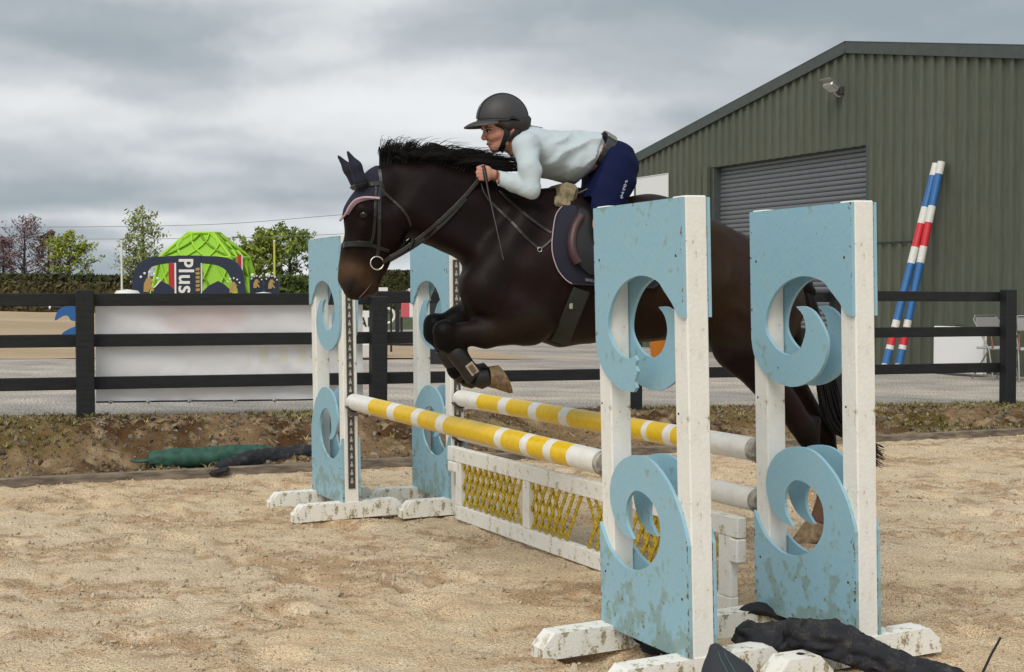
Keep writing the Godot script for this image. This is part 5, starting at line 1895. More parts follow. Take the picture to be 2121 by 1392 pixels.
	b.call(sw, 1185, 352, 0, 0.052, 1140, 335, 0, 0.08, 0.55, 0.05, SW)
	b.call(sw, 1090, 303, 0.135, 0.066, 1090, 303, -0.135, 0.066, 1.0, 0.04, SW)
	b.call(sw, 1088, 302, 0, 0.076, 1074, 300, 0, 0.066, 1.0, 0.04, SW)
	for s in [1.0, -1.0]:
		b.call(sw, 1090, 306, 0.17 * s, 0.056, 1097, 352, 0.235 * s, 0.050, 1.0, 0.03, SW)
		b.call(sw, 1097, 352, 0.235 * s, 0.052, 1102, 394, 0.265 * s, 0.037, 1.0, 0.02, SW)
		b.call(sw, 1102, 394, 0.265 * s, 0.037, 1066, 380, 0.20 * s, 0.040, 1.0, 0.014, SW)
		b.call(sw, 1066, 380, 0.20 * s, 0.040, 1022, 364, 0.118 * s, 0.030, 1.0, 0.02, SW)
	var wn := FastNoiseLite.new()
	wn.seed = 8
	wn.frequency = 7.0
	var c0 = hp(1062, 317)
	var c1 = hp(1073, 262)
	var hem0 = hp(1241, 270)
	var hem1 = hp(1196, 372)
	var swc = func(p: Vector3):
		# open neck: cut in front of the collar plane; hem: cut behind the hem plane
		var nn = Vector3(c1.y - c0.y, -(c1.x - c0.x), 0).normalized()
		var neck = (c0 - p).dot(nn) if absf(p.z) < 0.10 and p.y > c0.y - 0.05 else -1.0
		var hm = Vector3(-(hem1.y - hem0.y), hem1.x - hem0.x, 0).normalized()
		if hm.x < 0: hm = -hm
		var cuff = hp(1020, 365, 0.12).x - p.x
		return maxf(maxf(neck, (p - hem0).dot(hm)), cuff)
	var disp = func(p: Vector3):
		# folds: radiating from the shoulder to the waist, and rings round the bent elbow
		var a = (0.62 - absf(sin((p.y * 1.0 - p.x * 0.62) * 27.0 + wn.get_noise_3dv(p * 0.3) * 3.2))) * -0.012
		var n = -absf(wn.get_noise_3d(p.x * 0.35 + p.y * 0.5, p.y * 0.9 - p.x * 0.55, p.z * 0.4)) * 0.010 + 0.002
		var w = smoothstep(hp(1105, 300).x, hp(1180, 300).x, p.x) * 0.9 + 0.25
		return a * w + n
	part("sweater", nets(sw, hp(1015, 430) + Vector3(0, 0, -0.36), hp(1262, 245) + Vector3(0, 0, 0.36), 0.0085, 0.0, swc, disp), mat(Color(1, 1, 1), 0.88, {vc = true, rim = 0.15, nrm = T.grain_n, ns = 0.15, spec = 0.2}), o)
	# shirt tail below the hem
	var TL := Color(0.62, 0.56, 0.60)
	var tl = Sdf.new()
	b.call(tl, 1222, 322, 0, 0.096, 1205, 330, 0, 0.096, 0.72, 0.03, TL)
	var tl0 = hp(1252, 276)
	var tl1 = hp(1206, 366)
	part("shirt", nets(tl, hp(1170, 400) + Vector3(0, 0, -0.2), hp(1270, 250) + Vector3(0, 0, 0.2), 0.011, 0.0, func(p): 
		var hm = Vector3(-(tl1.y - tl0.y), tl1.x - tl0.x, 0).normalized()
		if hm.x < 0: hm = -hm
		return (p - tl0).dot(hm)), mat(Color(1, 1, 1), 0.8, {vc = true}), o)
	var shf = part("shirt_front", tube(spline([hp(1196, 362, 0.09), hp(1190, 372, 0.06), hp(1186, 378, 0.0), hp(1190, 372, -0.06)], 3), [0.012, 0.014, 0.015, 0.015, 0.015, 0.015, 0.014, 0.013, 0.012, 0.010], 8, 0.5), mat(lin(0.62, 0.58, 0.62), 0.8), o)
	# ---- breeches
	var NV := Color(0.0060, 0.0105, 0.046)
	var br = Sdf.new()
	b.call(br, 1243, 326, 0, 0.092, 1262, 340, 0, 0.104, 0.70, 0.05, NV)
	for s in [1.0, -1.0]:
		b.call(br, 1272, 345, 0.075 * s, 0.112, 1266, 372, 0.10 * s, 0.108, 1.0, 0.05, NV)
		b.call(br, 1240, 340, 0.06 * s, 0.075, 1232, 405, 0.17 * s, 0.075, 1.0, 0.05, NV)
		b.call(br, 1266, 372, 0.11 * s, 0.105, 1238, 474, 0.255 * s, 0.066, 1.0, 0.05, NV)
		b.call(br, 1238, 474, 0.255 * s, 0.064, 1262, 530, 0.295 * s, 0.052, 1.0, 0.03, NV)
	var w0 = hp(1262, 274)
	var w1 = hp(1218, 360)
	part("breeches", nets(br, hp(1190, 560) + Vector3(0, 0, -0.40), hp(1345, 262) + Vector3(0, 0, 0.40), 0.0115, 0.0, func(p):
		var hm = Vector3(-(w1.y - w0.y), w1.x - w0.x, 0).normalized()
		if hm.x < 0: hm = -hm
		return (w0 - p).dot(hm), func(p): return sin(p.y * 70.0 + p.x * 25.0 + wn.get_noise_3dv(p) * 3.0) * 0.0025 + wn.get_noise_3dv(p * 0.8) * 0.006), mat(Color(1, 1, 1), 0.75, {vc = true, spec = 0.25, nrm = T.grain_n, ns = 0.15}), o)
	# lettering down the thigh
	var thigh = hp(1288, 404, 0.245)
	for i in 5:
		var q = hp(1293 - i * 3.2, 377 + i * 8.0, 0.2)
		var dirn = Vector3(0, 0, -1)
		var z = 0.5
		for k in 40:
			var e = br.ev(br.all, Vector3(q.x, q.y, z)) - 0.003
			if e < 0.001: break
			z -= e * 0.7
		part("letter", text_mesh("EQUAN"[i], 0.016, 0.002), mat(lin(0.45, 0.5, 0.62), 0.6), o, Transform3D(Basis(Vector3(0, 1, 0), 0.5) * Basis(Vector3(0, 0, 1), -1.2), Vector3(q.x, q.y, z + 0.002)))
	# ---- belt: pale leather at the back, dark at the front, with keepers
	var bm = mat(lin(0.20, 0.20, 0.19), 0.5)
	var bd = mat(lin(0.035, 0.038, 0.032), 0.5)
	var bx0 = hp(1258, 280)
	var bx1 = hp(1220, 352)
	var cc = (bx0 + bx1) / 2
	var upv = (bx0 - bx1) / 2
	var axv = Vector3(upv.y, -upv.x, 0).normalized()
	var seg = func(a0, a1, m, called, w):
		var pts = []
		var ns = []
		for i in 15:
			var a = lerpf(a0, a1, i / 14.0)
			var n = upv.normalized() * cos(a) + Vector3(0, 0, 1) * sin(a)
			pts.append(cc + upv.normalized() * cos(a) * (upv.length() + 0.006) + Vector3(0, 0, 1) * sin(a) * 0.142 + axv * 0.004)
			ns.append(n)
		var s_ := st_new()
		add_ribbon(s_, pts, ns, w, 0.008)
		part(called, done(s_), m, o)
	seg.call(-0.95, 0.95, bm, "belt", 0.05)
	seg.call(0.95, TAU - 0.95, bd, "belt_front", 0.05)
	seg.call(0.90, 1.0, mat(lin(0.01, 0.01, 0.01), 0.5), "belt_keeper", 0.056)
	seg.call(-0.05, 0.12, mat(lin(0.01, 0.01, 0.01), 0.5), "belt_keeper", 0.056)
	# ---- boots
	for s in [1.0, -1.0]:
		var bt = Sdf.new()
		b.call(bt, 1254, 515, 0.29 * s, 0.057, 1270, 550, 0.31 * s, 0.056)
		b.call(bt, 1270, 550, 0.31 * s, 0.056, 1290, 603, 0.335 * s, 0.042)
		b.call(bt, 1290, 606, 0.335 * s, 0.040, 1250, 626, 0.345 * s, 0.034)
		b.call(bt, 1296, 612, 0.335 * s, 0.034, 1286, 620, 0.335 * s, 0.03)
		part("boot", nets(bt, hp(1215, 660) + Vector3(0, 0, -0.42 if s < 0 else 0.2), hp(1330, 490) + Vector3(0, 0, -0.2 if s < 0 else 0.42), 0.013), mat(lin(0.012, 0.011, 0.011), 0.35), o)
func head_sdf(sd, b, SK, SKr):
	# skull, face wedge, jaw, nose, lips, brow, ears, neck
	b.call(sd, 1047, 245, 0, 0.088, 1056, 252, 0, 0.085, 1.08, 0.03, SK)
	b.call(sd, 1027, 258, 0, 0.062, 1030, 274, 0, 0.054, 1.0, 0.03, SK)
	b.call(sd, 1032, 276, 0, 0.050, 1032, 294, 0, 0.040, 0.98, 0.025, SKr)
	b.call(sd, 1025, 304, 0, 0.022, 1023, 307, 0, 0.018, 0.75, 0.018, SK)
	for s in [1.0, -1.0]:
		b.call(sd, 1048, 290, 0.040 * s, 0.024, 1027, 305, 0.014 * s, 0.018, 1.0, 0.02, SK)
		b.call(sd, 1052, 275, 0.050 * s, 0.022, 1048, 291, 0.042 * s, 0.022, 1.0, 0.02, SK)
		b.call(sd, 1019, 283, 0.032 * s, 0.019, 1032, 279, 0.050 * s, 0.017, 1.0, 0.018, Color(0.55, 0.245, 0.185))
		b.call(sd, 1003, 263.5, 0.014 * s, 0.010, 1012, 262, 0.044 * s, 0.010, 1.0, 0.014, SK)
		b.call(sd, 1004.5, 287, 0.009 * s, 0.0065, 1006, 288, 0.011 * s, 0.0065, 1.0, 0.006, SKr)
		# ear: rim and lobe
		b.call(sd, 1055, 260, 0.070 * s, 0.008, 1063, 259, 0.078 * s, 0.008, 1.0, 0.008, SKr)
		b.call(sd, 1063, 259, 0.078 * s, 0.008, 1062, 270, 0.077 * s, 0.007, 1.0, 0.008, SKr)
		b.call(sd, 1062, 270, 0.077 * s, 0.007, 1056, 277, 0.070 * s, 0.006, 1.0, 0.008, SKr)
		b.call(sd, 1055, 266, 0.068 * s, 0.008, 1056, 272, 0.068 * s, 0.007, 1.0, 0.01, SK)
	b.call(sd, 1006, 268, 0, 0.0085, 1001.5, 284, 0, 0.0098, 1.0, 0.010, SK)
	b.call(sd, 1000.5, 285.5, 0, 0.0095, 1002, 287, 0, 0.009, 1.0, 0.006, SKr)
	b.call(sd, 1013, 295, 0.006, 0.009, 1013, 295, -0.006, 0.009, 1.0, 0.010, SKr)
	b.call(sd, 1014.5, 300.5, 0.005, 0.0085, 1014.5, 300.5, -0.005, 0.0085, 1.0, 0.010, SKr)
	b.call(sd, 1050, 285, 0, 0.052, 1074, 306, 0, 0.055, 1.0, 0.03, SK)
func hand_sdf(s, SK, SKr) -> Sdf:
	# closed fist on the reins: palm, four curled fingers stacked from top to bottom, thumb on top pressing down
	var h = Sdf.new()
	var dx = 0.0 if s > 0 else -7.0
	var dy = 0.0 if s > 0 else -5.0
	var z = 0.105 * s
	var q = func(px, py, dz): return hp(px + dx, py + dy, z + dz * s)
	h.bone(q.call(1022, 362, 0.0), q.call(1006, 360, 0.004), 0.024, 0.026, 1.25, 0.012, SK)
	h.bone(q.call(1009, 352, 0.0), q.call(1008, 368, 0.006), 0.019, 0.020, 1.0, 0.012, SK)
	var ys = [350.5, 357.5, 364.5, 370.5]
	var fr = [0.0092, 0.0096, 0.0092, 0.0080]
	var lx = [992.0, 989.5, 991.0, 994.5]
	for i in 4:
		var k = q.call(1003, ys[i] + 1.0, 0.022)
		var m = q.call(lx[i], ys[i], 0.016)
		var t = q.call(lx[i] + 1.0, ys[i] + 1.0, -0.010)
		var e = q.call(lx[i] + 8.0, ys[i] + 2.0, -0.020)
		h.bone(k, m, fr[i] * 1.08, fr[i], 1.0, 0.005, SKr)
		h.bone(m, t, fr[i], fr[i] * 0.94, 1.0, 0.004, SK)
		h.bone(t, e, fr[i] * 0.94, fr[i] * 0.82, 1.0, 0.004, SKr)
	h.bone(q.call(1012, 351, -0.012), q.call(1001, 345.5, -0.008), 0.0120, 0.0105, 1.0, 0.006, SK)
	h.bone(q.call(1001, 345.5, -0.008), q.call(990, 347.5, 0.002), 0.0105, 0.0085, 1.0, 0.004, SKr)
	return h
func helmet(o):
	# hard shell: ellipsoid above a slanted brim line, with peak, lower trim, ventilation strip and harness
	var c = hp(1041, 247, 0.0)
	var rx = 0.121
	var ry = 0.118
	var rz = 0.092
	var M1 = mat(lin(0.040, 0.040, 0.044), 0.55, {tex = T.soft, tri = 5.0, nrm = T.grain_n, ns = 0.12})
	var M2 = mat(lin(0.012, 0.012, 0.013), 0.5)
	var st := st_new()
	st.set_smooth_group(0)
	var nA = 40
	var nV = 16
	# rim height as a function of angle: brim rises a little to the ear and drops at the nape
	var rim = func(a):
		var x = -cos(a)        # -1 front, +1 back
		return 0.0 + (-0.012 if x < 0 else lerpf(0.0, -0.040, smoothstep(0.25, 1.0, x))) - 0.004 * (1.0 - x * x)
	var pt = func(a, v, k):
		var y0 = rim.call(a) / ry
		var ang0 = asin(clampf(y0, -0.9, 0.9))
		var ph = lerpf(ang0, PI / 2, v)
		return c + Vector3(-cos(a) * cos(ph) * rx * k, sin(ph) * ry * k, sin(a) * cos(ph) * rz * k)
	for side in 2:
		var k = 1.0 if side == 0 else 0.94
		for i in nA:
			for j in nV:
				var a0 = TAU * i / nA
				var a1 = TAU * (i + 1) / nA
				var v0 = float(j) / nV
				var v1 = float(j + 1) / nV
				quad(st, pt.call(a0, v0, k), pt.call(a0, v1, k), pt.call(a1, v1, k), pt.call(a1, v0, k))
	for i in nA:
		var a0 = TAU * i / nA
		var a1 = TAU * (i + 1) / nA
		quad(st, pt.call(a0, 0, 0.94), pt.call(a0, 0, 1.0), pt.call(a1, 0, 1.0), pt.call(a1, 0, 0.94))
	var shell = part("helmet", done(st), M1, o)
	# rim bead
	var rp = []
	for i in nA + 1: rp.append(pt.call(TAU * i / nA, 0.0, 1.005))
	part("rim", tube(rp, 0.0045, 6), M2, shell)
	# peak: crescent sloping forward and down
	var pk := st_new()
	pk.set_smooth_group(0)
	var nP = 24
	var pp = func(u, v, t):
		var a = lerpf(-1.25, 1.25, u)
		var base = pt.call(a, 0.02, 0.985)
		var ext = 0.066 * pow(maxf(cos(a * 1.2), 0.0), 0.75)
		var out = Vector3(-cos(a * 0.55), 0, sin(a * 0.55)).normalized()
		return base + out * ext * v + Vector3(0, -0.030 * v * (0.35 + 0.65 * v) * cos(a * 0.9) - 0.004 - t, 0)
	for t in [0.0, 0.005]:
		for i in nP:
			for j in 6:
				quad(pk, pp.call(float(i) / nP, j / 6.0, t), pp.call(float(i) / nP, (j + 1) / 6.0, t), pp.call(float(i + 1) / nP, (j + 1) / 6.0, t), pp.call(float(i + 1) / nP, j / 6.0, t))
	for i in nP:
		quad(pk, pp.call(float(i) / nP, 1.0, 0.0), pp.call(float(i) / nP, 1.0, 0.005), pp.call(float(i + 1) / nP, 1.0, 0.005), pp.call(float(i + 1) / nP, 1.0, 0.0))
	part("peak", done(pk), M1, shell)
	# raised centre strip with front badge
	var sp_ = []
	var ns = []
	for i in 18:
		var v = lerpf(0.06, 1.0, i / 17.0)
		var p = pt.call(0.0, v, 1.006)
		sp_.append(p)
		ns.append((p - c).normalized())
	for i in range(16, 3, -1):
		var p = pt.call(PI, lerpf(0.06, 1.0, i / 17.0), 1.006)
		sp_.append(p)
		ns.append((p - c).normalized())
	var s2 := st_new()
	add_ribbon(s2, sp_, ns, 0.040, 0.006)
	part("centre_strip", done(s2), mat(lin(0.028, 0.028, 0.030), 0.45), shell)
	var bp_ = pt.call(0.10, 0.34, 1.03)
	part("badge", bbox(Vector3(0.010, 0.016, 0.018), 0.003), mat(lin(0.35, 0.35, 0.36), 0.3, {metal = 0.6}), shell, Transform3D(Basis(Vector3(0, 0, 1), -0.4), bp_))
	# harness straps: from the temple and nape to under the chin
	for s in [1.0, -1.0]:
		var pts = spline([hp(1050, 252, 0.080 * s), hp(1051, 270, 0.083 * s), hp(1047, 288, 0.072 * s), hp(1041, 304, 0.048 * s), hp(1036, 314, 0.012 * s)], 4)
		var nn = []
		for p in pts: nn.append(Vector3(0.15, -0.15, s).normalized())
		var s3 := st_new()
		add_ribbon(s3, pts, nn, 0.030, 0.005)
		part("chin_strap", done(s3), M2, shell)
		pts = spline([hp(1078, 262, 0.072 * s), hp(1066, 279, 0.078 * s), hp(1052, 292, 0.072 * s)], 4)
		nn = []
		for p in pts: nn.append(Vector3(0.2, 0.0, s).normalized())
		var s4 := st_new()
		add_ribbon(s4, pts, nn, 0.020, 0.005)
		part("nape_strap", done(s4), M2, shell)
# sausage of cloth: tube along pts with lumpy radius, wrinkled
func cloth_tube(pts, rads, seed, flat = 0.8, lump = 0.12, n = 20, sub = 6) -> ArrayMesh:
	var nn := FastNoiseLite.new()
	nn.seed = seed
	nn.frequency = 5.0
	var P = spline(pts, sub)
	var st := st_new()
	st.set_smooth_group(0)
	var rings = []
	var m = P.size()
	var arc = [0.0]
	for i in range(1, m): arc.append(arc[i - 1] + (P[i] - P[i - 1]).length())
	for i in m:
		var t = (P[mini(i + 1, m - 1)] - P[maxi(i - 1, 0)]).normalized()
		var side = t.cross(Vector3.UP).normalized()
		var up = side.cross(t).normalized()
		var f = float(i) / (m - 1) * (rads.size() - 1)
		var r = lerpf(rads[int(f)], rads[mini(int(f) + 1, rads.size() - 1)], f - int(f))
		var ring = []
		for k in n:
			var a = TAU * k / n
			var d = side * cos(a) + up * sin(a) * flat
			var q = P[i] + d * r
			# long folds that run askew along the sleeve, and shallow dents
			var sa = sin(a) * 0.16
			var ca = cos(a) * 0.16
			var w = nn.get_noise_3d(arc[i] * 0.9, sa * 1.8, ca * 1.8) * lump * 1.2 + (0.30 - absf(nn.get_noise_3d(arc[i] * 1.7 + a * 0.22, sa * 4.2 + 5.0, ca * 4.2))) * lump * 1.5
			var p = P[i] + d * r * (1.0 + w)
			if sin(a) < -0.5: p.y = maxf(p.y, P[i].y - r * flat * 0.72)
			ring.append(p)
		rings.append(ring)
	for i in m - 1:
		for k in n:
			quad(st, rings[i][k], rings[i + 1][k], rings[i + 1][(k + 1) % n], rings[i][(k + 1) % n])
	for e in [0, m - 1]:
		for k in n:
			for p in [P[e], rings[e][k], rings[e][(k + 1) % n]]: st.add_vertex(p)
	return done(st)
func build_ground_things():
	var blk = mat(lin(0.016, 0.017, 0.021), 0.8, {tex = T.blot, tri = 3.0, nrm = T.fine_n, ns = 0.5})
	var dusty = mat(lin(0.075, 0.074, 0.072), 0.9, {tex = dust_tex(), tri = 1.6, nrm = T.fine_n, ns = 0.6})
	var grn = mat(lin(0.035, 0.125, 0.09), 0.75, {tex = T.blot, tri = 2.0, nrm = T.fine_n, ns = 0.5})
	# tubes at the kerb
	var g0 = gp(305, 978)
	var o = thing("ground_tube", "green fabric sand tube lying along the timber edging", "sand tube", g0)
	var pts = []
	for e in [[308, 966], [360, 964], [420, 961], [480, 957], [540, 953], [570, 951]]:
		var p = gp(e[0], e[1] + 10, 0.0)
		p.y = 0.085
		pts.append(p - g0)
	part("sleeve", cloth_tube(pts, [0.06, 0.088, 0.084, 0.088, 0.09, 0.075, 0.04], 3, 0.95, 0.10), grn, o)
	var p0 = pts[0]
	part("seam", tube(spline([pts[0] + Vector3(0.03, -0.02, 0.062), pts[2] + Vector3(0, -0.025, 0.072), pts[4] + Vector3(0, -0.02, 0.074)], 6), 0.006, 5), mat(lin(0.012, 0.03, 0.026), 0.8), o)
	part("tie_end", cloth_tube([p0 + Vector3(0.03, 0, 0), p0 + Vector3(-0.08, -0.01, 0.01), p0 + Vector3(-0.12, 0.0, 0.0)], [0.04, 0.02, 0.028], 9, 0.5, 0.2), grn, o)
	var b0 = gp(445, 985)
	o = thing("ground_tube", "black dusty sand tube lying beside the green one behind the far blue wing", "sand tube", b0)
	pts = []
	for e in [[452, 982], [490, 972], [540, 962], [600, 956], [650, 952], [690, 950]]:
		var p = gp(e[0], e[1] + 4, 0.0)
		p.y = 0.062
		pts.append(p - b0)
	part("sleeve", cloth_tube(pts, [0.03, 0.062, 0.08, 0.08, 0.08, 0.075, 0.06], 13, 0.9, 0.26), dusty, o)
	part("flap", cloth_tube([pts[0] + Vector3(0.08, -0.01, 0.02), pts[0] + Vector3(-0.01, -0.03, 0.03), pts[0] + Vector3(-0.04, -0.045, 0.05)], [0.05, 0.06, 0.03], 19, 0.35, 0.2), blk, o)
	# black sleeve draped over the foot of the second wing
	var c0 = gp(1600, 1340)
	o = thing("ground_tube", "long black fabric sand tube slumped over the wing feet", "sand tube", c0)
	pts = []
	for e in [[1540, 1310, 0.10], [1585, 1330, 0.085], [1645, 1326, 0.10], [1708, 1322, 0.14], [1772, 1348, 0.105], [1850, 1382, 0.068], [1940, 1412, 0.06], [2040, 1448, 0.055]]:
		pts.append(gp(e[0], e[1], e[2]) - c0)
	part("sleeve", cloth_tube(pts, [0.05, 0.085, 0.08, 0.085, 0.078, 0.07, 0.066, 0.06], 23, 0.75, 0.42, 40, 14), dusty, o)
	var cp = []
	for e in [[1527, 1312, 5.38], [1535, 1272, 5.40], [1570, 1262, 5.42], [1620, 1275, 5.40], [1680, 1294, 5.32], [1740, 1312, 5.2]]:
		cp.append(dp(e[0], e[1], e[2]) - c0)
	part("collar", cloth_tube(cp, [0.02, 0.026, 0.045, 0.04, 0.026, 0.012], 29, 0.55, 0.3, 14), blk, o)
	part("drawstring", tube(spline([dp(1517, 1325, 5.2) - c0, dp(1530, 1318, 5.18) - c0, dp(1548, 1330, 5.15) - c0, dp(1566, 1342, 5.12) - c0], 4), 0.006, 6), mat(lin(0.10, 0.10, 0.10), 0.8), o)
	# grey sandbag against the first wing's post
	var s0 = gp(1512, 1400)
	o = thing("sandbag", "dark grey sandbag with green stitching leaning on the first wing's post", "sandbag", s0)
	var sb = Sdf.new()
	sb.bone(dp(1482, 1345, 4.45) - s0, dp(1500, 1400, 4.42) - s0, 0.022, 0.07, 0.8, 0.04)
	sb.bone(dp(1500, 1400, 4.42) - s0, dp(1525, 1410, 4.40) - s0, 0.07, 0.065, 0.8, 0.04)
	part("bag", nets(sb, (dp(1440, 1480, 4.42) - s0) - Vector3(0, 0, 0.16), (dp(1590, 1310, 4.42) - s0) + Vector3(0, 0, 0.16), 0.011, 0.0), mat(lin(0.030, 0.034, 0.042), 0.85, {tex = T.soft, tri = 5.0, nrm = T.grain_n, ns = 0.4}), o)
	for dx in [0.0, 12.0]:
		var sp_ = []
		for e in [[1488 + dx, 1350], [1494 + dx * 1.2, 1368], [1503 + dx * 1.3, 1385], [1510 + dx * 1.3, 1400]]:
			var r = on_generic(sb, s0, e[0], e[1], 0.001)
			sp_.append(r)
		part("stitching", tube(spline(sp_, 3), 0.0018, 5), mat(lin(0.05, 0.12, 0.11), 0.7), o)
	# broken pale block in the foreground
	var k0 = gp(1650, 1418)
	o = thing("timber_block", "white painted timber block with a dark bolt hole beside the long black sand tube", "block", k0)
	o.transform.basis = Basis(-ld, Vector3.UP, ax)
	part("block", beam_bevel_foot(0.24, 0.10, 0.105), M.foot, o, Transform3D(Basis(), Vector3(0, 0.0, -0.05)))
	part("bolt_hole", lathe([Vector2(0.0, 0.002), Vector2(0.014, 0.002), Vector2(0.016, 0.0)], 14), mat(lin(0.006, 0.006, 0.006), 0.9), o, Transform3D(Basis(), Vector3(0.02, 0.1045, 0.005)))
	# black ties on the sand below the first wing
	var t0 = gp(1330, 1350)
	o = thing("rubber_strap", "short black rubber strap lying in the sand under the first wing", "strap", t0)
	pts = []
	for e in [[1306, 1334, 0.06], [1316, 1345, 0.04], [1335, 1350, 0.025], [1352, 1358, 0.02], [1380, 1352, 0.02]]:
		pts.append(gp(e[0], e[1], 0.0) + Vector3(0, e[2], 0) - t0)
	part("band", tube(spline(pts, 4), 0.010, 6, 0.5), blk, o)
	part("net", cloth_tube([pts[2], pts[3], pts[4], pts[4] + Vector3(0.1, -0.01, 0.02)], [0.02, 0.035, 0.04, 0.02], 41, 0.3, 0.4, 10, 4), blk, o)
	# upright stick
	var w0 = gp(2030, 1400)
	o = thing("stick", "thin black stick standing up out of the sand", "stick", w0)
	part("shaft", tube([Vector3(-0.005, -0.02, 0), dp(2052, 1358, 4.85) - w0, dp(2073, 1320, 4.85) - w0], [0.006, 0.005, 0.0045], 6), blk, o)
	# orange drum beyond the fence
	var r0 = dp(1368, 732, 25.0)
	r0.y = yard_y(r0)
	o = thing("orange_tub", "bright orange plastic tub standing in the yard behind the horse's belly", "tub", r0)
	part("tub", lathe([Vector2(0.0, 0.0), Vector2(0.17, 0.0), Vector2(0.21, 0.42), Vector2(0.225, 0.43), Vector2(0.225, 0.455), Vector2(0.20, 0.455), Vector2(0.165, 0.03), Vector2(0.0, 0.02)], 20), mat(lin(0.75, 0.24, 0.015), 0.5), o)
	for s in [-1.0, 1.0]:
		part("handle", tube(spline([Vector3(0.2 * s, 0.40, -0.06), Vector3(0.27 * s, 0.42, -0.04), Vector3(0.27 * s, 0.42, 0.04), Vector3(0.2 * s, 0.40, 0.06)], 3), 0.012, 6), mat(lin(0.7, 0.22, 0.015), 0.5), o)
func on_generic(sd, org, px, py, off) -> Vector3:
	var dr = ray(px, py).normalized()
	var p = Vector3(0, CAMH, 0) - org
	var t = 3.8
	for i in 60:
		var e = sd.ev(sd.all, p + dr * t) - off
		if e < 0.0008: break
		t += e * 0.7
		if t > 6: return dp(px, py, 4.4) - org
	return p + dr * t
func dust_tex() -> ImageTexture:
	var n := 512
	var a := FastNoiseLite.new()
	a.seed = 77
	a.frequency = 0.012
	a.fractal_octaves = 5
	var b := FastNoiseLite.new()
	b.seed = 78
	b.frequency = 0.12
	b.fractal_octaves = 2
	var im := Image.create(n, n, false, Image.FORMAT_RGB8)
	for y in n:
		for x in n:
			var v := smoothstep(0.05, 0.5, a.get_noise_2d(x, y) + b.get_noise_2d(x, y) * 0.35)
			var c := Color(0.50, 0.52, 0.60).lerp(Color(1.0, 0.97, 0.90), v * v)
			im.set_pixel(x, y, c)
	im.generate_mipmaps()
	return ImageTexture.create_from_image(im)
# ---------- trees ----------
func tree(called, label, at, H, R, leafcol, leafcol2, trunkcol, nl, ls, seed, shape, group = "trees beyond the far arena"):
	rng.seed = seed
	var o = thing(called, label, "tree", at, 0, group)
	var st := st_new()
	var tips = []
	var lean = Vector3(rng.randf_range(-0.05, 0.05), 0, 0)
	var trunk = []
	for i in 6: trunk.append(Vector3(rng.randf_range(-0.03, 0.03) * H * 0.3, H * 0.95 * i / 5.0, rng.randf_range(-0.03, 0.03) * H * 0.3))
	var tr = spline(trunk, 3)
	var rr = []
	for i in tr.size(): rr.append(lerpf(0.030, 0.004, float(i) / tr.size()) * H)
	add_tube(st, tr, rr, 7)
	part("trunk", done(st), mat(lin(trunkcol.r, trunkcol.g, trunkcol.b), 0.95), o)
	st = st_new()
	var nb = 46
	for i in nb:
		var u = rng.randf_range(0.22, 0.98)
		var b0 = Vector3(0, H * 0.95 * u, 0)
		var prof = sin(clampf((u - 0.1) / 0.9, 0, 1) * PI) if shape == 0 else (1.05 - u)
		var a = rng.randf() * TAU
		var l = R * (0.35 + 0.75 * prof) * rng.randf_range(0.65, 1.1)
		var d = Vector3(cos(a), rng.randf_range(0.25, 0.9), sin(a)).normalized()
		var b1 = b0 + d * l * 0.55 + Vector3(0, 0.02 * H, 0)
		var b2 = b0 + d * l + Vector3(0, rng.randf_range(0.0, 0.06) * H, 0)
		add_tube(st, [b0, b1, b2], [0.009 * H * (1.1 - u), 0.005 * H * (1.1 - u), 0.001 * H], 5, 1.0, Vector3.UP, false)
		tips.append([b0, b1, b2])
		for k in 3:
			var s0 = b0.lerp(b2, rng.randf_range(0.4, 0.9))
			var s1 = s0 + Vector3(rng.randf_range(-1, 1), rng.randf_range(-0.2, 1.0), rng.randf_range(-1, 1)).normalized() * l * 0.38
			add_tube(st, [s0, s1], [0.003 * H * (1.1 - u), 0.0008 * H], 4, 1.0, Vector3.UP, false)
			tips.append([s0, s0.lerp(s1, 0.5), s1])
	part("branches", done(st), mat(lin(trunkcol.r, trunkcol.g, trunkcol.b), 0.95), o)
	st = st_new()
	st.set_smooth_group(-1)
	for i in nl:
		var t = tips[rng.randi() % tips.size()]
		var f = rng.randf_range(0.3, 1.05)
		var c = t[0].lerp(t[2], f) + Vector3(rng.randf_range(-1, 1), rng.randf_range(-1, 1), rng.randf_range(-1, 1)) * R * 0.085
		var n = Vector3(rng.randf_range(-1, 1), rng.randf_range(-0.3, 1), rng.randf_range(-1, 1)).normalized()
		var e1 = n.cross(Vector3(0.3, 0.1, 1)).normalized() * ls * rng.randf_range(0.6, 1.3)
		var e2 = n.cross(e1).normalized() * ls * rng.randf_range(0.35, 0.7)
		var col = leafcol.lerp(leafcol2, rng.randf()) * rng.randf_range(0.75, 1.25)
		st.set_color(col)
		for p in [c - e1, c + e2, c + e1, c - e1, c + e1, c - e2]: st.add_vertex(p)
	part("crown", done(st), mat(Color(1, 1, 1), 0.85, {vc = true, back = Color(0.25, 0.28, 0.1)}), o)
	return o
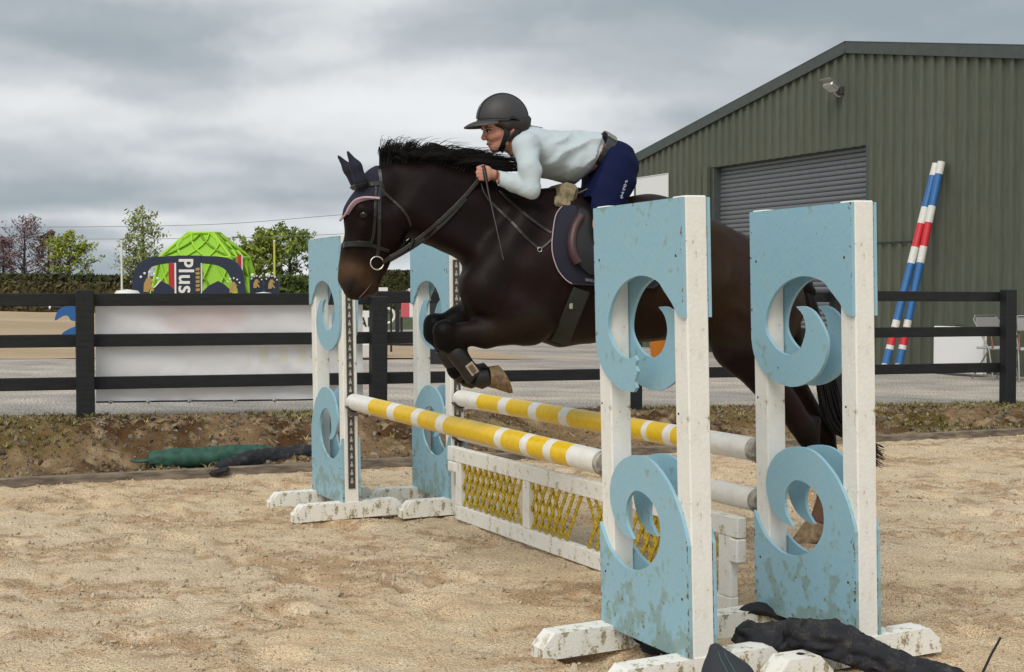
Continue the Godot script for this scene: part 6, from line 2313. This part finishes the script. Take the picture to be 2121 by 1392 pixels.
func hedge(label, p0, p1, h, w, c0, c1, seed, n):
	rng.seed = seed
	var o = thing("hedge", label, "hedge", p0, 0, "hedges along the far arena")
	var L = (p1 - p0).length()
	var x = (p1 - p0).normalized()
	var z = x.cross(Vector3.UP)
	var core = part("core", bbox(Vector3(L, h * 0.94, w * 0.9), 0.1), mat(lin((c0.r + c1.r) / 2, (c0.g + c1.g) / 2, (c0.b + c1.b) / 2), 1.0), o, Transform3D(Basis(x, Vector3.UP, z), x * L / 2 + Vector3(0, h * 0.47, 0)))
	var st := st_new()
	st.set_smooth_group(-1)
	for i in n:
		var u = rng.randf() * L
		var face = rng.randf()
		var q: Vector3
		if face < 0.6: q = x * u + Vector3(0, rng.randf() * h, 0) + z * (w * 0.5 + rng.randf_range(-0.15, 0.12)) * (1 if z.z > 0 else -1)
		else: q = x * u + Vector3(0, h + rng.randf_range(-0.15, 0.14), 0) + z * rng.randf_range(-0.5, 0.5) * w
		var nn = Vector3(rng.randf_range(-1, 1), rng.randf_range(-0.3, 1), rng.randf_range(-1, 1)).normalized()
		var e1 = nn.cross(Vector3(0.3, 0.1, 1)).normalized() * rng.randf_range(0.08, 0.2)
		var e2 = nn.cross(e1).normalized() * rng.randf_range(0.05, 0.11)
		st.set_color(c0.lerp(c1, rng.randf()) * rng.randf_range(0.7, 1.3))
		for p in [q - e1, q + e2, q + e1, q - e1, q + e1, q - e2]: st.add_vertex(p)
	part("foliage", done(st), mat(Color(1, 1, 1), 0.9, {vc = true}), o)
func at_far(px, depth) -> Vector3:
	var p = dp(px, 650, depth)
	p.y = yard_y(p)
	return p
func build_far():
	var G1 := Color(0.16, 0.22, 0.035)
	var G2 := Color(0.34, 0.39, 0.06)
	var BR := Color(0.055, 0.045, 0.04)
	tree("blossom_tree", "bare tree with purple brown blossom twigs beyond the far arena", at_far(52, 82.0), 5.1, 2.2, Color(0.30, 0.19, 0.21), Color(0.20, 0.14, 0.14), Color(0.07, 0.052, 0.05), 1500, 0.085, 51, 0)
	tree("copper_tree", "brown leaved tree between the purple tree and the yellow green tree", at_far(102, 86.0), 4.9, 1.3, Color(0.20, 0.11, 0.06), Color(0.13, 0.09, 0.05), BR, 1700, 0.10, 52, 0)
	tree("young_tree", "yellow green young tree at the end of the dark hedge", at_far(145, 80.0), 4.3, 1.7, G1, Color(0.42, 0.44, 0.06), BR, 2300, 0.10, 53, 0)
	tree("purple_shrub", "low purple brown bush beside the blossom tree", at_far(8, 84.0), 4.4, 1.2, Color(0.24, 0.15, 0.16), Color(0.14, 0.09, 0.08), BR, 1300, 0.10, 54, 0)
	tree("conical_tree", "tall conical light green young tree with open branches", at_far(297, 66.0), 4.9, 1.9, Color(0.16, 0.21, 0.05), Color(0.36, 0.40, 0.14), Color(0.06, 0.05, 0.035), 1800, 0.085, 55, 1)
	tree("leafy_tree", "bushy green tree beside the lime green lattice tent", at_far(535, 70.0), 4.2, 1.7, G1, G2, BR, 3200, 0.12, 56, 0)
	tree("leafy_tree", "bushy green tree with bare top twigs behind the far blue wing", at_far(600, 72.0), 4.6, 1.7, G1, Color(0.20, 0.25, 0.06), BR, 2000, 0.11, 57, 0)
	tree("leafy_tree", "small green tree behind the horse's chin", at_far(700, 76.0), 3.6, 1.5, G1, G2, BR, 1800, 0.12, 58, 0)
	var HD := Color(0.045, 0.055, 0.018)
	var HB := Color(0.09, 0.085, 0.032)
	hedge("dark clipped hedge below the purple blossom tree", at_far(-60, 78), at_far(120, 77), 1.80, 1.2, HD, HB, 61, 3000)
	hedge("dark clipped hedge between the yellow green tree and the conical tree", at_far(118, 70), at_far(262, 69), 1.72, 1.2, HD, Color(0.05, 0.06, 0.02), 62, 3000)
	hedge("green hedge with a bright yellow green top beside the star fillers", at_far(505, 62), at_far(690, 62), 1.72, 1.2, Color(0.06, 0.09, 0.02), Color(0.12, 0.16, 0.035), 63, 3400)
	hedge("far olive hedge seen under the horse's chin", at_far(690, 85), at_far(1000, 85), 2.3, 1.6, Color(0.05, 0.055, 0.02), Color(0.10, 0.10, 0.035), 64, 3400)
	hedge("low brown hedge along the end of the far arena", at_far(-200, 66), at_far(520, 66), 1.35, 0.8, Color(0.07, 0.065, 0.025), Color(0.13, 0.11, 0.045), 65, 3600)
	var nav = mat(lin(0.012, 0.022, 0.052), 0.45)
	var wht = mat(lin(0.75, 0.75, 0.74), 0.5)
	var gold = mat(lin(0.42, 0.27, 0.08), 0.5)
	# navy arch filler with upright lettering; local x = image right, built in metres at 30 m
	var D = 30.0
	var k = D / F
	var a0 = at_far(391, D)
	var o = thing("arch_filler", "navy arch shaped jump filler with white vertical lettering and gold horse emblems", "jump filler", a0)
	var X = func(px): return (px - 391.0) * k
	var Y = func(py): return CAMH - (py - 597.5) * k - a0.y
	var pl = func(src):
		var q := PackedVector2Array()
		for e in src: q.append(Vector2(X.call(e[0]), Y.call(e[1])))
		return q
	var outer = []
	for e in spline(V([[274, 650], [274, 590], [282, 556], [305, 536], [340, 531], [391, 530], [450, 531], [485, 540], [503, 562], [508, 600], [508, 650]]), 4): outer.append([e.x, e.y])
	var inL = []
	for e in spline(V([[352, 545], [320, 551], [308, 560], [305, 590], [306, 650]]), 4): inL.append([e.x, e.y])
	var left = outer.slice(0, 20)
	var archL = [[274, 690]] + outer.slice(0, 21) + [[370, 531], [370, 544]] + inL + [[306, 690]]
	part("arch_limb", extrude(pl.call(archL), 0.05), nav, o, Transform3D(Basis(), Vector3(0, 0, -0.05)))
	var inR = []
	for e in spline(V([[420, 546], [450, 550], [470, 562], [482, 585], [494, 605], [494, 650]]), 4): inR.append([e.x, e.y])
	var archR = [[405, 530]] + outer.slice(24) + [[508, 690], [494, 690]] + rev(inR) + [[405, 545]]
	part("arch_limb", extrude(pl.call(archR), 0.05), nav, o, Transform3D(Basis(), Vector3(0, 0, -0.05)))
	part("centre_panel", extrude(pl.call([[366, 529.5], [417, 529.5], [417, 690], [366, 690]]), 0.07), mat(lin(0.013, 0.024, 0.045), 0.45), o, Transform3D(Basis(), Vector3(0, 0, -0.055)))
	part("panel_edge", extrude(pl.call([[362.5, 545], [366, 545], [366, 690], [362.5, 690]]), 0.07), wht, o, Transform3D(Basis(), Vector3(0, 0, -0.05)))
	part("panel_edge", extrude(pl.call([[417, 545], [419, 545], [419, 690], [417, 690]]), 0.07), wht, o, Transform3D(Basis(), Vector3(0, 0, -0.05)))
	part("lettering", text_mesh("Plus", 0.32, 0.01), wht, o, Transform3D(Basis(Vector3(0, 0, 1), -PI / 2) * Basis.from_scale(Vector3(0.9, 1.0, 1.0)), Vector3(X.call(386), Y.call(571), 0.022)))
	for i in 6:
		var yy = 556 + i * 8.5
		part("gold_mark", extrude(pl.call([[406, yy], [414, yy - 2], [415, yy + 4], [407, yy + 5]]), 0.006), gold, o, Transform3D(Basis(), Vector3(0, 0, 0.018)))
	for e in [[[306, 690], [313, 604], [322, 593], [335, 582], [350, 590], [362, 600], [362, 690]], [[419, 690], [419, 605], [432, 592], [452, 582], [466, 590], [480, 603], [480, 690]]]:
		part("lower_panel", extrude(pl.call(e), 0.04), nav, o, Transform3D(Basis(), Vector3(0, 0, -0.04)))
	emblem(o, X.call(309), Y.call(588), 0.30, gold, wht)
	emblem(o, X.call(484), Y.call(594), 0.22, gold, wht)
	part("white_edge", tube([Vector3(X.call(320), Y.call(596), 0.01), Vector3(X.call(334), Y.call(581), 0.01)], 0.02, 6), wht, o)
	# lime green lattice tent
	D = 40.0
	var t0 = at_far(425, D)
	o = thing("lattice_tent", "lime green tent shaped lattice frame behind the navy arch", "tent", t0)
	var lime = mat(lin(0.33, 0.62, 0.03), 0.55)
	var lime2 = mat(lin(0.25, 0.52, 0.02), 0.6)
	var kk = D / F
	var T0 = func(px, py, z): return Vector3((px - 425.0) * kk, CAMH - (py - 597.5) * kk - t0.y, z)
	var tiers = [[T0.call(320, 690, 1.3), T0.call(520, 690, 1.4), T0.call(548, 690, -1.1), T0.call(300, 690, -1.2)],
		[T0.call(346, 535, 0.85), T0.call(492, 535, 0.9), T0.call(506, 533, -0.8), T0.call(336, 533, -0.8)],
		[T0.call(396, 484, 0.3), T0.call(448, 484, 0.3), T0.call(452, 483, -0.3), T0.call(392, 483, -0.3)]]
	for tier in 2:
		for f in 4:
			var b0 = tiers[tier][f]
			var b1 = tiers[tier][(f + 1) % 4]
			var u0 = tiers[tier + 1][f]
			var u1 = tiers[tier + 1][(f + 1) % 4]
			part("edge", tube([b0, u0], 0.05, 6), lime, o)
			part("ridge", tube([u0, u1], 0.05, 6), lime, o)
			var bi = func(u, v): return b0.lerp(b1, u).lerp(u0.lerp(u1, u), v)
			var cen = (b0 + b1 + u0 + u1) * 0.25
			var stp := st_new()
			quad(stp, bi.call(0.0, 0.0), bi.call(0.0, 1.0), bi.call(1.0, 1.0), bi.call(1.0, 0.0))
			part("net_panel", done(stp), lime2, o, Transform3D(Basis(), Vector3(-cen.x, 0, -cen.z) * 0.03))
			var nb = 3 if tier == 1 else 4
			for s in nb + 1:
				for g in [1.0, -1.0]:
					var pts2 = []
					for q in 5:
						var v = q / 4.0
						var uu = fposmod(float(s) / nb + g * v * 0.5, 2.0)
						if uu > 1.0: uu = 2.0 - uu
						pts2.append(bi.call(uu, v))
					part("lattice_bar", tube(pts2, 0.06, 5, 0.4), lime, o)
	var ft := st_new()
	quad(ft, tiers[2][0], tiers[2][1], tiers[2][2], tiers[2][3])
	part("top_panel", done(ft), lime, o)
	# star fillers
	var s0 = at_far(545, 31.0)
	var sl = [["navy star filler with a gold horse emblem beside the green hedge", 563.0, 31.0], ["smaller navy star filler between the arch and the emblem filler", 532.0, 33.0]]
	for e in sl:
		var p = at_far(e[1], e[2])
		o = thing("star_filler", e[0], "jump filler", p, 0, "navy fillers with stars")
		var kq = e[2] / F
		var yt = CAMH - (572.0 - 597.5) * kq - p.y
		var pg := PackedVector2Array()
		pg.append(Vector2(-0.16, 0))
		for i in 9:
			var an = PI - PI * i / 8.0
			pg.append(Vector2(cos(an) * 0.17, yt - 0.17 + sin(an) * 0.17))
		pg.append(Vector2(0.16, 0))
		part("panel", extrude(pg, 0.05), nav, o, Transform3D(Basis(), Vector3(0, 0, -0.06)))
		emblem(o, 0.0, yt - 0.17, 0.2, gold, wht)
		part("finial", lathe([Vector2(0, 0.05), Vector2(0.035, 0.035), Vector2(0.05, 0.0), Vector2(0.035, -0.035), Vector2(0, -0.05)], 10), wht, o, Transform3D(Basis(), Vector3(-0.1, yt + 0.02, 0)))
	# red fillers glimpsed behind the arch
	for e in [["tall red panel standing behind the navy arch", 357.0, 545.0, 0.16], ["red panel corner behind the lime green lattice", 497.0, 528.0, 0.10]]:
		var p = at_far(e[1], 33.0)
		o = thing("red_panel", e[0], "jump filler", p, 0, "red panels in the far arena")
		var h = CAMH - (e[2] - 597.5) * 33.0 / F - p.y
		part("panel", bbox(Vector3(e[3], h, 0.05), 0.005), mat(lin(0.45, 0.02, 0.03), 0.5), o, Transform3D(Basis(), Vector3(0, h / 2, 0)))
		part("edge", bbox(Vector3(0.025, h, 0.06), 0.004), wht, o, Transform3D(Basis(), Vector3(e[3] / 2 + 0.014, h / 2, 0)))
	# slim posts
	for e in [["thin white post beside the conical tree", 253.0, 500.0, 40.0, "w"], ["thin yellow post in front of the bushy green tree", 569.0, 500.0, 40.0, "y"]]:
		var p = at_far(e[1], e[3])
		o = thing("marker_post", e[0], "post", p, 0, "posts round the far arena")
		var h = CAMH - (e[2] - 597.5) * e[3] / F - p.y
		part("pole", tube([Vector3.ZERO, Vector3(0, h, 0)], [0.035, 0.028], 8), wht if e[4] == "w" else mat(lin(0.62, 0.60, 0.12), 0.5), o)
		part("base", lathe([Vector2(0.0, 0.0), Vector2(0.16, 0.0), Vector2(0.15, 0.05), Vector2(0.04, 0.07), Vector2(0.0, 0.07)], 12), mat(lin(0.05, 0.05, 0.05), 0.8), o)
		part("cap", lathe([Vector2(0.036, h - 0.01), Vector2(0.036, h + 0.02), Vector2(0.0, h + 0.035)], 8), wht, o)
	# white barrel-like items by the arch foot
	for e in [["white rounded drum beside the foot of the navy arch", 264.0], ["white rounded drum in front of the star fillers", 546.0]]:
		var p = at_far(e[1], 29.0)
		o = thing("drum", e[0], "drum", p, 0, "white drums in the far arena")
		part("shell", lathe([Vector2(0, 0), Vector2(0.26, 0), Vector2(0.28, 0.05), Vector2(0.28, 1.03), Vector2(0.22, 1.10), Vector2(0.0, 1.13)], 18), wht, o)
		part("band", lathe([Vector2(0.28, 0.5), Vector2(0.29, 0.52), Vector2(0.29, 0.56), Vector2(0.28, 0.58)], 18), mat(lin(0.3, 0.3, 0.3), 0.5), o)
	# blue wing on its own in the far arena, left
	var bw = at_far(139, 29.0)
	o = thing("scroll_wing", "bright blue scroll wing on the sand beyond the fence's banner bay", "jump stand", bw)
	var bl = mat(lin(0.012, 0.10, 0.32), 0.45)
	var kb = 29.0 / F
	var poly := PackedVector2Array()
	for e in spline(V([[114, 664], [122, 642], [140, 634], [165, 634], [165, 662], [148, 664], [142, 655], [130, 655]]), 3, true): poly.append(Vector2((e.x - 139) * kb, CAMH - (e.y - 597.5) * kb - bw.y))
	part("upper_scroll", extrude(poly, 0.03), bl, o)
	poly = PackedVector2Array()
	for e in spline(V([[128, 694], [138, 684], [165, 676], [165, 706], [150, 712], [140, 700]]), 3, true): poly.append(Vector2((e.x - 139) * kb, CAMH - (e.y - 597.5) * kb - bw.y))
	part("lower_scroll", extrude(poly, 0.03), bl, o)
	part("post", bbox(Vector3(0.08, 0.98, 0.08), 0.005), bl, o, Transform3D(Basis(), Vector3(0.30, 0.49, 0.0)))
	part("foot", bbox(Vector3(0.5, 0.06, 0.10), 0.005), wht, o, Transform3D(Basis(), Vector3(0.1, 0.03, 0)))
	var pw = at_far(100, 27.5)
	var pw2 = at_far(152, 26.5)
	stripe_pole("ground_pole", "white pole lying on the sand left of the banner", pw + Vector3(0, 0.07, 0), pw2 + Vector3(0, 0.07, 0), 0.05, [[0.0, 0.5, "pwhite"], [0.5, 0.52, "pend"], [0.52, 1.0, "pwhite"]], "poles lying in the far arena", "jump pole")
	stripe_pole("ground_pole", "dark pole lying far out on the sand behind the fence post", at_far(90, 45.0) + Vector3(0, 0.5, 0), at_far(130, 45.0) + Vector3(0, 0.5, 0), 0.05, [[0.0, 0.3, "black_rail"], [0.3, 0.4, "pwhite"], [0.4, 1.0, "black_rail"]], "poles lying in the far arena", "jump pole")
	var yt_ = at_far(2, 96.0)
	o = thing("marker_cone", "yellow cone beside the purple bush behind the fence", "cone", yt_)
	part("cone", lathe([Vector2(0.42, 0.0), Vector2(0.40, 0.05), Vector2(0.04, 2.2), Vector2(0, 2.22)], 14), mat(lin(0.7, 0.5, 0.03), 0.5), o)
	part("base", bbox(Vector3(0.5, 0.04, 0.5), 0.01), mat(lin(0.03, 0.03, 0.03), 0.7), o, Transform3D(Basis(), Vector3(0, 0.02, 0)))
	# items between the posts under the horse's head
	var wf = at_far(750, 24.0)
	o = thing("white_filler", "white jump filler with black print seen beside the fence post", "jump filler", wf)
	part("panel", bbox(Vector3(0.62, 0.80, 0.05), 0.006), wht, o, Transform3D(Basis(), Vector3(0.02, 0.42, 0)))
	part("lower_board", bbox(Vector3(0.66, 0.22, 0.06), 0.006), mat(lin(0.6, 0.6, 0.58), 0.5), o, Transform3D(Basis(), Vector3(0.02, 0.11, 0.06)))
	part("lettering", text_mesh("AN", 0.16, 0.01), mat(lin(0.01, 0.01, 0.012), 0.6), o, Transform3D(Basis(), Vector3(0.10, 0.62, 0.032)))
	part("mark", extrude(PackedVector2Array([Vector2(-0.16, 0.54), Vector2(-0.02, 0.60), Vector2(-0.02, 0.68)]), 0.01), mat(lin(0.01, 0.01, 0.012), 0.6), o, Transform3D(Basis(), Vector3(0, 0, 0.026)))
	var sg = at_far(794, 40.0)
	o = thing("number_board", "small white square board on a stand under the horse's chin", "sign", sg)
	part("board", bbox(Vector3(0.27, 0.30, 0.03), 0.005), wht, o, Transform3D(Basis(), Vector3(0, 1.20, 0)))
	part("post", bbox(Vector3(0.05, 1.05, 0.04), 0.005), mat(lin(0.1, 0.1, 0.1), 0.6), o, Transform3D(Basis(), Vector3(0, 0.525, -0.01)))
	part("emblem", tube([Vector3(-0.04, 1.14, 0.017), Vector3(0.0, 1.2, 0.017), Vector3(0.05, 1.15, 0.017), Vector3(0.06, 1.12, 0.017)], 0.012, 5, 0.3), mat(lin(0.25, 0.25, 0.3), 0.5), o)
	var bf = at_far(812, 30.0)
	o = thing("black_jump", "black framed jump with a round white hoop beyond the fence", "jump", bf)
	var bm = mat(lin(0.01, 0.01, 0.012), 0.5)
	part("upright", bbox(Vector3(0.09, 1.0, 0.09), 0.005), bm, o, Transform3D(Basis(), Vector3(0.12, 0.5, 0)))
	part("upright", bbox(Vector3(0.09, 1.0, 0.09), 0.005), bm, o, Transform3D(Basis(), Vector3(-0.28, 0.5, 0)))
	part("foot", bbox(Vector3(0.95, 0.05, 0.12), 0.005), bm, o, Transform3D(Basis(), Vector3(0.2, 0.025, 0.1)))
	var tor := TorusMesh.new()
	tor.inner_radius = 0.13
	tor.outer_radius = 0.19
	part("hoop", tor, wht, o, Transform3D(Basis(Vector3(1, 0, 0), PI / 2), Vector3(-0.1, 0.66, 0)))
	part("top_bar", bbox(Vector3(0.31, 0.07, 0.06), 0.005), bm, o, Transform3D(Basis(), Vector3(-0.08, 0.96, 0)))
	var rp = at_far(848, 34.0)
	o = thing("pink_filler", "pink and red low jump filler in the far arena", "jump filler", rp)
	part("panel", bbox(Vector3(0.42, 0.36, 0.06), 0.01), mat(lin(0.55, 0.10, 0.13), 0.6), o, Transform3D(Basis(), Vector3(0, 0.75, 0)))
	part("stripe", bbox(Vector3(0.12, 0.36, 0.07), 0.01), wht, o, Transform3D(Basis(), Vector3(0.06, 0.75, 0)))
	part("stand", bbox(Vector3(0.06, 0.58, 0.06), 0.005), bm, o, Transform3D(Basis(), Vector3(0.2, 0.29, 0)))
	part("stand", bbox(Vector3(0.06, 0.58, 0.06), 0.005), bm, o, Transform3D(Basis(), Vector3(-0.2, 0.29, 0)))
	var an = at_far(906, 22.0)
	o = thing("letter_panel", "dark panel with white lettering seen through the scroll of the far wing", "jump filler", an)
	part("panel", bbox(Vector3(0.34, 1.22, 0.05), 0.006), mat(lin(0.012, 0.014, 0.018), 0.5), o, Transform3D(Basis(), Vector3(0, 0.61, 0)))
	part("lettering", text_mesh("AN", 0.20, 0.01), wht, o, Transform3D(Basis(), Vector3(0, 0.66, 0.03)))
	part("frame_line", bbox(Vector3(0.32, 0.02, 0.01), 0.002), wht, o, Transform3D(Basis(), Vector3(0, 0.80, 0.028)))
	# bunting
	var q0 = dp(812, 612, 26.0)
	var q1 = dp(905, 545, 24.0)
	o = thing("bunting", "string of yellow, black and white pennants sloping up behind the far wing", "bunting", q0)
	var cord = []
	for i in 13:
		var u = i / 12.0
		cord.append((q1 - q0) * u + Vector3(0, -0.12 * sin(u * PI), 0))
	part("cord", tube(cord, 0.006, 5), wht, o)
	for i in 12:
		var c = cord[i]
		var st := st_new()
		for p in [c + Vector3(-0.035, 0, 0), c + Vector3(0.0, -0.12, 0), c + Vector3(0.04, 0.02, 0)]: st.add_vertex(p)
		part("pennant", done(st), [mat(lin(0.7, 0.6, 0.03), 0.6), bm, wht][i % 3], o)
	var by = q0
	part("pole", tube([Vector3(-0.02, -q0.y + yard_y(q0), 0), Vector3(-0.02, 0.02, 0)], 0.02, 6), bm, o)
	var bq = q1 - q0
	part("pole", tube([Vector3(bq.x + 0.02, -q0.y + yard_y(q1), bq.z), Vector3(bq.x + 0.02, bq.y + 0.02, bq.z)], 0.02, 6), bm, o)
	# overhead wires on wooden poles outside the frame
	for e in [["upper overhead power line sagging across the sky", [[-500, 470], [330, 468], [730, 443], [1500, 380], [2600, 300]], 60.0], ["lower overhead power line sagging across the sky", [[-500, 492], [250, 495], [700, 485], [1500, 440], [2600, 380]], 62.0]]:
		var pts = []
		var b0 = dp(e[1][0][0], e[1][0][1], e[2])
		for q in e[1]: pts.append(dp(q[0], q[1], e[2]) - b0)
		o = thing("power_line", e[0], "power line", b0, 0, "overhead power lines")
		part("wire", tube(spline(pts, 8), 0.011, 5), mat(lin(0.16, 0.17, 0.18), 0.6), o)
		for q in [0, 4]:
			part("pole", tube([pts[q] + Vector3(0, 0.4, 0), Vector3(pts[q].x, -b0.y, pts[q].z)], [0.10, 0.14], 10), mat(lin(0.10, 0.08, 0.06), 0.9), o)
func emblem(o, x, y, s, gold, wht):
	# rearing horse emblem: arched neck, head and a raised foreleg, with a ring of white dots above
	var pts = []
	for e in [[-0.5, -0.6], [-0.45, 0.0], [-0.2, 0.42], [0.1, 0.5], [0.5, 0.1], [0.42, 0.0], [0.15, 0.2], [0.25, -0.15], [0.5, -0.45], [0.4, -0.6], [0.1, -0.35], [0.0, -0.6]]:
		pts.append(Vector2(x + e[0] * s * 0.8, y + e[1] * s))
	var im = part("emblem", extrude(PackedVector2Array(pts), 0.008), gold, o, Transform3D(Basis(), Vector3(0, 0, 0.004)))
	for i in 5:
		var a = lerpf(2.5, 0.5, i / 4.0)
		part("star", lathe([Vector2(0, 0.006), Vector2(s * 0.09, 0.004), Vector2(s * 0.1, 0.0)], 8), wht, o, Transform3D(Basis(Vector3(1, 0, 0), PI / 2), Vector3(x + cos(a) * s * 0.72, y + sin(a) * s * 0.85, 0.012)))
func _ready():
	var t0 = Time.get_ticks_msec()
	setup()
	textures()
	print("env ", Time.get_ticks_msec() - t0)
	build_ground()
	print("ground ", Time.get_ticks_msec() - t0)
	build_fence()
	build_shed()
	build_jump()
	build_far()
	print("far ", Time.get_ticks_msec() - t0)
	build_ground_things()
	build_horse()
	build_tack()
	build_rider()
	print("done ", Time.get_ticks_msec() - t0)
